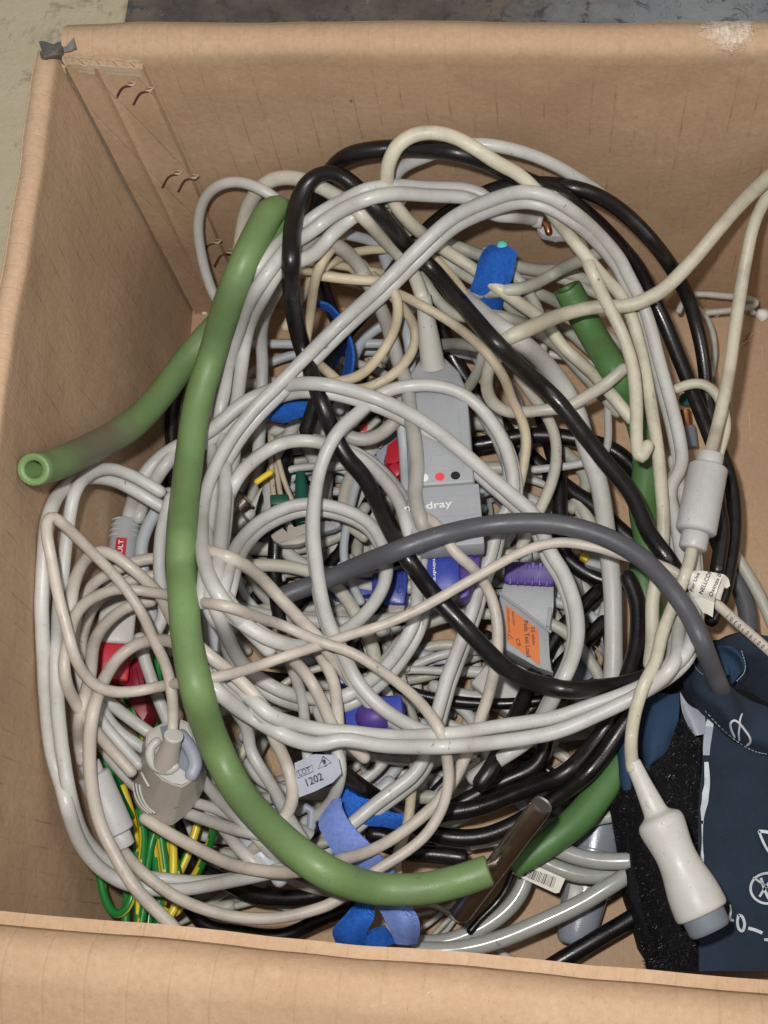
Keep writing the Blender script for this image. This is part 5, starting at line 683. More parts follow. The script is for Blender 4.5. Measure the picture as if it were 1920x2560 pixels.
  '-1199,883,50 -1147,809,50 -1133,728,50 -1176,662,50 -1253,626,50 -1337,605,50 -1423,593,50 -1511,590,50 -1600,595,50 -1689,606,50 -1770,632,50 -1805,701,50 -1811,788,50 -1816,832,50'),
 ('cable', 'blueish', 3.36, 0, 'thick bluish white lead coiled deep in the box by the earth wires', 'leads coiled at the bottom of the box',
  '-1470,971,70 -1403,907,70 -1350,833,70 -1315,751,70 -1290,667,70 -1271,582,70 -1265,498,70 -1288,420,70 -1337,355,70 -1404,309,70 -1485,288,70 -1570,293,70 -1652,323,70 -1724,374,70 -1771,445,70 -1785,528,70 -1789,613,70'),
 ('cable', 'black', 3.37, 0, 'thick black lead coiled deep in the box by the front flap', 'leads coiled at the bottom of the box',
  '-1043,564,80 -1100,502,80 -1174,465,80 -1259,461,80 -1341,493,80 -1406,552,80 -1441,631,80 -1448,717,80 -1438,803,80'),
 ('cable', 'sage', 2.75, 0, 'sage grey lead coiled deep in the box around the lot tag', 'leads coiled at the bottom of the box',
  '-838,765,199 -857,684,199 -893,612,199 -957,562,199 -1035,534,199 -1119,526,199 -1203,541,199 -1282,577,199 -1347,633,199 -1388,708,199 -1397,791,199 -1389,876,199 -1369,958,199 -1336,1036,199 -1289,1106,199 -1276,1123,199'),
 ('cable', 'sage', 2.74, 0, 'sage grey lead coiled deep in the box by the earth wires', 'leads coiled at the bottom of the box',
  '-1102,739,158 -1037,679,158 -1001,607,158 -1038,548,158 -1115,516,158 -1199,500,158 -1284,490,158 -1370,486,158 -1457,488,158 -1544,495,158 -1631,508,158 -1714,531,158 -1761,592,158 -1766,612,158'),
 ('cable', 'cream2', 2.79, 0, 'off white lead coiled deep in the box by the earth wires', 'leads coiled at the bottom of the box',
  '-493,709,162 -438,773,162 -381,837,162 -321,899,162 -255,956,162 -182,1003,162 -100,1033,162 -13,1037,162 70,1013,162 146,970,162 214,915,162 275,854,162 333,790,162 375,742,162'),
 ('cable', 'black', 2.78, 0, 'black lead coiled deep in the box behind the finger clip', 'leads coiled at the bottom of the box',
  '-494,771,164 -435,833,164 -372,891,164 -301,941,164 -222,976,164 -136,987,164 -50,969,164 27,930,164 97,877,164 160,818,164 219,755,164 275,691,164 331,627,164 372,579,164'),
 ('cable', 'blueish', 3.02, 0, 'bluish white lead coiled deep in the box around the lot tag', 'leads coiled at the bottom of the box',
  '-504,835,50 -435,888,50 -358,931,50 -272,951,50 -184,943,50 -102,910,50 -28,860,50 39,802,50 100,739,50 159,674,50 216,609,50 273,544,50 331,481,50 375,435,50'),
 ('cable', 'blueish', 2.8, 0, 'bluish white lead coiled deep in the box by the earth wires', 'leads coiled at the bottom of the box',
  '-505,858,52 -422,890,52 -334,899,52 -248,879,52 -169,837,52 -99,783,52 -34,722,52 26,658,52 84,593,52 141,527,52 199,463,52 259,402,52 323,346,52 373,306,52'),
 ('cable', 'grey', 2.79, 0, 'mid grey lead coiled deep in the box by the front flap', 'leads coiled at the bottom of the box',
  '-864,426,47 -942,391,47 -1023,363,47 -1108,352,47 -1195,356,48 -1281,374,49 -1361,410,49 -1428,467,50 -1461,543,50 -1452,625,50 -1427,706,50 -1386,780,50 -1323,835,50 -1242,864,50 -1154,870,50 -1087,869,50'),
 ('cable', 'blueish', 3.35, 0, 'thick bluish white lead coiled deep in the box around the lot tag', 'leads coiled at the bottom of the box',
  '-706,832,183 -773,777,183 -852,744,183 -937,724,183 -1024,713,183 -1112,710,183 -1201,714,183 -1289,726,183 -1376,747,183 -1459,782,183 -1520,845,183 -1532,865,183'),
 ('cable', 'sage', 2.76, 0, 'sage grey lead coiled deep in the box by the earth wires', 'leads coiled at the bottom of the box',
  '-1537,415,160 -1623,422,160 -1700,453,160 -1751,520,160 -1768,602,160 -1775,687,160 -1783,771,160 -1752,841,160 -1680,879,160 -1594,890,160 -1507,878,160 -1427,841,160 -1367,777,160 -1323,701,160'),
 ('cable', 'blueish', 3.38, 0, 'thick bluish white lead coiled deep in the box around the lot tag', 'leads coiled at the bottom of the box',
  '-1458,1073,101 -1369,1078,101 -1279,1076,101 -1191,1053,101 -1114,1006,101 -1058,936,101 -1015,857,101 -977,776,101 -954,692,101 -957,608,101 -986,531,101 -1045,474,101 -1120,437,101 -1201,412,101 -1286,403,101 -1373,409,101 -1459,426,101 -1481,431,101'),
 ('cable', 'sage', 3.3, 0, 'thick sage grey lead coiled deep in the box by the earth wires', 'leads coiled at the bottom of the box',
  '-1456,247,162 -1538,231,162 -1621,228,162 -1700,252,162 -1737,316,162 -1744,398,162 -1752,481,162 -1760,564,162 -1768,649,162 -1776,734,162 -1780,777,162'),
 ('cable', 'white', 2.94, 0, 'white lead coiled deep in the box by the earth wires', 'leads coiled at the bottom of the box',
  '-1339,584,198 -1422,566,198 -1508,561,198 -1595,574,198 -1679,603,198 -1742,660,198 -1768,742,198 -1776,828,198 -1780,915,198 -1770,1002,198'),
 ('cable', 'sage', 3.68, 0, 'thick sage grey lead coiled deep in the box right of the sensor block', 'leads coiled at the bottom of the box',
  '-1148,2396,190 -1100,2481,190 -1045,2561,190 -979,2630,190 -901,2684,190 -813,2720,190 -720,2741,190 -625,2754,190 -529,2761,190 -433,2763,190 -337,2761,190 -241,2754,190 -145,2743,190 -51,2725,190 39,2690,190 120,2637,190 193,2571,190 260,2499,190 293,2414,190 257,2329,190 213,2270,190'),
 ('cable', 'sage', 2.9, 0, 'sage grey lead coiled deep in the box under the inner rings', 'leads coiled at the bottom of the box',
  '-871,2232,302 -918,2150,302 -983,2087,302 -1065,2045,302 -1151,2017,302 -1241,2000,302 -1333,1994,302 -1425,1999,302 -1517,2014,302 -1608,2040,302 -1696,2079,302 -1774,2137,302 -1828,2220,302 -1849,2267,302'),
 ('cable', 'blueish', 2.52, 0, 'slim bluish white lead coiled deep in the box right of the sensor block', 'leads coiled at the bottom of the box',
  '-433,3153,363 -345,3117,363 -284,3041,363 -246,2945,363 -216,2846,363 -191,2747,363 -168,2648,363 -149,2549,363 -136,2450,363 -129,2352,363 -132,2254,363 -149,2160,363 -183,2071,363 -232,1994,363 -297,1930,363 -374,1884,363 -435,1857,363'),
 ('cable', 'blueish', 2.58, 0, 'slim bluish white lead coiled deep in the box under the blue ribbed strap', 'leads coiled at the bottom of the box',
  '-1630,3131,385 -1536,3140,385 -1440,3142,385 -1345,3142,385 -1249,3142,385 -1154,3142,385 -1058,3142,385 -963,3142,385 -867,3144,385 -775,3137,385 -698,3079,385 -643,2992,385 -604,2896,385 -584,2796,385 -599,2698,385 -634,2605,385 -643,2582,385'),
 ('cable', 'white', 3.04, 0, 'white lead coiled deep in the box under the left rings', 'leads coiled at the bottom of the box',
  '-418,1691,350 -504,1668,350 -589,1645,350 -676,1627,350 -763,1615,350 -851,1607,350 -940,1604,350 -1029,1605,350 -1118,1611,350 -1207,1621,350 -1295,1634,350 -1384,1652,350 -1471,1678,350 -1556,1713,350 -1630,1766,350 -1666,1849,350 -1657,1938,350 -1613,2015,350 -1556,2085,350 -1494,2149,350 -1461,2181,350'),
 ('cable', 'black', 3.04, 0, 'black lead coiled deep in the box under the red clip', 'leads coiled at the bottom of the box',
  '-737,2514,144 -803,2443,144 -879,2389,144 -969,2362,144 -1063,2361,144 -1155,2385,144 -1240,2433,144 -1308,2507,144 -1344,2602,144 -1350,2705,144 -1334,2807,144 -1305,2906,144 -1270,3002,144 -1260,3026,144'),
 ('cable', 'white', 3.53, 0, 'thick white lead coiled deep in the box under the red clip', 'leads coiled at the bottom of the box',
  '-310,2839,331 -261,2749,331 -212,2661,331 -168,2571,331 -134,2477,331 -105,2382,331 -84,2285,331 -80,2189,331 -104,2097,331 -155,2019,331 -219,1952,331 -291,1897,331 -370,1853,331 -454,1822,331 -542,1802,331 -631,1790,331 -720,1786,331 -810,1791,331 -899,1806,331 -987,1831,331 -1074,1862,331 -1158,1902,331 -1236,1954,331 -1299,2026,331 -1340,2113,331 -1365,2208,331 -1376,2306,331 -1367,2403,331 -1341,2496,331 -1306,2587,331 -1272,2679,331 -1264,2702,331'),
 ('cable', 'sage', 3.46, 0, 'thick sage grey lead coiled deep in the box under the violet dome', 'leads coiled at the bottom of the box',
  '-677,1472,95 -649,1382,95 -629,1291,95 -625,1201,95 -648,1116,95 -700,1047,95 -773,1000,95 -858,982,95 -945,996,95 -1025,1039,95 -1062,1066,95'),
 ('cable', 'cream2', 2.86, 0, 'off white lead coiled deep in the box under the violet dome', 'leads coiled at the bottom of the box',
  '-684,1160,162 -693,1250,162 -675,1337,162 -640,1421,162 -586,1491,162 -506,1525,162 -415,1530,162 -328,1508,162 -287,1488,162'),
 ('cable', 'white', 2.64, 0, 'slim white lead coiled deep in the box under the red clip', 'leads coiled at the bottom of the box',
  '-487,2647,50 -528,2552,50 -583,2470,50 -662,2416,50 -752,2382,50 -845,2357,50 -940,2342,50 -1036,2336,50 -1133,2340,50 -1229,2355,50 -1325,2378,50 -1419,2411,50 -1506,2461,50 -1577,2536,50 -1619,2632,50 -1620,2734,50 -1589,2832,50 -1546,2926,50 -1495,3015,50 -1469,3060,50'),
 ('cable', 'sage', 3.7, 0, 'thick sage grey lead coiled deep in the box under the inner rings', 'leads coiled at the bottom of the box',
  '-1051,3006,87 -1021,2901,87 -990,2798,87 -966,2694,87 -957,2589,87 -963,2486,87 -983,2387,87 -1024,2298,87 -1085,2225,87 -1160,2167,87 -1242,2124,87 -1332,2099,87 -1426,2094,87 -1520,2109,87 -1611,2144,87 -1697,2194,87 -1775,2259,87 -1838,2340,87 -1881,2435,87 -1908,2537,87 -1921,2641,87 -1920,2745,87 -1906,2849,87 -1889,2953,87 -1881,3005,87'),
 ('cable', 'grey', 2.93, 0, 'mid grey lead coiled deep in the box under the grey clamp', 'leads coiled at the bottom of the box',
  '-952,1697,278 -1036,1667,278 -1122,1649,278 -1211,1661,278 -1296,1698,278 -1369,1757,278 -1429,1832,278 -1472,1919,278 -1491,2013,278 -1491,2110,278 -1483,2206,278 -1472,2304,278 -1456,2401,278 -1430,2495,278 -1385,2580,278 -1320,2648,278 -1236,2684,278 -1142,2686,278 -1053,2654,278 -980,2586,278 -931,2528,278'),
 ('cable', 'sage', 3.43, 0, 'thick sage grey lead coiled deep in the box under the left rings', 'leads coiled at the bottom of the box',
  '-1389,941,266 -1472,979,266 -1550,1023,266 -1611,1089,266 -1647,1172,266 -1654,1260,266 -1636,1345,266 -1607,1429,266 -1573,1511,266 -1526,1586,266 -1463,1647,266 -1384,1684,266 -1295,1700,266 -1204,1704,266 -1113,1700,266 -1023,1681,266 -941,1638,266 -882,1599,266'),
 ('cable', 'sage', 2.71, 0, 'slim sage grey lead coiled deep in the box under the blue ribbed strap', 'leads coiled at the bottom of the box',
  '-1947,2882,88 -1909,2977,88 -1864,3068,88 -1805,3149,88 -1731,3215,88 -1645,3261,88 -1550,3287,88 -1451,3296,88 -1350,3296,88 -1250,3295,88 -1150,3294,88 -1050,3287,88 -951,3263,88 -859,3218,88 -776,3154,88 -705,3075,88 -649,2983,88 -605,2886,88 -594,2861,88'),
 ('cable', 'white', 3.44, 0, 'thick white lead coiled deep in the box under the test block', 'leads coiled at the bottom of the box',
  '58,1611,215 110,1534,215 145,1451,215 134,1366,215 72,1305,215 -10,1271,215 -98,1252,215 -187,1244,215 -276,1247,215 -365,1262,215 -451,1289,215 -494,1304,215'),
 ('cable', 'white', 2.93, 0, 'white lead coiled deep in the box around the lot tag', 'leads coiled at the bottom of the box',
  '-1069,1599,346 -981,1578,346 -898,1546,346 -834,1483,346 -787,1404,346 -747,1323,346 -713,1240,346 -689,1155,346 -682,1068,346 -690,983,346 -721,906,346 -777,846,346 -848,802,346 -926,771,346 -1008,755,346 -1093,754,346 -1178,767,346 -1260,795,346 -1333,843,346 -1399,902,346 -1447,948,346'),
 ('cable', 'blueish', 2.88, 0, 'bluish white lead coiled deep in the box under the test block', 'leads coiled at the bottom of the box',
  '-994,1503,225 -934,1569,225 -868,1631,225 -795,1684,225 -714,1723,225 -626,1747,225 -535,1762,225 -444,1770,225 -352,1773,225 -260,1774,225 -168,1773,225 -76,1769,225 16,1761,225 107,1745,225 195,1720,225 278,1682,225 348,1625,225 380,1543,225 387,1497,225'),
 ('cable', 'white', 3.58, 0, 'thick white lead coiled deep in the box under the grey clamp', 'leads coiled at the bottom of the box',
  '-1210,2964,298 -1178,2862,298 -1149,2761,298 -1123,2660,298 -1101,2559,298 -1089,2458,298 -1086,2357,298 -1098,2260,298 -1131,2171,298 -1183,2095,298 -1253,2038,298 -1336,2007,298 -1426,2010,298 -1512,2048,298 -1590,2105,298'),
 ('cable', 'black', 2.78, 0, 'black lead coiled deep in the box under the test block', 'leads coiled at the bottom of the box',
  '381,1538,348 386,1448,348 372,1363,348 315,1300,348 239,1258,348 157,1228,348 72,1210,348 -14,1199,348 -101,1192,348 -188,1190,348 -274,1193,348 -361,1200,348 -447,1212,348 -533,1229,348 -617,1254,348 -699,1288,348 -776,1332,348 -837,1395,348 -856,1479,348 -843,1566,348 -808,1648,348 -758,1722,348 -719,1777,348'),
 ('cable', 'cream2', 3.4, 0, 'thick off white lead coiled deep in the box under the left rings', 'leads coiled at the bottom of the box',
  '-1777,1442,412 -1791,1531,412 -1798,1620,412 -1777,1703,412 -1727,1773,412 -1660,1824,412 -1580,1856,412 -1494,1873,412 -1406,1882,412 -1317,1882,412 -1228,1874,412 -1140,1854,412 -1056,1821,412 -982,1768,412 -923,1698,412 -873,1621,412 -827,1542,412 -789,1461,412 -772,1374,412 -780,1288,412 -794,1203,412'),
 ('cable', 'white', 2.36, 0, 'slim white lead coiled deep in the box under the black bundle', 'leads coiled at the bottom of the box',
  '-791,1101,297 -753,1179,297 -715,1257,297 -665,1328,297 -599,1384,297 -521,1424,297 -437,1451,297 -350,1466,297 -261,1470,297 -173,1465,297 -85,1452,297 1,1428,297 81,1391,297 150,1337,297 204,1267,297 246,1190,297 284,1112,297 319,1032,297 346,951,297 355,867,297 337,785,297 297,711,297 240,649,297 169,604,297 89,578,297 6,562,297 -78,551,297 -162,540,297 -245,528,297 -287,521,297'),
 ('cable', 'cream2', 3.11, 0, 'off white lead coiled deep in the box under the red clip', 'leads coiled at the bottom of the box',
  '-856,2036,406 -927,2098,406 -967,2180,406 -966,2275,406 -941,2367,406 -900,2453,406 -838,2520,406 -753,2550,406 -661,2555,406 -571,2534,406 -495,2480,406 -443,2398,406 -432,2376,406'),
 ('cable', 'grey', 2.93, 0, 'mid grey lead coiled deep in the box around the lot tag', 'leads coiled at the bottom of the box',
  '-992,828,300 -1068,791,300 -1146,760,300 -1229,742,300 -1314,737,300 -1400,742,300 -1485,756,300 -1568,786,300 -1642,833,300 -1684,904,300 -1673,985,300 -1639,1061,300 -1589,1127,300 -1517,1170,300 -1434,1189,300 -1346,1193,300 -1258,1188,300 -1214,1185,300'),
 ('cable', 'sage', 2.96, 0, 'sage grey lead coiled deep in the box under the test block', 'leads coiled at the bottom of the box',
  '-748,1355,409 -700,1427,409 -647,1496,409 -580,1551,409 -502,1590,409 -418,1614,409 -331,1626,409 -243,1630,409 -155,1626,409 -67,1618,409 20,1603,409 103,1574,409 176,1526,409 235,1461,409 286,1389,409 327,1313,409 337,1231,409 294,1160,409 226,1108,409 148,1071,409 66,1051,409 -19,1038,409 -104,1024,409'),
 ('cable', 'sage', 3.17, 0, 'sage grey lead coiled deep in the box under the grey clamp', 'leads coiled at the bottom of the box',
  '-545,1722,186 -632,1700,186 -721,1709,186 -801,1753,186 -866,1821,186 -905,1908,186 -920,2003,186 -920,2100,186 -908,2196,186 -887,2292,186 -863,2388,186 -818,2472,186 -742,2522,186 -650,2530,186 -602,2526,186'),
 ('cable', 'sage', 3.11, 0, 'sage grey lead coiled deep in the box under the left rings', 'leads coiled at the bottom of the box',
  '-1635,1072,155 -1694,1145,155 -1752,1218,155 -1798,1299,155 -1814,1389,155 -1806,1479,155 -1785,1567,155 -1759,1655,155 -1732,1743,155 -1697,1828,155 -1647,1904,155 -1577,1961,155 -1494,1998,155 -1405,2020,155 -1312,2029,155 -1219,2027,155 -1126,2010,155 -1038,1974,155 -959,1917,155 -893,1847,155 -838,1767,155 -795,1681,155 -760,1592,155 -736,1501,155 -725,1409,155 -719,1317,155 -713,1226,155'),
 ('cable', 'sage', 2.45, 0, 'slim sage grey lead coiled deep in the box under the blue connectors', 'leads coiled at the bottom of the box',
  '-1504,1836,255 -1416,1856,255 -1328,1876,255 -1238,1891,255 -1147,1898,255 -1056,1901,255 -964,1900,255 -872,1895,255 -781,1884,255 -690,1867,255 -601,1841,255 -519,1799,255 -445,1743,255 -380,1676,255 -323,1603,255 -293,1521,255 -328,1448,255 -401,1399,255 -482,1362,255 -566,1337,255 -653,1321,255 -741,1311,255 -829,1303,255 -918,1298,255 -1007,1298,255 -1096,1299,255 -1162,1300,255'),
 ('cable', 'black', 2.89, 0, 'black lead coiled deep in the box under the blue connectors', 'leads coiled at the bottom of the box',
  '-463,1182,154 -553,1184,154 -642,1189,154 -731,1204,154 -818,1226,154 -902,1260,154 -980,1309,154 -1045,1374,154 -1079,1457,154 -1076,1548,154 -1054,1637,154 -1019,1722,154 -973,1801,154 -918,1876,154 -850,1936,154 -766,1971,154 -675,1989,154 -582,1995,154 -489,1992,154 -396,1988,154'),
 ('cable', 'black', 2.84, 0, 'black lead coiled deep in the box left of the blue clip', 'leads coiled at the bottom of the box',
  '-230,1571,204 -275,1492,204 -343,1437,204 -426,1406,204 -513,1383,204 -601,1365,204 -689,1352,204 -778,1342,204 -868,1336,204 -957,1332,204 -1047,1332,204 -1137,1335,204 -1227,1342,204 -1317,1352,204 -1407,1364,204 -1497,1382,204 -1586,1404,204 -1673,1435,204 -1748,1489,204 -1805,1565,204'),
 ('cable', 'blueish', 2.62, 0, 'slim bluish white lead coiled deep in the box under the blue ribbed strap', 'leads coiled at the bottom of the box',
  '-322,2568,161 -408,2523,161 -493,2478,161 -579,2438,161 -670,2408,161 -762,2389,161 -857,2378,161 -951,2373,161 -1047,2373,161 -1142,2378,161 -1237,2388,161 -1332,2406,161 -1426,2432,161 -1519,2465,161 -1609,2507,161 -1689,2568,161 -1729,2658,161 -1725,2760,161 -1698,2859,161 -1655,2950,161 -1598,3032,161 -1527,3100,161 -1443,3150,161 -1352,3184,161 -1257,3207,161 -1159,3216,161 -1060,3216,161 -960,3212,161 -861,3209,161 -836,3209,161'),
 ('cable', 'blueish', 2.52, 0, 'slim bluish white lead coiled deep in the box under the test block', 'leads coiled at the bottom of the box',
  '-489,1927,41 -394,1931,41 -300,1935,41 -205,1939,41 -111,1938,41 -16,1932,41 78,1922,41 171,1904,41 258,1871,41 333,1814,41 387,1738,41 409,1647,41 403,1552,41 396,1458,41 376,1370,41 309,1317,41 221,1295,41 129,1285,41 38,1278,41 -53,1271,41 -145,1266,41 -236,1265,41 -328,1268,41 -419,1276,41 -510,1289,41 -601,1305,41 -692,1324,41 -782,1341,41'),
 ('cable', 'blueish', 3.17, 0, 'bluish white lead coiled deep in the box right of the sensor block', 'leads coiled at the bottom of the box',
  '-460,3119,349 -365,3104,349 -274,3076,349 -199,3013,349 -140,2931,349 -94,2840,349 -60,2744,349 -36,2645,349 -30,2546,349 -62,2456,349 -123,2383,349 -199,2329,349 -284,2295,349 -373,2274,349 -464,2266,349 -555,2273,349 -645,2296,349 -734,2323,349'),
 ('cable', 'white', 3.11, 0, 'white lead coiled deep in the box under the test block', 'leads coiled at the bottom of the box',
  '-793,1949,79 -709,1992,79 -626,2036,79 -540,2074,79 -449,2099,79 -355,2110,79 -260,2113,79 -165,2108,79 -72,2093,79 19,2065,79 105,2023,79 182,1968,79 249,1901,79 302,1821,79 340,1734,79 368,1643,79 388,1551,79 404,1459,79 414,1366,79 418,1274,79 407,1184,79 375,1100,79 320,1029,79 251,971,79 176,923,79 96,883,79 12,854,79 -75,836,79 -163,826,79 -252,822,79 -341,826,79 -429,839,79 -516,858,79 -604,879,79 -691,899,79'),
 ('cable', 'white', 3.02, 0, 'white lead coiled deep in the box under the red clip', 'leads coiled at the bottom of the box',
  '-1631,2979,192 -1536,2996,192 -1440,3008,192 -1342,3006,192 -1245,2986,192 -1156,2942,192 -1085,2866,192 -1029,2777,192 -979,2684,192 -940,2587,192 -917,2487,192 -911,2385,192 -929,2289,192 -980,2211,192 -1053,2154,192 -1136,2112,192 -1223,2084,192 -1315,2071,192 -1408,2074,192 -1501,2090,192 -1571,2104,192'),
 ('cable', 'blueish', 2.27, 0, 'slim bluish white lead coiled deep in the box under the red clip', 'leads coiled at the bottom of the box',
  '-858,1695,404 -901,1778,404 -939,1864,404 -956,1956,404 -953,2050,404 -941,2144,404 -926,2239,404 -906,2333,404 -876,2425,404 -830,2507,404 -760,2564,404 -671,2583,404 -580,2569,404 -499,2523,404 -444,2444,404 -409,2352,404 -381,2258,404 -358,2164,404 -336,2070,404'),
 ('cable', 'blueish', 2.35, 0, 'slim bluish white lead coiled deep in the box under the sensor block neck', 'leads coiled at the bottom of the box',
  '-254,2218,323 -344,2241,323 -434,2266,323 -520,2302,323 -603,2348,323 -677,2409,323 -734,2489,323 -770,2583,323 -777,2683,323 -761,2783,323 -734,2881,323 -700,2977,323 -653,3067,323 -588,3140,323 -502,3176,323 -406,3175,323 -310,3174,323 -213,3174,323 -165,3174,323'),
 ('cable', 'white', 2.71, 0, 'slim white lead coiled deep in the box under the grey clamp', 'leads coiled at the bottom of the box',
  '-1441,2829,82 -1369,2896,82 -1286,2941,82 -1190,2943,82 -1100,2904,82 -1032,2826,82 -982,2732,82 -946,2633,82 -919,2532,82 -896,2431,82 -876,2330,82 -857,2230,82 -844,2131,82 -841,2032,82 -854,1936,82 -879,1844,82 -918,1759,82 -975,1688,82 -1049,1636,82 -1134,1613,82 -1226,1618,82 -1249,1621,82'),
 ('cable', 'grey', 2.45, 0, 'slim mid grey lead coiled deep in the box under the lower sweep', 'leads coiled at the bottom of the box',
  '-736,563,312 -821,569,312 -901,593,312 -972,640,312 -1025,706,312 -1053,786,312 -1063,871,312 -1061,956,312 -1048,1041,312 -1026,1124,312 -995,1204,312 -950,1276,312 -877,1316,312 -791,1322,312 -707,1297,312 -640,1241,312 -600,1162,312 -570,1079,312'),
 ('cable', 'sage', 1.98, 0, 'slim sage grey lead coiled deep in the box around the lot tag', 'leads coiled at the bottom of the box',
  '-930,547,211 -1014,537,211 -1098,527,211 -1183,524,211 -1269,531,211 -1354,545,211 -1437,570,211 -1518,605,211 -1594,650,211 -1656,710,211 -1686,789,211 -1685,873,211 -1668,956,211 -1641,1036,211 -1602,1111,211 -1550,1178,211 -1485,1232,211 -1408,1270,211 -1324,1292,211 -1236,1299,211 -1147,1297,211 -1058,1286,211 -971,1262,211 -885,1234,211 -864,1227,211'),
 ('cable', 'white', 2.32, 0, 'slim white lead coiled deep in the box under the red clip', 'leads coiled at the bottom of the box',
  '-1015,3034,401 -921,3012,401 -830,2977,401 -747,2922,401 -673,2854,401 -606,2778,401 -558,2691,401 -561,2598,401 -622,2531,401 -705,2490,401 -793,2463,401 -884,2443,401 -975,2429,401 -1067,2419,401 -1112,2414,401'),
 ('cable', 'white', 2.11, 0, 'slim white lead coiled deep in the box beneath the long black cable at right', 'leads coiled at the bottom of the box',
  '81,3075,401 176,3057,401 269,3033,401 355,2990,401 401,2911,401 404,2807,401 401,2704,401 401,2601,401 384,2509,401 311,2458,401 221,2432,401 129,2418,401 36,2408,401 12,2406,401'),
 ('cable', 'white', 2.15, 0, 'slim white lead coiled deep in the box under the violet dome', 'leads coiled at the bottom of the box',
  '-282,930,365 -366,919,365 -450,910,365 -535,906,365 -620,908,365 -705,916,365 -790,930,365 -874,949,365 -952,984,365 -1005,1048,365 -1012,1128,365 -970,1199,365 -911,1259,365 -843,1309,365 -763,1338,365 -677,1351,365 -590,1355,365 -503,1353,365 -416,1347,365 -350,1343,365'),
 ('cable', 'cream2', 2.18, 0, 'slim off white lead coiled deep in the box under the test block', 'leads coiled at the bottom of the box',
  '27,1032,386 -58,1029,386 -143,1029,386 -228,1038,386 -312,1055,386 -393,1082,386 -471,1118,386 -545,1164,386 -605,1226,386 -639,1305,386 -650,1392,386 -640,1480,386 -612,1563,386 -576,1645,386 -537,1725,386 -490,1802,386 -428,1865,386 -352,1912,386 -268,1940,386 -179,1950,386 -90,1955,386 -68,1957,386'),
 ('cable', 'cream2', 1.9, 0, 'slim off white lead coiled deep in the box around the lot tag', 'leads coiled at the bottom of the box',
  '-433,358,416 -511,336,416 -589,313,416 -667,294,416 -747,284,416 -828,283,416 -910,290,416 -991,305,416 -1070,327,416 -1149,354,416 -1224,389,416 -1293,436,416 -1349,497,416 -1389,569,416 -1417,647,416 -1430,728,416 -1425,809,416 -1406,888,416 -1379,966,416 -1347,1042,416 -1315,1118,416 -1277,1193,416 -1228,1259,416 -1162,1309,416 -1084,1342,416 -1001,1363,416 -916,1374,416 -830,1373,416 -743,1365,416 -657,1356,416 -614,1352,416'),
 ('cable', 'white', 2.07, 0, 'slim white lead coiled deep in the box under the grey clamp', 'leads coiled at the bottom of the box',
  '-1168,1571,327 -1255,1599,327 -1339,1635,327 -1412,1693,327 -1470,1767,327 -1503,1855,327 -1507,1948,327 -1496,2042,327 -1477,2134,327 -1450,2225,327 -1410,2310,327 -1356,2384,327 -1280,2432,327 -1190,2450,327 -1098,2451,327 -1005,2435,327 -923,2390,327 -859,2317,327 -830,2277,327'),
 ('cable', 'blueish', 2.22, 0, 'slim bluish white lead coiled deep in the box under the left rings', 'leads coiled at the bottom of the box',
  '-1107,1119,267 -1185,1082,267 -1268,1068,267 -1354,1086,267 -1431,1131,267 -1492,1198,267 -1530,1280,267 -1548,1369,267 -1545,1459,267 -1534,1549,267 -1519,1639,267 -1494,1726,267 -1449,1803,267 -1377,1847,267 -1288,1859,267'),
 ('cable', 'cream2', 2.11, 0, 'slim off white lead coiled deep in the box under the grey clamp', 'leads coiled at the bottom of the box',
  '-481,2323,141 -503,2225,141 -529,2130,141 -577,2048,141 -646,1985,141 -724,1936,141 -807,1894,141 -893,1862,141 -982,1837,141 -1072,1820,141 -1164,1809,141 -1256,1806,141 -1349,1810,141 -1442,1822,141 -1535,1841,141 -1627,1866,141 -1718,1895,141 -1804,1939,141 -1868,2012,141 -1904,2105,141 -1926,2204,141 -1936,2304,141 -1943,2406,141 -1945,2432,141'),
 ('cable', 'white', 2.14, 0, 'slim white lead coiled deep in the box under the sensor block', 'leads coiled at the bottom of the box',
  '-1022,2207,147 -961,2281,147 -897,2352,147 -820,2407,147 -732,2444,147 -640,2468,147 -545,2483,147 -450,2490,147 -354,2492,147 -258,2488,147 -162,2478,147 -67,2462,147 25,2437,147 112,2396,147 189,2337,147 254,2265,147 303,2180,147 329,2088,147 300,2004,147 223,1953,147 135,1921,147 45,1895,147 -47,1877,147 -139,1867,147 -232,1860,147 -325,1853,147'),
 ('cable', 'sage', 2.72, 0, 'slim sage grey lead coiled deep in the box under the grey clamp', 'leads coiled at the bottom of the box',
  '-1717,2351,94 -1697,2450,94 -1675,2549,94 -1640,2643,94 -1587,2725,94 -1510,2781,94 -1417,2804,94 -1319,2804,94 -1222,2782,94 -1138,2728,94 -1073,2645,94 -1025,2552,94 -988,2454,94 -957,2354,94 -928,2255,94 -902,2157,94 -883,2058,94 -878,1959,94 -889,1862,94 -905,1768,94 -913,1720,94'),
 ('cable', 'sage', 2.22, 0, 'slim sage grey lead coiled deep in the box under the blue ribbed strap', 'leads coiled at the bottom of the box',
  '-1761,3238,199 -1661,3238,199 -1562,3238,199 -1462,3238,199 -1363,3238,199 -1263,3239,199 -1168,3220,199 -1092,3150,199 -1039,3055,199 -1001,2954,199 -998,2851,199 -1017,2775,199'),
 ('cable', 'cream2', 2.24, 0, 'slim off white lead coiled deep in the box under the blue connectors', 'leads coiled at the bottom of the box',
  '-1346,1596,334 -1289,1664,334 -1226,1725,334 -1154,1777,334 -1073,1813,334 -986,1834,334 -897,1844,334 -807,1850,334 -716,1851,334 -625,1851,334 -534,1847,334 -444,1838,334 -355,1822,334 -269,1792,334 -189,1748,334'),
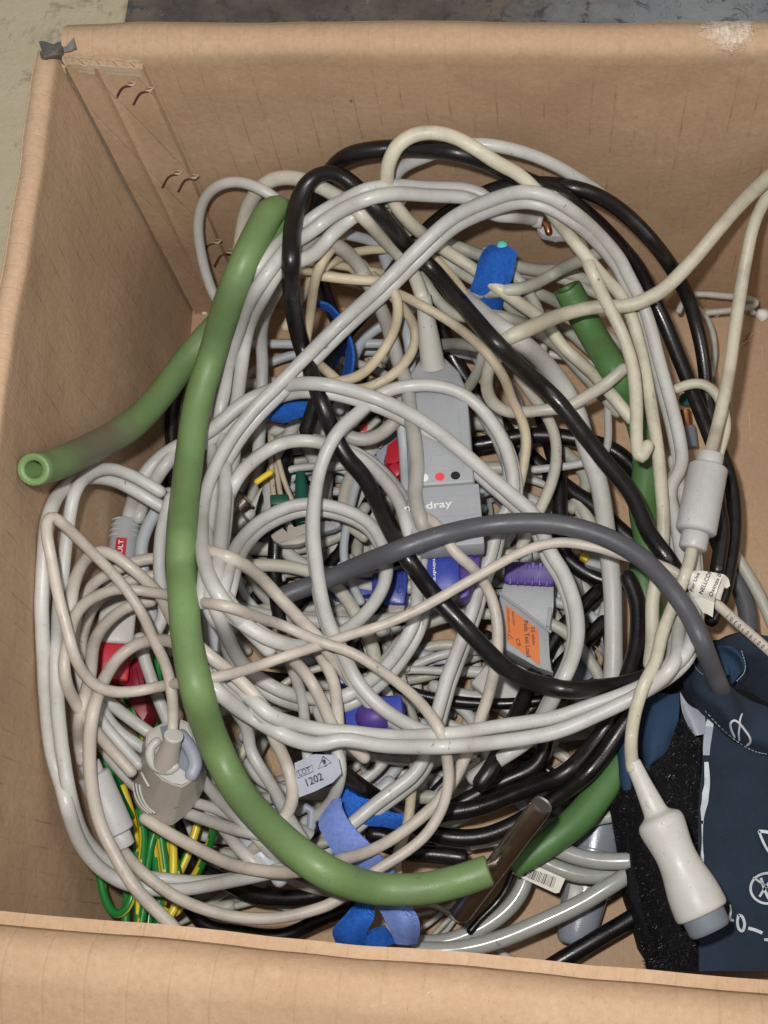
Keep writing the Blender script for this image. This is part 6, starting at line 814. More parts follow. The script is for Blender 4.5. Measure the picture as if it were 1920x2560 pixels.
 ('cable', 'grey', 2.58, 0, 'slim mid grey lead coiled deep in the box under the blue connectors', 'leads coiled at the bottom of the box',
  '-410,2166,261 -367,2078,261 -334,1987,261 -323,1893,261 -355,1808,261 -420,1746,261 -502,1710,261 -591,1693,261 -682,1696,261 -771,1717,261 -853,1760,261 -915,1827,261 -937,1918,261 -941,1966,261'),
]
# rigid pieces: axis start, axis end, half width (metres)
AXIS = {
 'ferrite1': [[0.08373, 0.22356, 0.1044], [0.07339, 0.17715, 0.1006], 0.00953],
 'ferrite2': [[-0.19098, 0.08051, 0.10256], [-0.17675, 0.04651, 0.08632], 0.00692],
 'plug': [[0.04282, 0.07984, 0.10856], [0.07371, 0.01136, 0.10288], 0.01006],
 'clip': [[-0.15703, 0.08986, 0.09599], [-0.15986, 0.05988, 0.09605], 0.01042],
 'neck': [[-0.0529, 0.30476, 0.10829], [-0.04894, 0.2749, 0.09183], 0.00508],
 'block': [[-0.05008, 0.28445, 0.07586], [-0.03999, 0.18432, 0.09303], 0.01532],
 'adult': [[-0.19774, 0.20324, 0.07], [-0.1962, 0.12378, 0.07001], 0.00744],
 'steel': [[0.00403, 0.06033, 0.1186], [-0.03202, 0.01812, 0.07414], 0.00475],
 'handle': [[0.03484, 0.07322, 0.01356], [0.02033, 0.00677, 0.01238], 0.01246],
 'pads': [[0.00014, 0.17934, 0.04301], [-0.00504, 0.1349, 0.04516], 0.01237],
 'ribplug': [[-0.0136, 0.18042, 0.05436], [0.01125, 0.17903, 0.05444], 0.00552],
 'blueA': [[-0.03857, 0.18301, 0.08561], [-0.04103, 0.15817, 0.0773], 0.00706],
 'blueB': [[-0.0748, 0.16972, 0.0355], [-0.06556, 0.19285, 0.0355], 0.00965],
 'bluec': [[-0.08304, 0.09989, 0.08212], [-0.06842, 0.11198, 0.07259], 0.01004],
 'whitebox': [[-0.0278, 0.13554, 0.0271], [-0.00184, 0.11881, 0.0271], 0.01699],
 'redclip': [[-0.07179, 0.2555, 0.0439], [-0.07235, 0.23662, 0.0439], 0.00436],
 'shears': [[-0.13142, 0.20058, 0.04505], [-0.0982, 0.21116, 0.04247], 0.00345],
 'gclip': [[-0.12048, 0.23947, 0.03935], [-0.11718, 0.21094, 0.03935], 0.0031],
 'brokenplug': [[-0.00673, 0.34761, 0.1125], [0.00577, 0.34375, 0.1125], 0.00395],
}

# ---------------------------------------------------------------- setting and the cardboard box
H, BY, LX, RX, TH = .2223, .357, -.197, .262, .0045
def ground_mat(name, a, b, spots, sc_=1.0):
    t = NT(name); c = t.mix(t.ramp(t.noise(12 * sc_, 5, .65), .35, .68), a, b)
    c = t.mix(t.ramp(t.noise(46 * sc_, 5, .75, None, .6), .56, .64, 0, .85), c, spots)
    c = t.mix(t.ramp(t.noise(600, 3), .62, .74, 0, .5), c, tuple(x * .4 for x in spots[:3]) + (1,))
    return t.out(c, .7, t.bump(t.noise(140, 5, .7), .6, .002), Specular_IOR_Level=.25)
bm = bmesh.new(); bmesh.ops.create_grid(bm, x_segments=2, y_segments=2, size=3.0)
g = obj('floor', bm, ground_mat('painted_floor', lin(214, 201, 170), lin(202, 190, 158), lin(170, 154, 124), .6)); g.location.z = -.012; structure(g)
# dark worn concrete strip behind the box, with an uneven edge towards the pale paint
bm = bmesh.new(); xs = [-.262 + .012 * noise.noise(Vector((0, y * 9, 3))) for y in np.linspace(.2, 2.4, 40)]
vs = [bm.verts.new((x, y, 0)) for x, y in zip(xs, np.linspace(.2, 2.4, 40))] + [bm.verts.new((2.6, 2.4, 0)), bm.verts.new((2.6, .2, 0))]
bm.faces.new(vs)
t = NT('worn_concrete'); sx = t.sep()[0]
grey = t.mix(t.ramp(t.noise(14, 5, .7), .35, .65), lin(150, 153, 154), lin(124, 127, 130))
brown = t.mix(t.ramp(t.noise(30, 4, .7), .35, .65), lin(116, 104, 94), lin(86, 77, 70))
c = t.mix(t.ramp(t.math('ADD', sx, t.math('MULTIPLY', t.math('SUBTRACT', t.noise(22, 4, .7), .5), .24)), -.02, .06), brown, grey)
c = t.mix(t.ramp(t.noise(75, 5, .75, None, .8), .54, .62, 0, .8), c, lin(66, 66, 68))
c = t.mix(t.ramp(t.noise(60, 4, .8, t.mapping(loc=(.5, .2, .3))), .66, .72, 0, .5), c, lin(186, 188, 188))
g2 = obj('concrete_strip', bm, t.out(c, .65, t.bump(t.noise(120, 5, .7), .6, .002)), smooth=False); g2.location.z = -.008; structure(g2)

BX = thing('cardboard_box', 'open brown corrugated cardboard box with folded out flaps, full of tangled cables', 'box')
def wall(name, m, base, along, out, L0, L1, prof, n=90, bow=None, seed=0, edge=None, wob=.0016):
    """thick board swept along a line: prof = (distance outwards, height) of the inner ply"""
    P = catmull(np.array(prof), 4); T = np.gradient(P, axis=0); T /= np.linalg.norm(T, axis=1)[:, None]
    Nn = np.stack([T[:, 1], -T[:, 0]], 1)
    if Nn[0, 0] < 0: Nn = -Nn                     # outwards at the foot
    bm = bmesh.new(); A = []; B_ = []
    along = Vector(along).normalized(); out = Vector(out); base = Vector(base)
    for i in range(n + 1):
        s = L0 + (L1 - L0) * i / n; ra = []; rb = []
        for j, (o, h) in enumerate(P):
            q = base + along * s
            ww = wob * (noise.noise(Vector((s * 14, h * 16 + o * 14, seed))) + .4 * noise.noise(Vector((s * 45, h * 45 + o * 30, seed + 7))))
            bo = bow(s, h) if bow else 0.0
            k = 1.0
            e = edge(s, j / (len(P) - 1)) if edge else 0.0
            p = q + out * (o + bo + ww) + Vector((0, 0, h + e))
            ra.append(bm.verts.new(p)); rb.append(bm.verts.new(p + out * Nn[j, 0] * TH + Vector((0, 0, Nn[j, 1] * TH))))
        A.append(ra); B_.append(rb)
    m_ = len(P)
    for i in range(n):
        for j in range(m_ - 1):
            bm.faces.new((A[i][j], A[i + 1][j], A[i + 1][j + 1], A[i][j + 1])); bm.faces.new((B_[i][j], B_[i][j + 1], B_[i + 1][j + 1], B_[i + 1][j]))
        for j in (0, m_ - 1): bm.faces.new((A[i][j], B_[i][j], B_[i + 1][j], A[i + 1][j]))
    for i in (0, n):
        for j in range(m_ - 1): bm.faces.new((A[i][j], A[i][j + 1], B_[i][j + 1], B_[i][j]))
    return sharp(obj(name, bm, m, BX), 50)

SK = R(8)
M['card_back'] = card('kraft_board_back', 'dark', (0, R(0), 0), .0105, rim=.208, tear=(.082, .371, .2265))
M['card_left'] = card('kraft_board_left', 'dark', (R(0), 0, 0), .0100, axis=1, rim=.212, lite=6)
M['card_front'] = card('kraft_board_front', 'dark', (0, 0, R(4.8)), .0135, lite=-7, amt=.22)
M['card_floor'] = card('kraft_board_floor', 'light', (0, 0, 0), .0098, lite=2)
M['card_tab'] = card('kraft_board_tab', 'dark', (0, R(16), 0), .016)
def rise(H_, r, drop): # inner profile: up the wall, over a rounded fold, down the outer side
    p = [(0, 0), (0, H_ * .3), (0, H_ * .6), (0, H_ * .8), (0, H_ - r * 2.6), (0, H_ - r * 1.7), (0, H_ - r * 1.15)]
    for a in (22, 45, 67, 90, 112, 135, 158): p.append((r * (1 - math.cos(R(a))), H_ - r + r * math.sin(R(a))))
    p += [(2 * r + .001, H_ - r - .012), (2 * r + .004, H_ - r - drop * .5), (2 * r + .010, H_ - r - drop)]
    return p
wall('back_wall', M['card_back'], (0, BY, 0), (1, 0, 0), Vector((0, 1, 0)), -.1965, RX, rise(H, .0085, .06), seed=1,
     bow=lambda s, h: .003 * math.sin(max(0, min(1, h / H)) * math.pi) * math.sin((s + .2) * 7), edge=lambda s, f: -.004 * max(0, f - .3) * max(0, 1 - (s + .1965) / .03))
wall('left_wall', M['card_left'], (LX, 0, 0), (0, 1, 0), Vector((-1, 0, 0)), -.03, .3575, rise(H - .001, .0050, .06), seed=2,
     bow=lambda s, h: .010 * math.sin(max(0, min(1, h / H)) * math.pi) * max(0, min(1, (.36 - s) / .14)) ** .7)
fd = Vector((.2455, -.0204, 0)).normalized()
fo = Vector((fd.y, -fd.x, 0))
fp = [(0, 0), (0, H * .4), (0, H - .02), (.0006, H - .009)] + [(.0105 - .0105 * math.cos(R(a)), H - .0105 + .0105 * math.sin(R(a))) for a in (25, 50, 75)]
fp += [(.0145, H - .0006), (.020, H - .0032), (.032, H - .0105), (.050, H - .022), (.075, H - .040), (.1, H - .062)]
wall('front_wall', M['card_front'], (-.17, .0105, 0), fd, fo, -.034, .44, fp, seed=3, n=110, wob=.0012)
wall('right_wall', M['card_left'], (RX, 0, 0), (0, 1, 0), Vector((1, 0, 0)), -.03, .352, rise(H - .001, .0060, .06), n=30, seed=4)
bm = bmesh.new(); box(bm, LX - .004, RX, -.04, BY + .004, -.007, 0); obj('floor_panel', bm, M['card_floor'], BX, smooth=False)
# overlapped joint in the back left corner, with a torn corrugated top edge
zt = .2165
bm = bmesh.new(); n1, n2 = 26, 30; tabw = .0315
def tabp(i, j, d):
    f = i / n1; h = zt * j / n2; x = LX + .0015 + tabw * f
    top = zt - .0035 * f - .002 * (abs(noise.noise(Vector((x * 300, 5, 0))))) if j == n2 else h
    yy = BY - .0035 - d - .0012 * math.exp(-((f - .42) / .05) ** 2) * (1 if h > .07 else .4) - .0008 * noise.noise(Vector((x * 60, h * 30, 9)))
    return Vector((x, yy, top))
fr = [[bm.verts.new(tabp(i, j, .0)) for j in range(n2 + 1)] for i in range(n1 + 1)]
bk = [[bm.verts.new((v.co.x, BY - .0002, v.co.z)) for v in (fr[i][0], fr[i][-1])] for i in range(n1 + 1)]
for i in range(n1):
    for j in range(n2): bm.faces.new((fr[i][j], fr[i + 1][j], fr[i + 1][j + 1], fr[i][j + 1]))
    bm.faces.new((fr[i][-1], fr[i + 1][-1], bk[i + 1][1], bk[i][1]))
for j in range(n2): 
    pass
side = [bm.verts.new((fr[n1][j].co.x, BY - .0002, fr[n1][j].co.z)) for j in range(n2 + 1)]
for j in range(n2): bm.faces.new((fr[n1][j], side[j], side[j + 1], fr[n1][j + 1]))
sharp(obj('joint_tab', bm, M['card_tab'], BX), 40)
M['torn'] = plastic('torn_liner', lin(150, 132, 112), .85, .6, dirtcol=lin(86, 74, 62), vary=0)
M['tornpale'] = plastic('torn_liner_pale', lin(184, 164, 138), .85, .3, dirtcol=lin(120, 104, 88), vary=0)
bm = bmesh.new()                                            # wavy flute and liner of the torn edge
for ply, yy, amp in ((0, BY - .0042, .0003), (1, BY - .0024, .0014), (2, BY - .0006, .0003)):
    xs = np.linspace(LX + .004, LX + .032, 40); prev = None
    for x in xs:
        y = yy - (amp * math.sin(x * 900) if ply == 1 else amp * noise.noise(Vector((x * 200, ply, 0))))
        z = zt + .0002 - .0035 * (x - LX) / tabw + .0016 * noise.noise(Vector((x * 260, ply * 3, 1)))
        cur = [bm.verts.new((x, y, z - .0022)), bm.verts.new((x, y - .0002, z + .0012)), bm.verts.new((x, y + .0005, z + .001)), bm.verts.new((x, y + .0005, z - .005))]
        if prev:
            for k in range(3): bm.faces.new((prev[k], cur[k], cur[k + 1], prev[k + 1]))
        prev = cur
obj('torn_edge', bm, M['tornpale'], BX, smooth=False)
# ragged dark tape left on the corner
M['tape'] = plastic('dirty_grey_tape', lin(112, 107, 102), .6, .5, dirtcol=lin(40, 38, 36), vary=0)
random.seed(4)
bm = bmesh.new(); rows = []
for i in range(5):
    rows.append([at(100 + 58 * j / 4 + random.uniform(-5, 5), 116 + 34 * i / 4 + random.uniform(-5, 5) - (8 if i == 0 else 0), .222 + random.uniform(-.0015, .003) + (.004 if 0 < i < 4 and 0 < j < 4 else -.003)) for j in range(5)])
sheet(bm, rows, .0009, 3, 3, .0012); obj('torn_tape', bm, M['tape'], BX, smooth=False)
bm = bmesh.new(); sheet(bm, [[at(158, 118, .2225), at(170, 112, .2235), at(184, 92, .224)], [at(160, 130, .2215), at(176, 128, .2215), at(188, 120, .2225)]], .001, 3, 3); obj('torn_tape', bm, M['tape'], BX, smooth=False)
bm = bmesh.new(); sheet(bm, [[at(146, 164, .212), at(152, 158, .213), at(164, 164, .2135)], [at(150, 176, .210), at(158, 180, .209), at(166, 176, .210)], [at(156, 186, .206), at(162, 188, .206), at(167, 184, .207)]], .0008, 3, 3); obj('torn_flake', bm, M['tornpale'], BX)
# staple slots pressed through the joint, each with a lifted pale lip
M['slot'] = plastic('slot_shadowed_board', lin(82, 46, 30), .8, .2, vary=0)
def on_back(u, v, off=0.0):
    x = (u - PP[0]) / F_PX; y = -(v - PP[1]) / F_PX; d = Vector((x, y * _c + _s, y * _s - _c)); k = (BY - .0036 - off) / d.y
    return Vector((0, 0, CAM_H)) + d * k
for (u0, v0) in ((290, 246), (334, 260), (406, 468), (446, 478), (504, 640), (537, 665)):
    bm = bmesh.new(); pts = [on_back(u0, v0, -.0002), on_back(u0 + 12, v0 - 22, -.0002), on_back(u0 + 22, v0 - 30, -.0002), on_back(u0 + 38, v0 - 33, -.0002)]
    tube(bm, catmull(pts, 4), .0007, 8); o = obj('staple_slot', bm, M['slot'], BX)
    bm = bmesh.new(); a = [on_back(u0 + 26, v0 - 34, .0003), on_back(u0 + 36, v0 - 41, .0022), on_back(u0 + 50, v0 - 38, .0006), on_back(u0 + 42, v0 - 30, .0012)]
    prism(bm, a, [p + Vector((0, .0006, 0)) for p in a]); obj('slot_lip', bm, M['tornpale'], o, smooth=False)
# dried glue and paper scraps along the foot of the walls
for k, (u, v, z, s) in enumerate(((503, 772, .001, .0030), (512, 776, .001, .0026), (484, 757, .004, .0014), (1905, 787, .002, .004), (1882, 781, .003, .0018), (1850, 778, .002, .0014), (1790, 786, .002, .002), (1760, 784, .002, .0014))):
    bm = bmesh.new(); bmesh.ops.create_icosphere(bm, subdivisions=2, radius=s, matrix=Matrix.Translation(at(u, v, z)))
    for q in bm.verts: q.co += Vector((.35, .2, .1)) * s * noise.noise(q.co * 900)
    obj('glue_blob', bm, M['chalk'], BX)
for u, v, ang in ((1846, 872, .3), (1862, 858, -.4), (1870, 850, .5)):
    bm = bmesh.new(); p = at(u, v, .0012); q = p + Vector((.003 * math.cos(ang), .003 * math.sin(ang) + .002, .0012))
    tube(bm, catmull([p, (p + q) / 2 + Vector((0, .0006, .0006)), q], 3), .0007, 6); obj('paper_scrap', bm, M['tornpale'], BX)

# ---------------------------------------------------------------- cables, hoses and wires
def path(s): return np.array([[float(x) / 1e4 for x in p.split(',')] for p in s.split()])
def limit(P, r):      # keep it above the floor of the box and inside the back and left walls
    P[:, 2] = np.maximum(P[:, 2], r); P[:, 1] = np.minimum(P[:, 1], BY - .004 - r); return P
THINGS = {}
for name, mk, rmm, twin, label, group, pts in CABLES:
    r = rmm / 1000; P = limit(catmull(path(pts), 3 if twin or rmm > 1.6 else 2), r * .9); n = len(P)
    T = np.gradient(P, axis=0); T /= np.linalg.norm(T, axis=1)[:, None]
    side = np.cross(T, [0, 0, 1.0]); side /= np.maximum(np.linalg.norm(side, axis=1)[:, None], 1e-6)
    sides = 20 if rmm > 4 else 12 if rmm > 1.6 else 8
    cat = {'hose': 'hose', 'tube': 'tube', 'wire': 'wire', 'earth_wire': 'wire'}.get(name, 'cable')
    if twin:
        o = thing('twin_cable', label, cat, P[0], group or None)
        for k in (0, 1):
            sd = twin * r * 1.25; Q = P if k == 0 else limit(P + side * sd - np.array([0, 0, math.sqrt(max(.01, 3.5 - (sd / r) ** 2)) * r]), r)
            bm = bmesh.new(); tube(bm, Q - P[0], r * (.97 if k == 0 else .9), sides, rad=np.array([1 + .06 * noise.noise(Vector(p) * 28) for p in Q])); obj('strand', bm, M[mk], o)
    else:
        bm = bmesh.new(); rad = np.array([1 + .07 * noise.noise(Vector(p) * 28 + Vector((rmm, 0, 0))) for p in P]); ends = ('round', 'round')
        if name == 'hose' and mk.startswith('green'): ends = ('bore', 'flat')
        elif name in ('hose', 'tube'): ends = ('flat', 'flat')
        if label.startswith('darker green'):
            f = np.linspace(0, 1, n); rad = np.where(f > .86, 1 - .42 * ((f - .86) / .14) ** 1.6, 1.0)
        if label.startswith('long glossy black'):            # squashed where it is kinked
            kz = int(np.argmax(P[:, 1] - .0)); f = np.abs(np.arange(n) - kz); rad = 1 - .16 * np.exp(-(f / 5.0) ** 2)
        tube(bm, P, r, sides, ends, rad, .56)
        o = tag(obj(name, bm, M[mk], None), label, cat, group or None)
        if name != 'hose': sharp(o, 60)
        if mk == 'earth':                                    # yellow stripe winding slowly along the sheath
            ring = sides; a = o.data.attributes.new('stripe', 'FLOAT', 'POINT'); vals = np.zeros(len(o.data.vertices)); ph = random.random() * 6
            for i in range(n):
                for k in range(ring):
                    idx = i * ring + k
                    if idx < len(vals): vals[idx] = 1.0 if math.cos(2 * math.pi * k / ring + ph + i * .05) > .25 else 0.0
            a.data.foreach_set('value', vals)
    THINGS[label[:24]] = o

# ---------------------------------------------------------------- moulded pieces, labels, straps, cuff
TILE = dict(B=(600, 250, .42194), C=(1220, 0, .42194), D=(1220, 600, .42194), H=(850, 500, .30139), I=(0, 1100, .30139), J=(400, 900, .30139), L=(850, 950, .30139),
            M=(1350, 1150, .34358), N=(0, 1550, .30139), O=(400, 1350, .30139), P=(850, 1350, .33153), Q=(1420, 1600, .30139), R=(150, 1900, .33153), S=(600, 1800, .33153), T=(1050, 1900, .33153), U=(1420, 2000, .30139),
            X=(1040, 1360, .21700), Y=(820, 1360, .21700), V=(1660, 1380, .15672), W=(1640, 1780, .16878), Z=(1640, 2050, .18088), K=(860, 1000, .09944), G=(560, 1180, .20494))
def tp(k, *pts): o = TILE[k]; return [(o[0] + x * o[2], o[1] + y * o[2]) for x, y in pts]
class Piece:
    """a thing whose parts are modelled in world space (or in its own frame) and hung under one Empty"""
    def __init__(s, name, label, cat, loc=None, mat=None, group=None):
        s.m = mat.copy() if mat is not None else Matrix.Translation(Vector(loc)); s.root = thing(name, label, cat, mat=s.m, group=group); s.inv = s.m.inverted()
    def add(s, name, bm, m, world=False, parent=None, smooth=True, crease=35):
        o = obj(name, bm, m, None, smooth)
        if world: o.data.transform(s.inv)
        if smooth and crease: sharp(o, crease)
        o.parent = parent or s.root; return o
    def text(s, name, body, a, b, z, m, hgt, parent=None, bold=0.0, lift=.0002, local=False):
        """lettering running from a to b (pixels on the level z, or points), hgt metres tall"""
        p, q = (Vector(a), Vector(b)) if len(a) == 3 else (at(*a, z), at(*b, z))
        o = text_mesh(name, body, 1.0, m, Matrix.Identity(4), None, bold); me = o.data
        xs = [v.co.x for v in me.vertices]; ys = [v.co.y for v in me.vertices]; w0 = max(xs) - min(xs); h0 = max(ys) - min(ys); cx = (max(xs) + min(xs)) / 2; cy = (max(ys) + min(ys)) / 2
        L = (q - p).length
        nrm = Vector((0, 0, 1)) if not local else local
        x = (q - p).normalized(); nrm = (nrm - x * nrm.dot(x)).normalized(); y = nrm.cross(x); c = (p + q) / 2 + nrm * lift
        for v in me.vertices: v.co = c + x * ((v.co.x - cx) / w0 * L) + y * ((v.co.y - cy) / h0 * hgt) + nrm * (v.co.z)
        me.transform(s.inv); o.parent = parent or s.root; o.matrix_local = Matrix.Identity(4); return o
def zmid(n): return (AXIS[n][0][2] + AXIS[n][1][2]) / 2
def ringed(prof_list): return prof_list
def rounded(L0, L1, r, b=None, r1=None):
    """profile of a cylinder with softened rims"""
    r1 = r if r1 is None else r1; b = b or .12 * r
    return [(L0, r - 2.2 * b), (L0 + .15 * b, r - b), (L0 + .5 * b, r - .35 * b), (L0 + b, r), (L1 - b, r1), (L1 - .5 * b, r1 - .35 * b), (L1 - .15 * b, r1 - b), (L1, r1 - 2.2 * b)]

# --- ferrite sleeves
for key, label, mk in (('ferrite1', 'white ferrite sleeve with stepped ends on the steep cream lead at right', 'ferrite'), ('ferrite2', 'bluish white ferrite sleeve with stepped ends by the left wall', 'ferrite')):
    m, L, r = axis_frame(key); p = Piece('ferrite_sleeve', label, 'ferrite sleeve', mat=m)
    bm = bmesh.new(); lathe(bm, rounded(L * .13, L * .83, r * .97, r * .14, r)); p.add('body', bm, M[mk])
    bm = bmesh.new(); lathe(bm, rounded(0, L * .15, r * .66, r * .1)); p.add('collar', bm, M[mk])
    bm = bmesh.new(); lathe(bm, rounded(L * .82, L, r * .68, r * .1)); p.add('collar', bm, M[mk])
    bm = bmesh.new(); box(bm, r * .16, r * .18, L * .16, L * .8, r * .97, r * .992); p.add('mould_seam', bm, M[mk])

# --- large plug on the cuff
m, L, r = axis_frame('plug'); p = Piece('cable_plug', 'large waisted white plug with a grey tip lying on the navy cuff', 'connector', mat=m); k = L / 467
pr = [(0, 17), (2, 20), (8, 21), (60, 24), (110, 29), (136, 32), (146, 36), (153, 46), (160, 56), (170, 61), (182, 62), (200, 60), (225, 56), (250, 53), (275, 53), (300, 56), (325, 61), (350, 66), (375, 69), (400, 70.5), (412, 70), (418, 67), (421, 60)]
P_ = catmull(np.array(pr, float), 3); bm = bmesh.new(); lathe(bm, [(a * k, b * k * r / (62 * k)) for a, b in P_], 36, 1, .85); p.add('body', bm, M['whiteabs'], crease=60)
bm = bmesh.new(); lathe(bm, [(415 * k, 40 * r / 62), (416 * k, 57 * r / 62), (455 * k, 56 * r / 62), (462 * k, 54 * r / 62), (467 * k, 49 * r / 62), (468 * k, 42 * r / 62)], 36, 1, .85); p.add('grey_tip', bm, M['bluegrey'])

# --- finger clip sensor
zc = zmid('clip') + .004
p = Piece('finger_clip', 'open taupe and white finger clip sensor in front of the green hose', 'sensor clip', loc=at(425, 1950, zc - .014))
lo_o = [(365, 1832), (348, 1870), (333, 1920), (329, 1960), (339, 2006), (365, 2046), (402, 2066), (432, 2062), (458, 2043), (495, 2003), (511, 1966), (516, 1930), (498, 1870), (470, 1806), (449, 1796), (410, 1806)]
hi_o = [(366, 1830), (364, 1860), (366, 1890), (372, 1912), (384, 1930), (404, 1950), (430, 1962), (455, 1969), (470, 1960), (486, 1947), (500, 1934), (500, 1910), (492, 1860), (470, 1806), (449, 1797), (410, 1806)]
bm = bmesh.new()
rings = []
for f, g in ((0, 0), (.05, .03), (1, 1)):
    rings.append([bm.verts.new(at(a[0] + (b[0] - a[0]) * f, a[1] + (b[1] - a[1]) * f, zc - .024 * (1 - g))) for a, b in zip(lo_o, hi_o)])
for a, b in zip(rings, rings[1:]):
    for i in range(len(a)): bm.faces.new((a[i], a[(i + 1) % len(a)], b[(i + 1) % len(a)], b[i]))
bm.faces.new(rings[0]); bm.faces.new(rings[-1]); hs_ = p.add('housing', bm, M['taupe'], True, crease=17)
ins = [(x + (432 - x) * .06, y + (1880 - y) * .06) for x, y in hi_o]
bm = bmesh.new(); slab(bm, ins, zc + .0012, .003, .0005); p.add('white_rim', bm, M['whiteabs'], True, crease=30)
bm = bmesh.new(); slab(bm, tp('N', (1325, 885), (1400, 865), (1490, 915), (1570, 1020), (1630, 1160), (1648, 1250), (1580, 1305), (1520, 1240), (1440, 1200), (1350, 1000)), zc + .0016, .003, .0003); p.add('inner_jaw', bm, M['bluegrey'], True)
bm = bmesh.new(); pts = [at(*q, zc + .002) for q in tp('N', (1500, 960), (1555, 1030), (1600, 1110), (1620, 1200), (1590, 1280))]
tube(bm, catmull(pts, 4), .0030, 12); p.add('foam_pad', bm, M['silver'], True)
bm = bmesh.new(); pts = [at(*q, zc + .0022) for q in tp('N', (1300, 1010), (1255, 1060), (1245, 1130), (1275, 1200), (1330, 1235), (1400, 1245), (1450, 1215))]
tube(bm, catmull(pts, 4), .0021, 12); p.add('cable_saddle', bm, M['whiteabs'], True)
bm = bmesh.new(); a_ = at(*tp('N', (1440, 965))[0], zc + .012); b_ = at(*tp('N', (1375, 1190))[0], zc + .0005); pts = [a_ + (b_ - a_) * t for t in np.linspace(0, 1, 8)]
tube(bm, pts, .0048, 20, ('flat', 'flat'), np.array([.78, .80, .84, .9, .97, 1.05, 1.14, 1.2])); p.add('strain_relief', bm, M['taupe'], True)
bm = bmesh.new(); d_ = (a_ - b_).normalized(); tube(bm, [a_ - d_ * .0004, a_ + d_ * .0006], .0041, 20, ('flat', 'flat')); p.add('relief_collar', bm, M['whiteabs'], True)
for i in range(3):
    bm = bmesh.new(); e = 8 * i; pts = [at(u, v, zc - .0175 + .0012 * i) for u, v in ((332 + e, 1958 + e * .3), (338 + e, 1990), (352 + e, 2016), (370 + e, 2032))]
    tube(bm, catmull(pts, 4), .00045, 6); p.add('grip_ridge', bm, M['whiteabs'], True)
bm = bmesh.new(); tube(bm, [at(*q, zc - .0055) for q in tp('N', (1175, 1270), (1205, 1330), (1232, 1375))], .0005, 6); p.add('grip_ridge', bm, M['whiteabs'], True)

# --- sensor block with dotted neck
m, L, r = axis_frame('block'); ky = L / 445; k = r / 84; p = Piece('sensor_block', 'grey sensor block with white red and black dots and raised white lettering', 'connector', mat=m)
hx, tz = r, r * .34
bm = bmesh.new(); q = lambda x, y, z: Vector((x * k, y * ky, z * k))
top = [(34, 0), (-34, 0), (-70, 40), (-86, 90), (-84, 322), (84, 322), (82, 90), (66, 40)]
a = [q(x, y, 22) for x, y in top]; b = [q(x * 1.05, y, -34) for x, y in top]; prism(bm, a, b, .0012, 3); p.add('upper_shell', bm, M['block'])
bm = bmesh.new(); box(bm, -96 * k, 92 * k, 328 * ky, 470 * ky, -36 * k, 27 * k, .0009, 2); p.add('lower_shell', bm, M['block'])
for yy in (352, 400): 
    bm = bmesh.new(); box(bm, -90 * k, 94 * k, yy * ky, (yy + 3) * ky, 26.5 * k, 28 * k, 0); p.add('shell_seam', bm, M['silver'], smooth=False)
for x0, x1, y0, y1 in ((-62, 62, 118, 121), (-62, 62, 288, 291), (-62, -59, 121, 288), (59, 62, 121, 288), (-62, 62, 250, 252)):
    bm = bmesh.new(); box(bm, x0 * k, x1 * k, y0 * ky, y1 * ky, 21.6 * k, 23 * k, 0); p.add('panel_line', bm, M['block'], smooth=False)
for x, mk in ((46, 'inkwhite'), (4, 'reddot'), (-37, 'ink')):
    bm = bmesh.new(); bmesh.ops.create_cone(bm, segments=28, radius1=12.5 * k, radius2=12.2 * k, depth=1.2 * k, cap_ends=True, matrix=Matrix.Translation((x * k, 304 * ky, 22.3 * k))); p.add('marker_dot', bm, M[mk])
mw = m
def loc2(x, y, z): return m @ Vector((x * k, y * ky, z * k))
nz = m.to_3x3() @ Vector((0, 0, 1))
nx = m.to_3x3() @ Vector((1, 0, 0))
p.text('lettering', 'mindray', loc2(100, 378, 27), loc2(-22, 374, 27), 0, M['inkwhite'], 27 * k, local=nz, bold=.012)
p.text('lettering', 'EL6302A', loc2(-36, 388, 27), loc2(-92, 386, 27), 0, M['inkgrey'], 11 * k, local=nz)
bm = bmesh.new(); tube(bm, catmull([q(30 + 13 * math.cos(t), 66 + 13 * math.sin(t), 22.3) for t in np.linspace(0, 6.28, 14)], 2), 1.6 * k, 6); p.add('moulded_mark', bm, M['block'])
bm = bmesh.new(); box(bm, -26 * k, 0, 58 * ky, 72 * ky, 21.6 * k, 23.2 * k, 0); p.add('moulded_mark', bm, M['block'])
AXIS['neck'][1] = list(at(1082, 912, AXIS['block'][0][2] + .0035)); m2, L2, r2 = axis_frame('neck'); bm = bmesh.new(); inv = p.inv
lathe(bm, [(0, r2 * .72), (L2 * .05, r2 * .74), (L2 * .3, r2 * .84), (L2 * .62, r2 * 1.04), (L2 * .92, r2 * 1.18), (L2 * 1.02, r2 * 1.3)], 24)
for v in bm.verts: v.co = m2 @ v.co
nk = p.add('neck', bm, M['whiteabs'], True)
for fx, fy in ((-.35, .40), (.32, .40), (-.30, .71), (.34, .71)):
    bm = bmesh.new(); rr = r2 * (.84 + .34 * (fy - .3)); pos = m2 @ Vector((fx * r2, fy * L2, math.sqrt(max(0, rr * rr - (fx * r2) ** 2)) * 1.0))
    bmesh.ops.create_icosphere(bm, subdivisions=2, radius=r2 * .10, matrix=Matrix.Translation(pos)); p.add('neck_pit', bm, M['silver'], True, parent=nk)

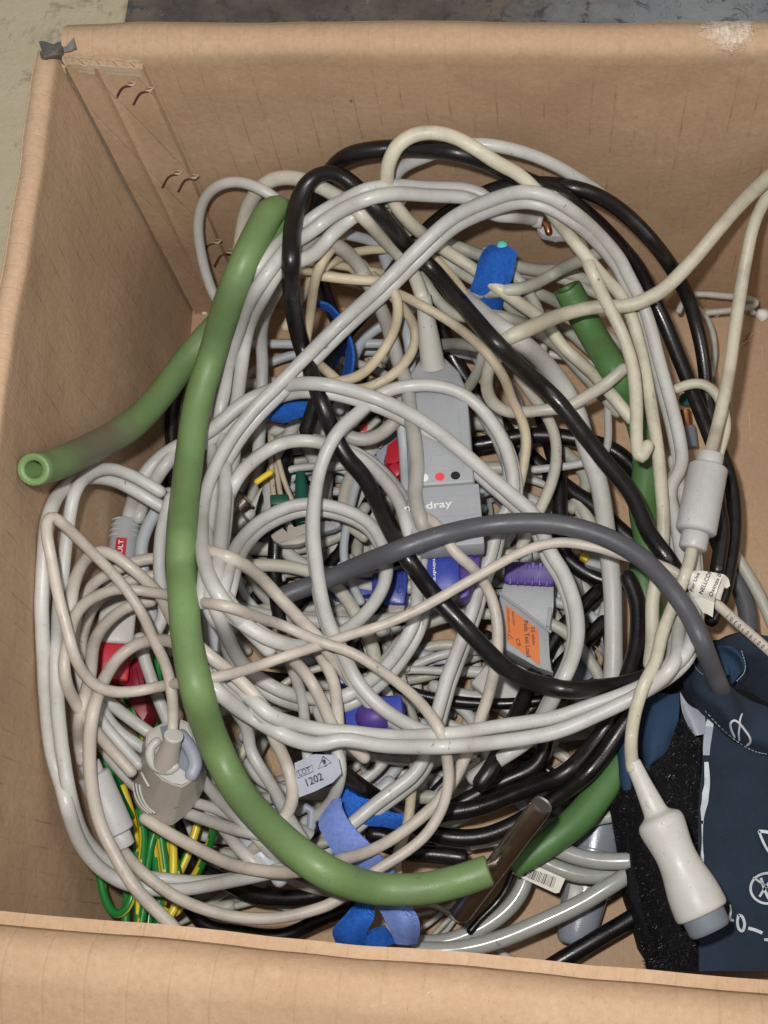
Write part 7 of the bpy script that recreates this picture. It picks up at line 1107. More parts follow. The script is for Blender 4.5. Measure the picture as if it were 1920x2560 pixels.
# --- ribbed adult connector with a red sticker
m, L, r = axis_frame('adult'); p = Piece('ribbed_connector', 'grey ribbed connector with a red sticker reading adult, by the left wall', 'connector', mat=m)
pf = [(0, r * .62), (L * .01, r * .72)]
bm = bmesh.new(); lathe(bm, [(0, r * .55), (L * .008, r * .74), (L * .05, r * .86), (L * .22, r * .98), (L * .30, r * 1.0), (L * .33, r * .96)], 32, 1, .85); p.add('boot', bm, M['block'])
for f in (.02, .055, .09, .125):
    for s0 in (0, 1):
        bm = bmesh.new(); rr = r * (.84 + .9 * f); a0, a1 = ((8, 62), (118, 172))[s0]
        pts = [Vector((rr * 1.015 * math.cos(R(t)), f * L, rr * .865 * math.sin(R(t)))) for t in np.linspace(a0 - 40 * (1 - s0), a1 + 40 * s0, 12)]
        tube(bm, pts, r * .055, 6); p.add('grip_rib', bm, M['whiteabs'])
bm = bmesh.new(); box(bm, -r * 1.12, r * 1.12, L * .32, L * .80, -r * .8, r * .72, r * .22, 3); p.add('body', bm, M['whiteabs'])
bm = bmesh.new(); box(bm, -r * 1.0, r * 1.05, L * .795, L * 1.02, -r * .75, r * .70, r * .16, 3); p.add('red_nose', bm, M['red'])
bm = bmesh.new(); bw = []
for i, yy in enumerate(np.linspace(.15 * L, .335 * L, 6)):
    rr = r * (.95 + .05 * min(1, max(0, (yy / L - .15) / .12))); bw.append([Vector((rr * 1.03 * math.cos(R(t)), yy, rr * .885 * math.sin(R(t)))) for t in (58, 68, 78, 88, 98)])
sheet(bm, bw, .0003, 2, 2); st_ = p.add('red_sticker', bm, M['red'])
aa = R(79); c0 = Vector((r * 1.05 * math.cos(aa), L * .322, r * .9 * math.sin(aa))); c1 = c0 - Vector((0, .155 * L, 0))
p.text('sticker_lettering', 'ADULT', m @ c0, m @ c1, 0, M['inkwhite'], r * .30, local=m.to_3x3() @ Vector((math.cos(aa), 0, math.sin(aa))), bold=.01, lift=.0003, parent=st_)
zr = zmid('adult') - .006
M['wine'] = plastic('wine_red_plastic', lin(128, 26, 44), .4, .1, dirtcol=lin(80, 16, 28), specks=False)
pr_ = Piece('red_housing', 'dark red plastic housing under the finger clip cable, with earth wires leaving it', 'connector', loc=at(380, 1720, zr - .02))
bm = bmesh.new(); slab(bm, tp('N', (1010, 520), (1090, 330), (1160, 300), (1200, 560), (1230, 760), (1180, 860), (1080, 700)), zr, .016, .001, .05); pr_.add('shell', bm, M['wine'], True)
bm = bmesh.new(); slab(bm, tp('N', (1070, 470), (1130, 400), (1160, 560), (1110, 620)), zr + .0012, .003, .0006); pr_.add('raised_panel', bm, M['wine'], True)

# --- steel tee tube joining the green hose
m, L, r = axis_frame('steel'); p = Piece('steel_tube', 'dull steel tube with a closed round end, standing out of the green hose', 'metal tube', mat=m)
bm = bmesh.new(); lathe(bm, [(0, r * .90), (L * .004, r * .97), (L * .012, r), (L * .6, r), (L * .95, r * 1.02), (L * .985, r * .9), (L, r * .6)], 32); p.add('barrel', bm, M['steel'])
bm = bmesh.new(); lathe(bm, [(-.0003, r * .80), (-.0009, r * .93), (0, r * .97), (L * .01, r * .97)], 32); p.add('end_rim', bm, M['bright'])
bm = bmesh.new(); lathe(bm, [(-.0001, .0001), (-.0002, r * .8), (.0005, r * .85)], 32); p.add('end_disc', bm, M['steel'])
hose_end = Vector(path(CABLES[0][6])[-1]); bm = bmesh.new(); s0 = hose_end + Vector((-.006, 0, 0)); s1 = m @ Vector((0, L * .5, 0)); tube(bm, [s0, (s0 + s1) / 2, s1], r * .62, 16, ('flat', 'flat')); p.add('side_spigot', bm, M['steel'], True)
bm = bmesh.new(); tube(bm, [m @ Vector((r * .93, L * .02, r * .45)), m @ Vector((r * .97, L * .5, r * .40)), m @ Vector((r * .99, L * .9, r * .35))], r * .05, 6); p.add('weld_seam', bm, M['bright'], True)

# --- grey paddle handle
m, L, r = axis_frame('handle'); p = Piece('shock_paddle', 'smooth grey tapered handle on the bare cardboard by the barcode tag', 'handle', mat=m)
bm = bmesh.new(); lathe(bm, [(0, r * .7), (L * .02, r * 1.02), (L * .2, r * 1.06), (L * .45, r), (L * .7, r * .88), (L * .9, r * .76), (L * .96, r * .73), (L * .985, r * .66), (L, r * .5)], 40, 1, .8); p.add('grip', bm, M['handle'], crease=50)
bm = bmesh.new(); lathe(bm, [(L * .33, r * 1.035), (L * .332, r * 1.045), (L * .338, r * 1.045), (L * .34, r * 1.035)], 40, 1, .8); p.add('joint_line', bm, M['bluegrey'])
bm = bmesh.new(); box(bm, r * .1, r * .62, L * .60, L * .72, r * .66, r * .79, .0008); p.add('white_sticker', bm, M['whiteabs'])

# --- pads test block with the orange sticker
zp = zmid('pads') + .004
p = Piece('test_block', 'grey wedge shaped test block with an orange pads test load sticker', 'test block', loc=at(1320, 1600, zp - .02))
bm = bmesh.new(); slab(bm, tp('X', (1010, 450), (1590, 480), (1585, 720), (1545, 1010), (970, 580)), zp + .0012, .016, .0008); p.add('upper_face', bm, M['block'], True)
bm = bmesh.new(); slab(bm, tp('X', (965, 575), (1545, 1005), (1520, 1300), (1590, 1490), (1400, 1420), (1000, 1200), (930, 900)), zp, .018, .0008); p.add('lower_face', bm, M['block'], True)
bm = bmesh.new(); tube(bm, [at(*q_, zp + .0012) for q_ in tp('X', (968, 572), (1250, 780), (1548, 1010))], .0007, 8); p.add('ridge', bm, M['block'], True)
bm = bmesh.new(); slab(bm, tp('X', (1525, 720), (1570, 725), (1545, 950), (1500, 950)), zp + .003, .004, .0005); p.add('latch', bm, M['block'], True)
bm = bmesh.new(); stk = tp('X', (1028, 708), (1040, 706), (1395, 975), (1408, 1000), (1432, 1380), (1420, 1392), (1065, 1135), (1048, 1105)); slab(bm, stk, zp + .0004, .0008, 0); sk = p.add('orange_sticker', bm, M['orange'], True, smooth=False)
zs_ = zp + .0004; d1 = .000178
for s_, a, b, hh in (('50 ohm', (1345, 955), (1360, 1160), 46), ('Pads Test Load', (1265, 885), (1300, 1300), 58), ('CE', (1165, 1090), (1195, 1180), 46), ('0000000', (1115, 775), (1130, 940), 26), ('MR0-00003-00', (1060, 745), (1075, 1020), 26)):
    if s_[0] in '0M': s_ = {'0000000': '0651000', 'MR0-00003-00': '040-000413-00'}[s_]
    pa, pb = tp('X', a, b); p.text('sticker_lettering', s_, pa, pb, zs_, M['ink'], hh * .217 * d1, parent=sk, bold=.006 if hh > 45 else 0)
bm = bmesh.new(); tri = [at(*q_, zs_ + .0002) for q_ in tp('X', (1062, 1035), (1118, 1085), (1066, 1092), (1062, 1035))]; tube(bm, tri, .00014, 5); p.add('warning_triangle', bm, M['ink'], True, parent=sk)

# --- purple ribbed plug
m, L, r = axis_frame('ribplug'); p = Piece('ribbed_plug', 'purple ribbed rubber plug above the grey test block', 'connector', mat=m)
bm = bmesh.new(); box(bm, -r, r, 0, L, -r * .7, r * .55, r * .28, 3); p.add('core', bm, M['purple'])
for i in range(6):
    for s0 in (-1, 1):
        bm = bmesh.new(); yy = L * (.1 + .145 * i); box(bm, s0 * r * .42 - r * .06, s0 * r * 1.02 + (r * .06 if s0 < 0 else 0), yy, yy + L * .055, -r * .5, r * .60, .0003, 1); p.add('rib', bm, M['purple'])
# --- blue connectors
zb = zmid('blueA') + .004
p = Piece('blue_connector', 'blue connector with faint white lettering just below the dark grey hose', 'connector', loc=at(1110, 1420, zb - .012))
bm = bmesh.new(); slab(bm, tp('X', (120, 60), (430, 60), (500, 150), (510, 470), (300, 560), (130, 440)), zb, .016, .0012); p.add('shell', bm, M['blue'], True)
bm = bmesh.new(); slab(bm, tp('X', (500, 130), (740, 60), (740, 230), (600, 600), (500, 640)), zb - .003, .014, .0012); p.add('purple_end', bm, M['purple'], True)
bm = bmesh.new(); slab(bm, tp('X', (590, 40), (735, 30), (735, 120), (660, 140)), zb + .001, .004, .0008); p.add('purple_latch', bm, M['purple'], True)
pa, pb = tp('X', (215, 470), (205, 150)); p.text('lettering', 'mindray', pb, pa, zb, M['inkwhite'], 50 * .217 * d1, bold=.008)
zb = zmid('blueB') + .004
p = Piece('blue_connector', 'blue connector with a moulded emblem between the white ring cables', 'connector', loc=at(960, 1450, zb - .012))
bm = bmesh.new(); slab(bm, tp('Y', (500, 330), (900, 270), (920, 400), (890, 690), (760, 690), (500, 640)), zb, .014, .0014); p.add('shell', bm, M['blue'], True)
bm = bmesh.new(); slab(bm, tp('Y', (0, 500), (360, 380), (520, 360), (520, 600), (340, 580), (40, 600)), zb - .004, .012, .0012); p.add('side_wing', bm, M['blue'], True)
bm = bmesh.new(); c = tp('Y', (835, 530))[0]; tube(bm, [at(c[0] + 8 * math.cos(t), c[1] + 10 * math.sin(t), zb + .0002) for t in np.linspace(0, 6.28, 16)], .0003, 5); p.add('moulded_emblem', bm, M['blue'], True)
bm = bmesh.new(); pts = tp('Y', (800, 330), (855, 330), (855, 380), (800, 380), (800, 330)); tube(bm, [at(*q_, zb + .0002) for q_ in pts], .00025, 5); p.add('moulded_emblem', bm, M['blue'], True)
bm = bmesh.new(); slab(bm, tp('Y', (690, 690), (890, 690), (870, 800), (690, 820)), zb - .003, .012, .0012); p.add('grey_nose', bm, M['taupe'], True)
zb = zmid('bluec') + .002
p = Piece('blue_clip', 'rounded blue and violet clip above the lower white sweep', 'clip', loc=at(910, 1790, zb - .012))
bm = bmesh.new(); slab(bm, tp('P', (20, 1420), (0, 1230), (200, 1180), (460, 1160), (480, 1300), (400, 1440)), zb - .004, .014, .002); p.add('base', bm, M['blue'], True)
bm = bmesh.new(); bmesh.ops.create_icosphere(bm, subdivisions=3, radius=1.0)
cc = at(*tp('P', (260, 1340))[0], zb - .006)
for v in bm.verts: v.co = cc + Vector((v.co.x * .0090, v.co.y * .0072, v.co.z * .008))
p.add('violet_dome', bm, M['purple'], True)
bm = bmesh.new(); slab(bm, tp('P', (-60, 920), (60, 1040), (70, 1090), (-90, 1080), (-140, 960)), zb - .006, .012, .001); p.add('clip_arm', bm, M['blue'], True)
# --- white flat adaptor under the black cable, grey lever, grey paddle disc
zb = zmid('whitebox') + .004
p = Piece('flat_adaptor', 'broad white adaptor box half under the long black cable', 'adaptor', loc=at(1270, 1730, zb - .012))
bm = bmesh.new(); slab(bm, tp('P', (980, 1080), (1130, 900), (1300, 960), (1560, 1150), (1310, 1340), (1160, 1240)), zb, .02, .0016); p.add('shell', bm, M['whiteabs'], True)
bm = bmesh.new(); tube(bm, catmull([at(*q_, zb + .0001) for q_ in tp('P', (1560, 1160), (1430, 1280), (1320, 1345))], 3), .0005, 6); p.add('shell_seam', bm, M['silver'], True)
p = Piece('paddle_disc', 'blue grey oval paddle face seen between two white cables', 'paddle', loc=at(1480, 1650, .02))
bm = bmesh.new(); slab(bm, [(1452 + 38 * math.cos(t), 1660 + 62 * math.sin(t)) for t in np.linspace(0, 6.283, 28)[:-1]], .034, .012, .002); p.add('face', bm, M['bluegrey'], True)
bm = bmesh.new(); tube(bm, catmull([at(*q_, .0342) for q_ in ((1476, 1700), (1492, 1660), (1500, 1632), (1488, 1616))], 4), .0003, 5); p.add('score_line', bm, M['handle'], True)
p = Piece('yellow_tab_clip', 'grey clip with a yellow tab below the dark grey hose', 'clip', loc=at(1470, 1400, .015))
bm = bmesh.new(); slab(bm, tp('M', (300, 640), (450, 660), (460, 800), (330, 760)), .034, .012, .001); p.add('body', bm, M['block'], True)
bm = bmesh.new(); slab(bm, tp('M', (305, 665), (365, 690), (345, 740), (282, 705)), .037, .006, .001); p.add('yellow_tab', bm, M['yellow'], True)
# --- red clip
zb = zmid('redclip') + .003
p = Piece('red_clip', 'bright red spring clip with a grey jaw beside the sensor block', 'clip', loc=at(985, 1140, zb - .01))
bm = bmesh.new(); slab(bm, tp('K', (1080, 1140), (1350, 920), (1420, 930), (1440, 1560), (1250, 1560), (1020, 1630)), zb, .012, .0012); p.add('upper_grip', bm, M['red'], True)
bm = bmesh.new(); slab(bm, tp('K', (1090, 1680), (1250, 1550), (1450, 1590), (1470, 1780), (1320, 1940)), zb + .001, .012, .0012); p.add('lower_grip', bm, M['red'], True)
bm = bmesh.new(); slab(bm, tp('K', (800, 1440), (850, 1080), (1280, 620), (1390, 660), (1400, 930), (1080, 1140), (1010, 1620), (920, 1560)), zb - .003, .008, .0006); p.add('jaw', bm, M['silver'], True)
bm = bmesh.new(); tube(bm, [at(*q_, zb - .0008) for q_ in tp('K', (900, 1200), (1060, 1000), (1120, 1010))], .0008, 8); p.add('spring', bm, M['bright'], True)
p2 = Piece('button_tag', 'small pale tag with a pink dot beneath the white ring cable', 'tag', loc=at(920, 1065, zb - .008))
bm = bmesh.new(); slab(bm, tp('K', (360, 860), (560, 580), (840, 380), (930, 490), (660, 740)), zb - .006, .003, .0003); p2.add('plate', bm, M['whiteabs'], True)
bm = bmesh.new(); cxy = tp('K', (500, 690))[0]; slab(bm, [(cxy[0] + 9 * math.cos(t), cxy[1] + 9 * math.sin(t)) for t in np.linspace(0, 6.283, 20)[:-1]], zb - .0055, .002, 0); p2.add('pink_dot', bm, M['reddot'], True)
# --- grey metal clamp and dark green clip
zb = zmid('shears') + .004
p = Piece('clamp', 'grey cast clamp with a notched jaw inside the small white ring', 'clamp', loc=at(750, 1330, zb - .01))
bm = bmesh.new(); slab(bm, tp('G', (560, 765), (640, 720), (720, 660), (760, 760), (785, 740), (770, 600), (815, 590), (850, 710), (890, 650), (1030, 620), (1240, 590), (1300, 600), (1240, 720), (1010, 760), (900, 880), (690, 885), (600, 835)), zb, .007, .0007, .02); p.add('jaw', bm, M['taupe'], True)
bm = bmesh.new(); slab(bm, tp('G', (1180, 640), (1340, 580), (1420, 610), (1420, 660), (1330, 700), (1180, 740)), zb + .001, .006, .001); hd = p.add('handle', bm, M['block'], True)
for i in range(4):
    bm = bmesh.new(); a, b = tp('G', (1240 + 32 * i, 630 - 8 * i), (1260 + 32 * i, 690 - 8 * i)); tube(bm, [at(*a, zb + .0012), at(*b, zb + .0012)], .0004, 6); p.add('handle_rib', bm, M['block'], True, parent=hd)
bm = bmesh.new(); slab(bm, tp('G', (650, 865), (860, 800), (1000, 740), (1010, 840), (900, 885), (700, 890)), zb + .0008, .006, .0006); p.add('lower_edge', bm, M['taupe'], True)
m, L, r = axis_frame('gclip'); p = Piece('lead_clip', 'dark green lead clip with a tapered boot behind the small ring', 'clip', mat=m)
bm = bmesh.new(); lathe(bm, [(0, r * .62), (L * .02, r * .8), (L * .3, r * 1.05), (L * .5, r * 1.25), (L * .56, r * 1.3)], 20); p.add('boot', bm, M['dkgreen'])
bm = bmesh.new(); box(bm, -r * 1.5, r * 1.4, L * .54, L * 1.0, -r * .8, r * .8, r * .3, 2); p.add('grip', bm, M['dkgreen'])
bm = bmesh.new(); box(bm, r * 2.2, r * 5.2, L * .42, L * .62, -r * .9, r * .5, r * .3, 2); p.add('lever', bm, M['dkgreen'])
for nm, lab, seq in (('lead_tip', 'small teal lead tip hanging right of the black cables', (('teal', (1318, 795), (1324, 850), .0024),)), ('lead_tip', 'small teal lead tip low between the black cables', (('teal', (1155, 945), (1190, 950), .0036),)), ('brass_plug', 'brass coax plug with a grey sleeve beside the black cables', (('copper', (1165, 1010), (1178, 1110), .0032), ('bluegrey', (1178, 1110), (1195, 1230), .0048)))):
    a0 = at(*tp('D', seq[0][1])[0], .016); p = Piece(nm, lab, 'connector', loc=a0)
    for mk, a, b, rr in seq:
        bm = bmesh.new(); tube(bm, [at(*tp('D', a)[0], .016), at(*tp('D', b)[0], .014)], rr, 16, ('flat', 'flat')); p.add('sleeve', bm, M[mk], True)
for nm, lab, mk, a, b, rr in (('steel_probe', 'bright steel probe tube at the left under the white rings', 'bright', (590, 1400), (720, 1310), .0062), ('steel_probe', 'second steel probe, duller, just above the bright one', 'steel', (600, 1270), (720, 1160), .0062)):
    za = .035; pa = at(*tp('J', a)[0], za); p = Piece(nm, lab, 'metal tube', loc=pa); bm = bmesh.new(); tube(bm, [pa, at(*tp('J', b)[0], za + .002)], rr, 20, ('flat', 'flat')); p.add('barrel', bm, M[mk], True)
    bm = bmesh.new(); q0 = pa + (at(*tp('J', b)[0], za + .002) - pa) * .25; tube(bm, [q0, q0 + (pa - q0).normalized() * .002], rr * 1.06, 20, ('flat', 'flat')); p.add('band', bm, M['bright'], True)
# --- broken plug at the back
m, L, r = axis_frame('brokenplug'); p = Piece('broken_plug', 'white cable plug snapped open with bare copper, near the back wall', 'connector', mat=m)
bm = bmesh.new(); lathe(bm, catmull(np.array([(0, r * .8), (L * .25, r * .9), (L * .4, r * 1.05), (L * .55, r * .92), (L * .7, r * 1.08), (L * .92, r * 1.0), (L * .98, r * .85)]), 3), 20, 1, .9); p.add('boot', bm, M['ferrite'])
bm = bmesh.new(); tube(bm, [Vector((0, L * .9, 0)), Vector((r * .3, L * 1.15, r * .2)), Vector((r * 1.1, L * 1.3, r * .4))], r * .5, 10, ('round', 'round')); p.add('copper_core', bm, M['copper'])
zb_ = AXIS['brokenplug'][1][2]
bm = bmesh.new(); slab(bm, tp('C', (285, 1350), (360, 1280), (400, 1310), (480, 1400), (400, 1398), (320, 1385)), zb_ - .004, .006, .0012); p.add('split_shell', bm, M['ferrite'], True)

# --- labels
zt_ = .100
p = Piece('lot_tag', 'grey lot tag with a warning triangle wrapped on a white lead', 'tag', loc=at(800, 1930, zt_))
bm = bmesh.new(); tg = tp('S', (410, 325), (560, 258), (700, 262), (742, 285), (765, 400), (700, 470), (560, 540), (440, 585)); slab(bm, tg, zt_, .0008, 0); tgo = p.add('plate', bm, M['silver'], True, smooth=False)
pa, pb = tp('S', (445, 405), (530, 372)); p.text('lettering', 'LOT', pa, pb, zt_, M['ink'], .0022, parent=tgo)
pa, pb = tp('S', (500, 475), (622, 422)); p.text('lettering', '1202', pa, pb, zt_, M['ink'], .0034, parent=tgo, bold=.012)
bm = bmesh.new(); tube(bm, [at(*q_, zt_ + .0002) for q_ in tp('S', (428, 385), (545, 342), (552, 388), (432, 440), (428, 385))], .00014, 5); p.add('lettering_frame', bm, M['ink'], True, parent=tgo)
bm = bmesh.new(); tube(bm, [at(*q_, zt_ + .0002) for q_ in tp('S', (628, 275), (690, 322), (590, 368), (628, 275))], .0002, 5); p.add('warning_triangle', bm, M['ink'], True, parent=tgo)
pa, pb = tp('S', (625, 330), (652, 320)); p.text('lettering', '!', pa, pb, zt_, M['ink'], .0032, parent=tgo)

zl = AXIS['ferrite1'][1][2] + .004
p = Piece('paper_label', 'curling white paper label printed for use, wrapped round two leads', 'label', loc=at(1760, 1480, zl))
bm = bmesh.new()
rowA = [(360, 500), (400, 400), (440, 310), (470, 295)]; 
rows = [[at(*tp('V', q_)[0], z_) for q_, z_ in zip(r_, zz)] for r_, zz in (
    (((370, 560), (400, 430), (430, 330), (455, 295)), (zl - .003, zl + .001, zl + .002, zl)), (((470, 720), (530, 560), (570, 400), (600, 300)), (zl - .002, zl + .0025, zl + .003, zl + .0015)),
    (((640, 740), (680, 600), (730, 440), (760, 320)), (zl - .002, zl + .003, zl + .0035, zl + .002)), (((800, 790), (835, 660), (890, 500), (960, 360)), (zl - .002, zl + .003, zl + .003, zl + .001)))]
sheet(bm, rows, .0003, 5, 5); lb = p.add('front_leaf', bm, M['paper'], True)
bm = bmesh.new(); sheet(bm, [[at(*tp('V', q_)[0], z_) for q_, z_ in r_] for r_ in ((((470, 712), zl - .002), ((640, 745), zl - .0015), ((805, 800), zl - .0015)), (((620, 970), zl - .007), ((690, 990), zl - .0065), ((775, 1040), zl - .0065)))], .0003, 4, 4); p.add('back_leaf', bm, M['paper'], True)
bm = bmesh.new(); sheet(bm, [[at(*tp('V', q_)[0], z_) for q_, z_ in r_] for r_ in ((((960, 360), zl + .001), ((920, 480), zl), ((850, 640), zl), ((830, 740), zl - .001)), (((1030, 430), zl - .002), ((960, 520), zl - .002), ((940, 620), zl - .002), ((890, 770), zl - .003)), (((1055, 540), zl - .004), ((1000, 580), zl - .004), ((950, 585), zl - .004), ((905, 775), zl - .005)))], .0003, 4, 4); p.add('curled_edge', bm, M['paper'], True)
for s_, a, b, hh, zz in (('For Use', (425, 615), (545, 335), 62, zl + .0036), ('NELLCOR', (580, 660), (740, 290), 72, zl + .0043), ('Oximax 0', (735, 705), (885, 350), 66, zl + .0042)):
    pa, pb = tp('V', a, b); p.text('lettering', s_, pa, pb, zz, M['ink'], hh * .157 * .000168, parent=lb, bold=.004)
# printed serial number on the sensor lead (part of that lead)
lead = next(o for k_, o in THINGS.items() if k_.startswith('pale pink beige sensor'))
pth = np.array([v.co for v in lead.data.vertices]); end = pth[pth[:, 0].argsort()][-200:]
def lead_pt(u, v, lift=.0002):
    q_ = min((Vector(x) for x in pth if x[0] > .06), key=lambda w_: (at(u, v, w_.z) - w_).length - w_.z * .4); return at(u, v, q_.z + lift)
serial = '10019030301'
pa, pb = tp('V', (1640, 1560), (1015, 1020)); n_ = len(serial)
for i, ch in enumerate(serial):
    f = i / (n_ - 1); c_ = (pa[0] + (pb[0] - pa[0]) * f, pa[1] + (pb[1] - pa[1]) * f)
    q_ = lead_pt(*c_, .0004); dx = (at(*pb, q_.z) - at(*pa, q_.z)).normalized(); w_ = .00125
    t_ = text_mesh('serial_digit', ch, 1.0, M['ink'], Matrix.Identity(4)); me = t_.data; xs = [v.co.x for v in me.vertices]; ys = [v.co.y for v in me.vertices]
    yv = Vector((0, 0, 1)).cross(dx)
    for v in me.vertices: v.co = q_ + dx * ((v.co.x - (max(xs) + min(xs)) / 2) / .7 * .0016) + yv * ((v.co.y - (max(ys) + min(ys)) / 2) / .7 * .0022) + Vector((0, 0, v.co.z))
    t_.parent = lead
zb = .040
p = Piece('barcode_tag', 'small white barcode tag under the flat tip of the green hose', 'tag', loc=at(1355, 2195, zb))
bm = bmesh.new(); slab(bm, tp('T', (690, 855), (760, 785), (870, 795), (1095, 895), (1050, 1000), (1020, 1005)), zb, .0006, 0); tgo = p.add('plate', bm, M['paper'], True, smooth=False)
random.seed(8); x_ = 0.0
while x_ < 1:
    w_ = random.choice((.010, .018, .03)); a0, a1 = tp('T', (775 + 255 * x_, 800 + 85 * x_), (775 + 255 * (x_ + w_), 800 + 85 * (x_ + w_))); b0, b1 = tp('T', (748 + 255 * x_, 862 + 105 * x_), (748 + 255 * (x_ + w_), 862 + 105 * (x_ + w_)))
    bm = bmesh.new(); prism(bm, [at(*q_, zb + .00022) for q_ in (a0, a1, b1, b0)], [at(*q_, zb) for q_ in (a0, a1, b1, b0)]); p.add('bar', bm, M['ink'], True, parent=tgo, smooth=False); x_ += w_ + random.choice((.012, .02, .028))
bm = bmesh.new(); slab(bm, tp('J', (670, 830), (790, 780), (810, 800), (700, 870)), .058, .0006, 0); o = obj('code_tag', bm, M['paper'], None, False); tag(o, 'sliver of a white printed tag under the left white rings', 'tag')
bm = bmesh.new(); tube(bm, [at(*q_, .06) for q_ in tp('J', (805, 1010), (860, 970), (915, 935))], .0016, 10); tag(obj('yellow_wire', bm, M['yellow'], None), 'short visible piece of yellow wire inside the white rings', 'wire')
# grey sleeve band of the lot tag's neighbour and its terminal
nb = next(o for k_, o in THINGS.items() if k_.startswith('white lead with a grey s'))
pth2 = [Vector(v.co) for v in nb.data.vertices]
def near(u, v): return min(pth2, key=lambda w_: (at(u, v, w_.z) - w_).length)
a_, b_ = tp('S', (272, 560), (318, 650)); qa = near(*a_); qb = near(*b_); zc_ = (qa.z + qb.z) / 2 - .0008
bm = bmesh.new(); tube(bm, [at(*a_, zc_), at(*b_, zc_)], .0031, 16, ('flat', 'flat')); o = obj('sleeve_band', bm, M['bluegrey'], nb)
zb = .062; a_, b_ = tp('S', (400, 800), (480, 900)); p = Piece('ring_terminal', 'grey cup terminal under the green hose near the lot tag', 'connector', loc=at(*b_, zb))
bm = bmesh.new(); tube(bm, [at(*a_, zb + .004), at(*b_, zb)], .004, 18, ('flat', 'flat'), np.array([.8, 1.5])); p.add('cone', bm, M['ferrite'], True)
bm = bmesh.new(); tube(bm, [at(*tp('S', q_)[0], zb - .001) for q_ in ((440, 690), (500, 660), (545, 690), (540, 800), (500, 900))], .0022, 10); p.add('rim', bm, M['silver'], True)
for lab, a, b in (('flat grey plate under the left rings, worn to dark spots', (335, 570), (470, 930)),):
    p = Piece('worn_plate', 'worn light grey plastic strip, scuffed dark, right of the green hose', 'strip', loc=at(530, 1580, .06))
    bm = bmesh.new(); slab(bm, tp('O', (335, 570), (495, 600), (475, 930), (370, 890)), .07, .006, .001); p.add('body', bm, M['block'], True)

# --- blue hook and loop straps
def weave(name, col, col2, sc_, ridge):
    t = NT(name); c = t.mix(t.ramp(t.noise(500, 3, .7), .35, .65), col, col2)
    w_ = t.n('ShaderNodeTexWave', wave_type='BANDS', bands_direction='DIAGONAL'); t.set(w_, 'Vector', t.co()); t.set(w_, 'Scale', sc_); t.set(w_, 'Distortion', 1.2); t.set(w_, 'Detail', 2.0)
    c = t.mix(t.ramp(w_.outputs['Fac'], .2, .9, 0, .4), c, tuple(x * 1.35 for x in col[:3]) + (1,))
    return t.out(c, .85, t.bump(t.math('ADD', w_.outputs['Fac'], t.noise(900, 3, .8)), ridge, .0006), Specular_IOR_Level=.15)
M['loop'] = weave('bright_blue_loop_tape', lin(52, 116, 214), lin(34, 88, 180), 620, .9)
M['hook'] = weave('pale_blue_hook_tape', lin(134, 156, 222), lin(108, 132, 202), 1000, .7)
M['thread'] = plastic('white_thread', lin(196, 204, 222), .8, .1, specks=False)
def strap(name, label, parts_, loc):
    p = Piece(name, label, 'strap', loc=loc)
    for nm, mk, rows, th in parts_:
        bm = bmesh.new(); sheet(bm, [[at(u, v, z) for (u, v), z in r_] for r_ in rows], th, 5, 5, .0003); p.add(nm, bm, M[mk], True, crease=50)
    return p
def row(k_, *uvz): return [(tp(k_, (x, y))[0], z) for x, y, z in uvz]
strap('hook_strap', 'blue strap round the cable bundle by the back wall, green stain on top', [
    ('band', 'loop', [row('H', (1230, 375, .104), (1290, 372, .105), (1400, 385, .106), (1472, 440, .105)), row('H', (1160, 470, .102), (1235, 468, .106), (1360, 480, .107), (1455, 520, .104)), row('H', (1110, 650, .097), (1200, 640, .100), (1310, 650, .101), (1425, 660, .099)), row('H', (1082, 760, .088), (1160, 785, .090), (1260, 800, .091), (1362, 790, .090)), row('H', (1150, 915, .076), (1200, 928, .077), (1270, 935, .077), (1340, 925, .076))], .0022)], at(*tp('H', (1280, 650))[0], .08))
bm = bmesh.new(); bmesh.ops.create_icosphere(bm, subdivisions=2, radius=.0028, matrix=Matrix.Translation(at(*tp('H', (1345, 368))[0], .106)))
for v in bm.verts: v.co.z = .105 + (v.co.z - .105) * .4; v.co += Vector((1, 1, 0)) * .0008 * noise.noise(v.co * 700)
M['mint'] = plastic('dried_green_paint', lin(96, 196, 180), .6, .1, specks=False, vary=0)
st0 = [o for o in C.objects if o.name == 'hook_strap'][0]; o = obj('paint_dab', bm, M['mint'], None); o.data.transform(Matrix.Translation(-st0.location)); o.parent = st0
strap('hook_strap', 'thin blue strap seen edge on left of the dotted neck', [('band', 'loop', [row('B', (448, 1200, .085), (530, 1225, .086), (600, 1310, .085), (650, 1430, .082), (665, 1540, .078), (640, 1680, .074)), row('B', (455, 1228, .074), (520, 1255, .074), (580, 1340, .074), (620, 1440, .072), (622, 1540, .068), (588, 1670, .064))], .0012)], at(*tp('B', (560, 1300))[0], .07))
strap('hook_strap', 'blue ribbed strap lying flat under the white arch left of centre', [('band', 'loop', [row('J', (820, 450, .066), (960, 360, .072), (1100, 320, .074), (1260, 300, .074), (1450, 340, .068)), row('J', (870, 480, .066), (970, 450, .071), (1100, 415, .073), (1250, 390, .073), (1420, 390, .067)), row('J', (1020, 530, .062), (1060, 515, .066), (1140, 485, .069), (1270, 450, .070), (1420, 430, .064))], .002)], at(*tp('J', (1080, 420))[0], .06))
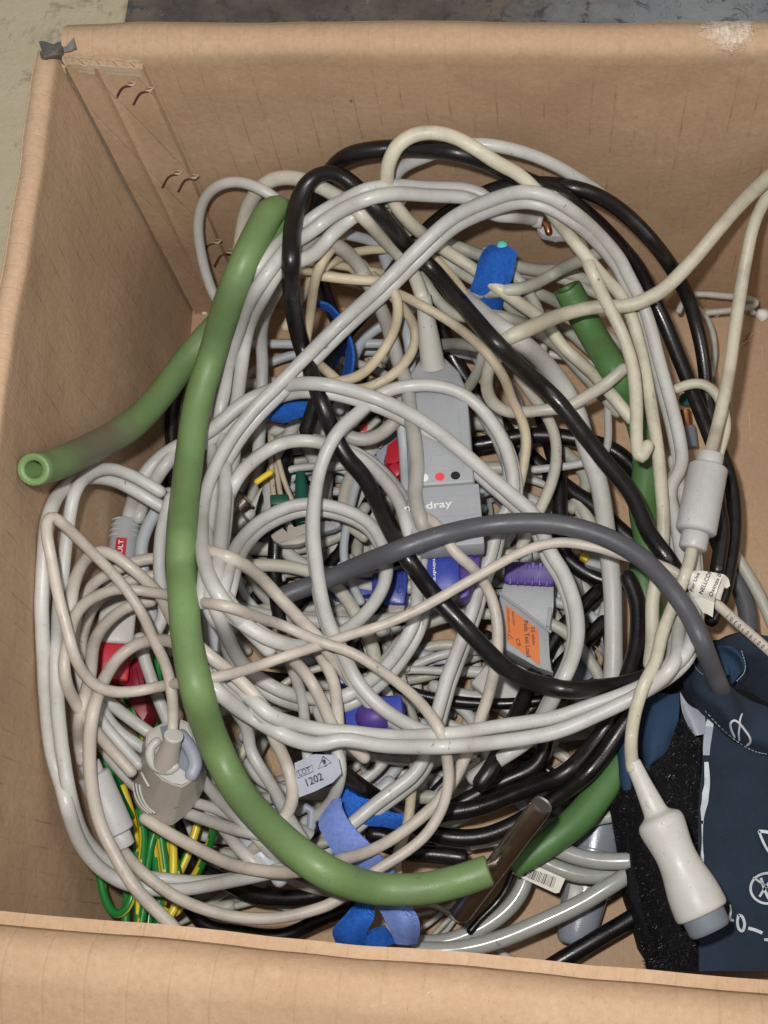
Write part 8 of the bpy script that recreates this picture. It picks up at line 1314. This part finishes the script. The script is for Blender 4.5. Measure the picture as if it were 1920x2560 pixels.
strap('hook_strap', 'pale blue woven strap running under the beige leads to the green hose', [
    ('woven_face', 'hook', [row('S', (690, 600, .088), (720, 590, .089), (745, 585, .090)), row('S', (592, 765, .088), (680, 720, .091), (775, 690, .093)), row('S', (640, 895, .089), (745, 840, .093), (855, 810, .094)), row('S', (725, 1030, .088), (850, 990, .091), (985, 940, .091)), row('S', (840, 1140, .083), (960, 1085, .086), (1075, 1040, .086)), row('S', (960, 1260, .074), (1060, 1210, .078), (1170, 1150, .078))], .0014),
    ('loop_face', 'loop', [row('S', (742, 530, .064), (800, 490, .065), (960, 588, .063), (1130, 690, .058), (1245, 708, .054)), row('S', (750, 590, .065), (820, 620, .066), (960, 690, .064), (1110, 745, .059), (1225, 765, .054)), row('S', (765, 650, .064), (835, 745, .065), (960, 795, .062), (1090, 805, .057), (1195, 828, .052))], .002)], at(*tp('S', (800, 800))[0], .055))
strap('hook_strap', 'coiled blue strap with woven outer face behind the front flap', [
    ('loop_face', 'loop', [row('S', (905, 1340, .068), (960, 1360, .070), (1012, 1385, .070)), row('S', (800, 1460, .072), (900, 1475, .075), (1012, 1490, .073)), row('S', (700, 1580, .066), (810, 1630, .072), (960, 1600, .071)), row('S', (720, 1680, .056), (850, 1740, .060), (960, 1700, .060))], .0022),
    ('loop_tail', 'loop', [row('S', (930, 1660, .066), (1000, 1600, .068), (1095, 1570, .068)), row('S', (960, 1740, .060), (1060, 1720, .062), (1180, 1680, .062))], .0022),
    ('woven_face', 'hook', [row('S', (1015, 1370, .074), (1150, 1360, .078), (1285, 1385, .074)), row('S', (1080, 1490, .078), (1215, 1470, .083), (1345, 1490, .077)), row('S', (1130, 1590, .076), (1250, 1580, .081), (1358, 1595, .073)), row('S', (1175, 1690, .068), (1270, 1700, .070), (1335, 1690, .062))], .0016)], at(*tp('S', (1050, 1550))[0], .06))

# --- blood pressure cuff
def cloth(name, a, b, scale, amt, rib=None, fuzz=.5):
    t = NT(name); c = t.mix(t.ramp(t.noise(17, 5, .65), .35, .68), a, b)
    c = t.mix(t.ramp(t.noise(900, 3, .8), .58, .8, 0, fuzz), c, tuple(min(1, x * 2.6 + .02) for x in a[:3]) + (1,))
    vec = t.mapping(rot=(0, 0, R(rib or 20))); w_ = t.n('ShaderNodeTexWave', wave_type='BANDS', bands_direction='Y'); t.set(w_, 'Vector', vec); t.set(w_, 'Scale', scale); t.set(w_, 'Distortion', .4); t.set(w_, 'Detail', 1.0)
    if rib: c = t.mix(t.ramp(w_.outputs['Fac'], .3, .8, 0, amt), c, tuple(min(1, x * 2.2 + .01) for x in b[:3]) + (1,))
    return t.out(c, .8, t.bump(t.noise(26, 4, .6), .45, .006, t.bump(t.math('ADD', t.math('MULTIPLY', w_.outputs['Fac'], .6), t.noise(700, 3, .8)), .6, .0005)), Specular_IOR_Level=.2)
M['navy'] = cloth('navy_twill', lin(40, 55, 70), lin(26, 32, 42), 700, .4, 24, .3)
M['ribbon'] = cloth('blue_grosgrain', lin(40, 62, 86), lin(28, 45, 66), 620, .7, -4, .15)
M['pile'] = cloth('black_loop_pile', lin(18, 17, 19), lin(12, 11, 13), 300, 0, None, .3)
M['fibre'] = plastic('black_fibre', lin(24, 23, 26), .35, 0, specks=False, vary=0, spec=.6)
M['print'] = plastic('cracked_white_print', lin(192, 196, 200), .8, .5, dirtcol=lin(60, 70, 84), vary=0)
ZC = .060
CU = Piece('pressure_cuff', 'navy fabric blood pressure cuff with black fuzzy pad, at the right edge', 'cuff', loc=at(1800, 2100, .0))
def g(k_, pts, zz): return [at(*tp(k_, q_)[0], z_) for q_, z_ in zip(pts, zz)]
def rowz(k_, *uvz): return [at(*tp(k_, (x, y))[0], z) for x, y, z in uvz]
# body of the rolled cuff beneath everything
bm = bmesh.new(); slab(bm, [(1545, 1740), (1600, 1660), (1700, 1600), (1830, 1590), (1990, 1640), (2010, 2428), (1620, 2405), (1575, 2240), (1530, 2000)], ZC - .012, .046, .006); CU.add('roll', bm, M['pile'], True)
bm = bmesh.new(); sheet(bm, [rowz('Q', (1120, 560, ZC), (1400, 800, ZC), (1700, 930, ZC), (2000, 980, ZC)), rowz('Q', (1115, 1000, ZC), (1400, 1050, ZC), (1700, 1100, ZC), (2000, 1150, ZC)), rowz('U', (1080, 100, ZC), (1400, 150, ZC), (1659, 200, ZC), (1960, 250, ZC)), rowz('U', (1085, 700, ZC), (1400, 700, ZC), (1659, 750, ZC), (1960, 800, ZC)), rowz('U', (1085, 1420, ZC), (1400, 1420, ZC), (1659, 1420, ZC), (1960, 1420, ZC))], .003, 6, 6, .0012, 3); CU.add('main_panel', bm, M['navy'], True)
bm = bmesh.new()   # folded flap over the hose mouth
fl = [rowz('Q', (1010, 190, ZC + .010), (1060, 170, ZC + .018), (1150, 250, ZC + .022), (1290, 340, ZC + .022), (1450, 470, ZC + .016), (1700, 590, ZC + .010)), rowz('Q', (935, 330, ZC + .010), (1040, 380, ZC + .020), (1180, 470, ZC + .024), (1330, 560, ZC + .024), (1500, 640, ZC + .016), (1720, 690, ZC + .014)), rowz('Q', (1000, 470, ZC + .004), (1110, 560, ZC + .014), (1230, 640, ZC + .016), (1400, 740, ZC + .016), (1550, 810, ZC + .015), (1740, 850, ZC + .012)), rowz('Q', (1060, 580, ZC - .002), (1140, 620, ZC + .004), (1260, 720, ZC + .005), (1400, 840, ZC + .005), (1530, 920, ZC + .004), (1740, 970, ZC + .003))]
FG, FN = sheet(bm, fl, .0025, 6, 6, .0022, 5); CU.add('folded_flap', bm, M['navy'], True)
bm = bmesh.new(); sheet(bm, [rowz('Q', (1180, 60, ZC + .002), (1300, 0, ZC + .010), (1450, -60, ZC + .012), (1720, -20, ZC + .008)), rowz('Q', (1240, 200, ZC - .004), (1400, 160, ZC + .004), (1540, 120, ZC + .008), (1720, 120, ZC + .006)), rowz('Q', (1300, 350, ZC - .010), (1440, 340, ZC - .006), (1560, 300, ZC - .002), (1740, 300, ZC)), rowz('Q', (1400, 470, ZC - .016), (1500, 520, ZC - .016), (1600, 560, ZC - .014), (1760, 560, ZC - .012))], .0025, 6, 6, .003, 9); CU.add('back_panel', bm, M['navy'], True)
bm = bmesh.new(); sheet(bm, [rowz('Q', (1230, 60, ZC + .010), (1330, 70, ZC + .014), (1420, 140, ZC + .014), (1465, 250, ZC + .010)), rowz('Q', (1250, 150, ZC + .006), (1320, 140, ZC + .008), (1380, 190, ZC + .008), (1420, 290, ZC + .006)), rowz('Q', (1290, 300, ZC + .006), (1330, 290, ZC + .006), (1350, 300, ZC + .008), (1370, 360, ZC + .008))], .0016, 5, 5); CU.add('hose_sleeve', bm, M['ribbon'], True)
bm = bmesh.new(); sheet(bm, [rowz('Q', (655, 470, ZC - .004), (760, 440, ZC), (850, 450, ZC), (925, 440, ZC + .002)), rowz('Q', (620, 640, ZC), (740, 640, ZC + .004), (830, 640, ZC + .004), (920, 630, ZC + .002)), rowz('Q', (585, 830, ZC - .002), (690, 830, ZC + .006), (800, 830, ZC + .005), (880, 800, ZC)), rowz('Q', (600, 960, ZC - .004), (680, 980, ZC + .003), (770, 960, ZC + .002), (840, 920, ZC - .002)), rowz('Q', (640, 1110, ZC - .006), (660, 1080, ZC - .002), (680, 1040, ZC - .002), (700, 1020, ZC - .003))], .0016, 5, 5); CU.add('ribbon_fold', bm, M['ribbon'], True)
bm = bmesh.new(); sheet(bm, [rowz('Q', (395, 770, ZC - .014), (440, 740, ZC - .006), (500, 730, ZC - .002)), rowz('Q', (385, 950, ZC - .014), (440, 950, ZC - .006), (510, 940, ZC - .004)), rowz('Q', (400, 1120, ZC - .012), (450, 1130, ZC - .006), (520, 1120, ZC - .004)), rowz('Q', (440, 1240, ZC - .012), (470, 1250, ZC - .008), (520, 1240, ZC - .006))], .0016, 5, 5); CU.add('ribbon_fold', bm, M['ribbon'], True)
# fuzzy pad
pg = [rowz('Q', (900, 640, ZC - .002), (960, 700, ZC + .003), (1030, 780, ZC + .003), (1110, 900, ZC - .001)), rowz('Q', (480, 1000, ZC - .014), (680, 1000, ZC - .003), (900, 980, ZC), (1100, 1000, ZC - .001)), rowz('Q', (325, 1180, ZC - .018), (560, 1180, ZC - .006), (850, 1180, ZC), (1095, 1200, ZC - .001)), rowz('U', (340, 60, ZC - .018), (600, 60, ZC - .004), (850, 60, ZC), (1085, 60, ZC - .001)), rowz('U', (430, 450, ZC - .018), (680, 450, ZC - .004), (900, 450, ZC), (1085, 450, ZC - .001)), rowz('U', (540, 880, ZC - .018), (740, 880, ZC - .004), (930, 880, ZC), (1086, 880, ZC - .001)), rowz('U', (620, 1200, ZC - .018), (790, 1200, ZC - .004), (950, 1200, ZC), (1086, 1200, ZC - .001)), rowz('U', (660, 1420, ZC - .018), (810, 1420, ZC - .004), (960, 1420, ZC), (1086, 1420, ZC - .001))]
bm = bmesh.new(); PG, PN = sheet(bm, pg, .004, 5, 6, .0008); pad = CU.add('fuzzy_pad', bm, M['pile'], True)
random.seed(12); vv = []; ff = []; a_, b_ = PG.shape[:2]
for i in range(26000):
    u = random.random() * (a_ - 1); v = random.random() * (b_ - 1)
    if i % 9 == 0: v = random.random() ** 2 * 2.0
    iu, iv = min(int(u), a_ - 2), min(int(v), b_ - 2); fu, fv = u - iu, v - iv
    q_ = Vector(PG[iu, iv] * (1 - fu) * (1 - fv) + PG[iu + 1, iv] * fu * (1 - fv) + PG[iu, iv + 1] * (1 - fu) * fv + PG[iu + 1, iv + 1] * fu * fv); n__ = Vector(PN[iu, iv])
    d_ = (n__ + Vector((random.gauss(0, .8), random.gauss(0, .8), random.gauss(0, .5)))).normalized(); l_ = random.uniform(.0010, .0024); s__ = d_.cross(Vector((random.random(), random.random(), .3))).normalized() * .00011
    mid = q_ + d_ * l_ * .6; tip = q_ + d_ * l_ * .8 + Vector((random.gauss(0, 1), random.gauss(0, 1), 0)) * .0005
    b0 = len(vv); vv += [q_ - s__, q_ + s__, mid + s__ * .8, mid - s__ * .8, tip]; ff += [(b0, b0 + 1, b0 + 2, b0 + 3), (b0 + 3, b0 + 2, b0 + 4)]
me = bpy.data.meshes.new('fuzz'); me.from_pydata(vv, [], ff); fz = link('fuzz', me, None, (M['fibre'],)); me.transform(CU.inv); fz.parent = pad; fz['kind'] = 'stuff'
# torn printed strip and other white print
def stroke(name, pts, wpx, z, m_=None, parent=None, k_=None):
    pp = catmull(np.array(tp(k_, *pts) if k_ else pts, float), 4); w_ = np.array(wpx if hasattr(wpx, '__len__') else [wpx] * len(pts), float); w_ = np.interp(np.linspace(0, 1, len(pp)), np.linspace(0, 1, len(w_)), w_)
    t_ = np.gradient(pp, axis=0); t_ /= np.linalg.norm(t_, axis=1)[:, None]; n_ = np.stack([-t_[:, 1], t_[:, 0]], 1)
    bm = bmesh.new(); A = [bm.verts.new(at(*(p_ + q_ * x / 2), z)) for p_, q_, x in zip(pp, n_, w_)]; B = [bm.verts.new(at(*(p_ - q_ * x / 2), z)) for p_, q_, x in zip(pp, n_, w_)]
    for i in range(len(A) - 1): bm.faces.new((A[i], A[i + 1], B[i + 1], B[i]))
    return CU.add(name, bm, m_ or M['print'], True, parent=parent, crease=0)
mp = [o for o in C.objects if o.name == 'main_panel'][0]; ff_ = [o for o in C.objects if o.name == 'folded_flap'][0]
stroke('print_strip', [(790, 90), (795, 160), (780, 260), (765, 380), (750, 520), (745, 640)], [4, 20, 21, 20, 18, 16], ZC + .0014, M['silver'], mp, 'W')
stroke('print_strip', [(785, 60), (800, 130), (790, 215)], [4, 17, 20], ZC + .0016, None, mp, 'W')
stroke('print_strip', [(745, 740), (755, 900), (757, 1080), (735, 1200), (725, 1330), (700, 1440), (690, 1560), (690, 1659)], [10, 13, 14, 17, 16, 14, 7, 5], ZC + .0016, None, mp, 'W')
stroke('print_strip', [(640, 0), (640, 240), (640, 400), (640, 500), (655, 580)], [5, 2, 4, 8, 3], ZC + .0016, None, mp, 'Z')
stroke('print_digit', [(1025, 1170), (1035, 1260), (1020, 1345), (1040, 1385), (1075, 1385)], [4, 5, 6, 7, 4], ZC + .0016, None, mp, 'Z')
stroke('print_digit', [(1140, 1310), (1195, 1340), (1225, 1440), (1200, 1530), (1150, 1510), (1125, 1420), (1140, 1310)], [7, 7, 7, 7, 7, 6, 7], ZC + .0016, None, mp, 'Z')
stroke('print_dash', [(1275, 1495), (1370, 1520), (1470, 1562)], 8, ZC + .0016, None, mp, 'Z')
stroke('print_dash', [(1495, 1655), (1540, 1655), (1600, 1690)], 7, ZC + .0016, None, mp, 'Z')
cz = tp('Z', (1545, 945))[0]; stroke('print_circle', [(cz[0] + 43 * math.cos(t), cz[1] + 38 * math.sin(t)) for t in np.linspace(0, 6.283, 18)], 6, ZC + .0016, None, mp)
stroke('print_emblem', [(1345, 790), (1440, 860), (1545, 930)], 5, ZC + .0016, None, mp, 'Z'); stroke('print_emblem', [(1450, 800), (1500, 960), (1560, 1090)], 7, ZC + .0016, None, mp, 'Z'); stroke('print_emblem', [(1560, 870), (1500, 950), (1430, 1060)], 6, ZC + .0016, None, mp, 'Z')
stroke('print_triangle', [(1420, 150), (1480, 300), (1540, 410), (1600, 480)], 6, ZC + .0016, None, mp, 'Z'); stroke('print_triangle', [(1420, 155), (1500, 160), (1600, 180)], 8, ZC + .0016, None, mp, 'Z')
def onflap(k_, pts, wpx):
    zz = FG.reshape(-1, 3)
    pp = tp(k_, *pts); best = []
    for u, v in pp:
        c_ = min((Vector(x) for x in zz), key=lambda w_: (at(u, v, w_.z) - w_).length); best.append(at(u, v, c_.z + .0011))
    bm = bmesh.new(); tube(bm, catmull([list(b) for b in best], 4), wpx * .00009, 6); CU.add('print_loop', bm, M['print'], True, parent=ff_)
onflap('W', [(1165, 370), (1115, 260), (1105, 170), (1160, 125), (1230, 165), (1310, 260), (1385, 370), (1395, 450), (1350, 495)], 6)
onflap('W', [(1235, 420), (1225, 320), (1240, 200), (1245, 110), (1275, 30)], 5)
for pts, k_ in (([(1040, 150), (1060, 230), (1130, 290), (1240, 330), (1330, 380)], 'Q'), ([(1140, 590), (1260, 720), (1400, 840), (1540, 920), (1659, 950)], 'Q'), ([(1440, 90), (1470, 200), (1460, 270), (1400, 340)], 'Q')):
    pp = tp(k_, *pts); dense = catmull(np.array(pp, float), 9); zz = FG.reshape(-1, 3)
    for i in range(0, len(dense) - 1, 2):          # stitched hem, stitch by stitch
        def lift(u, v):
            c_ = min((Vector(x) for x in zz), key=lambda w_: (at(u, v, w_.z) - w_).length); return at(u, v, c_.z + .0012)
        bm = bmesh.new(); tube(bm, [lift(*dense[i]), lift(*dense[i + 1])], .00022, 5); CU.add('stitch', bm, M['silver'], True, parent=ff_)
bm = bmesh.new(); sheet(bm, [rowz('Q', (930, 430, ZC + .004), (1000, 540, ZC + .004), (1130, 600, ZC + .003)), rowz('Q', (950, 600, ZC + .003), (1020, 640, ZC + .005), (1140, 680, ZC + .003)), rowz('Q', (1030, 800, ZC + .002), (1080, 790, ZC + .004), (1135, 780, ZC + .002))], .0008, 4, 4, .0008); CU.add('care_label', bm, M['silver'], True)
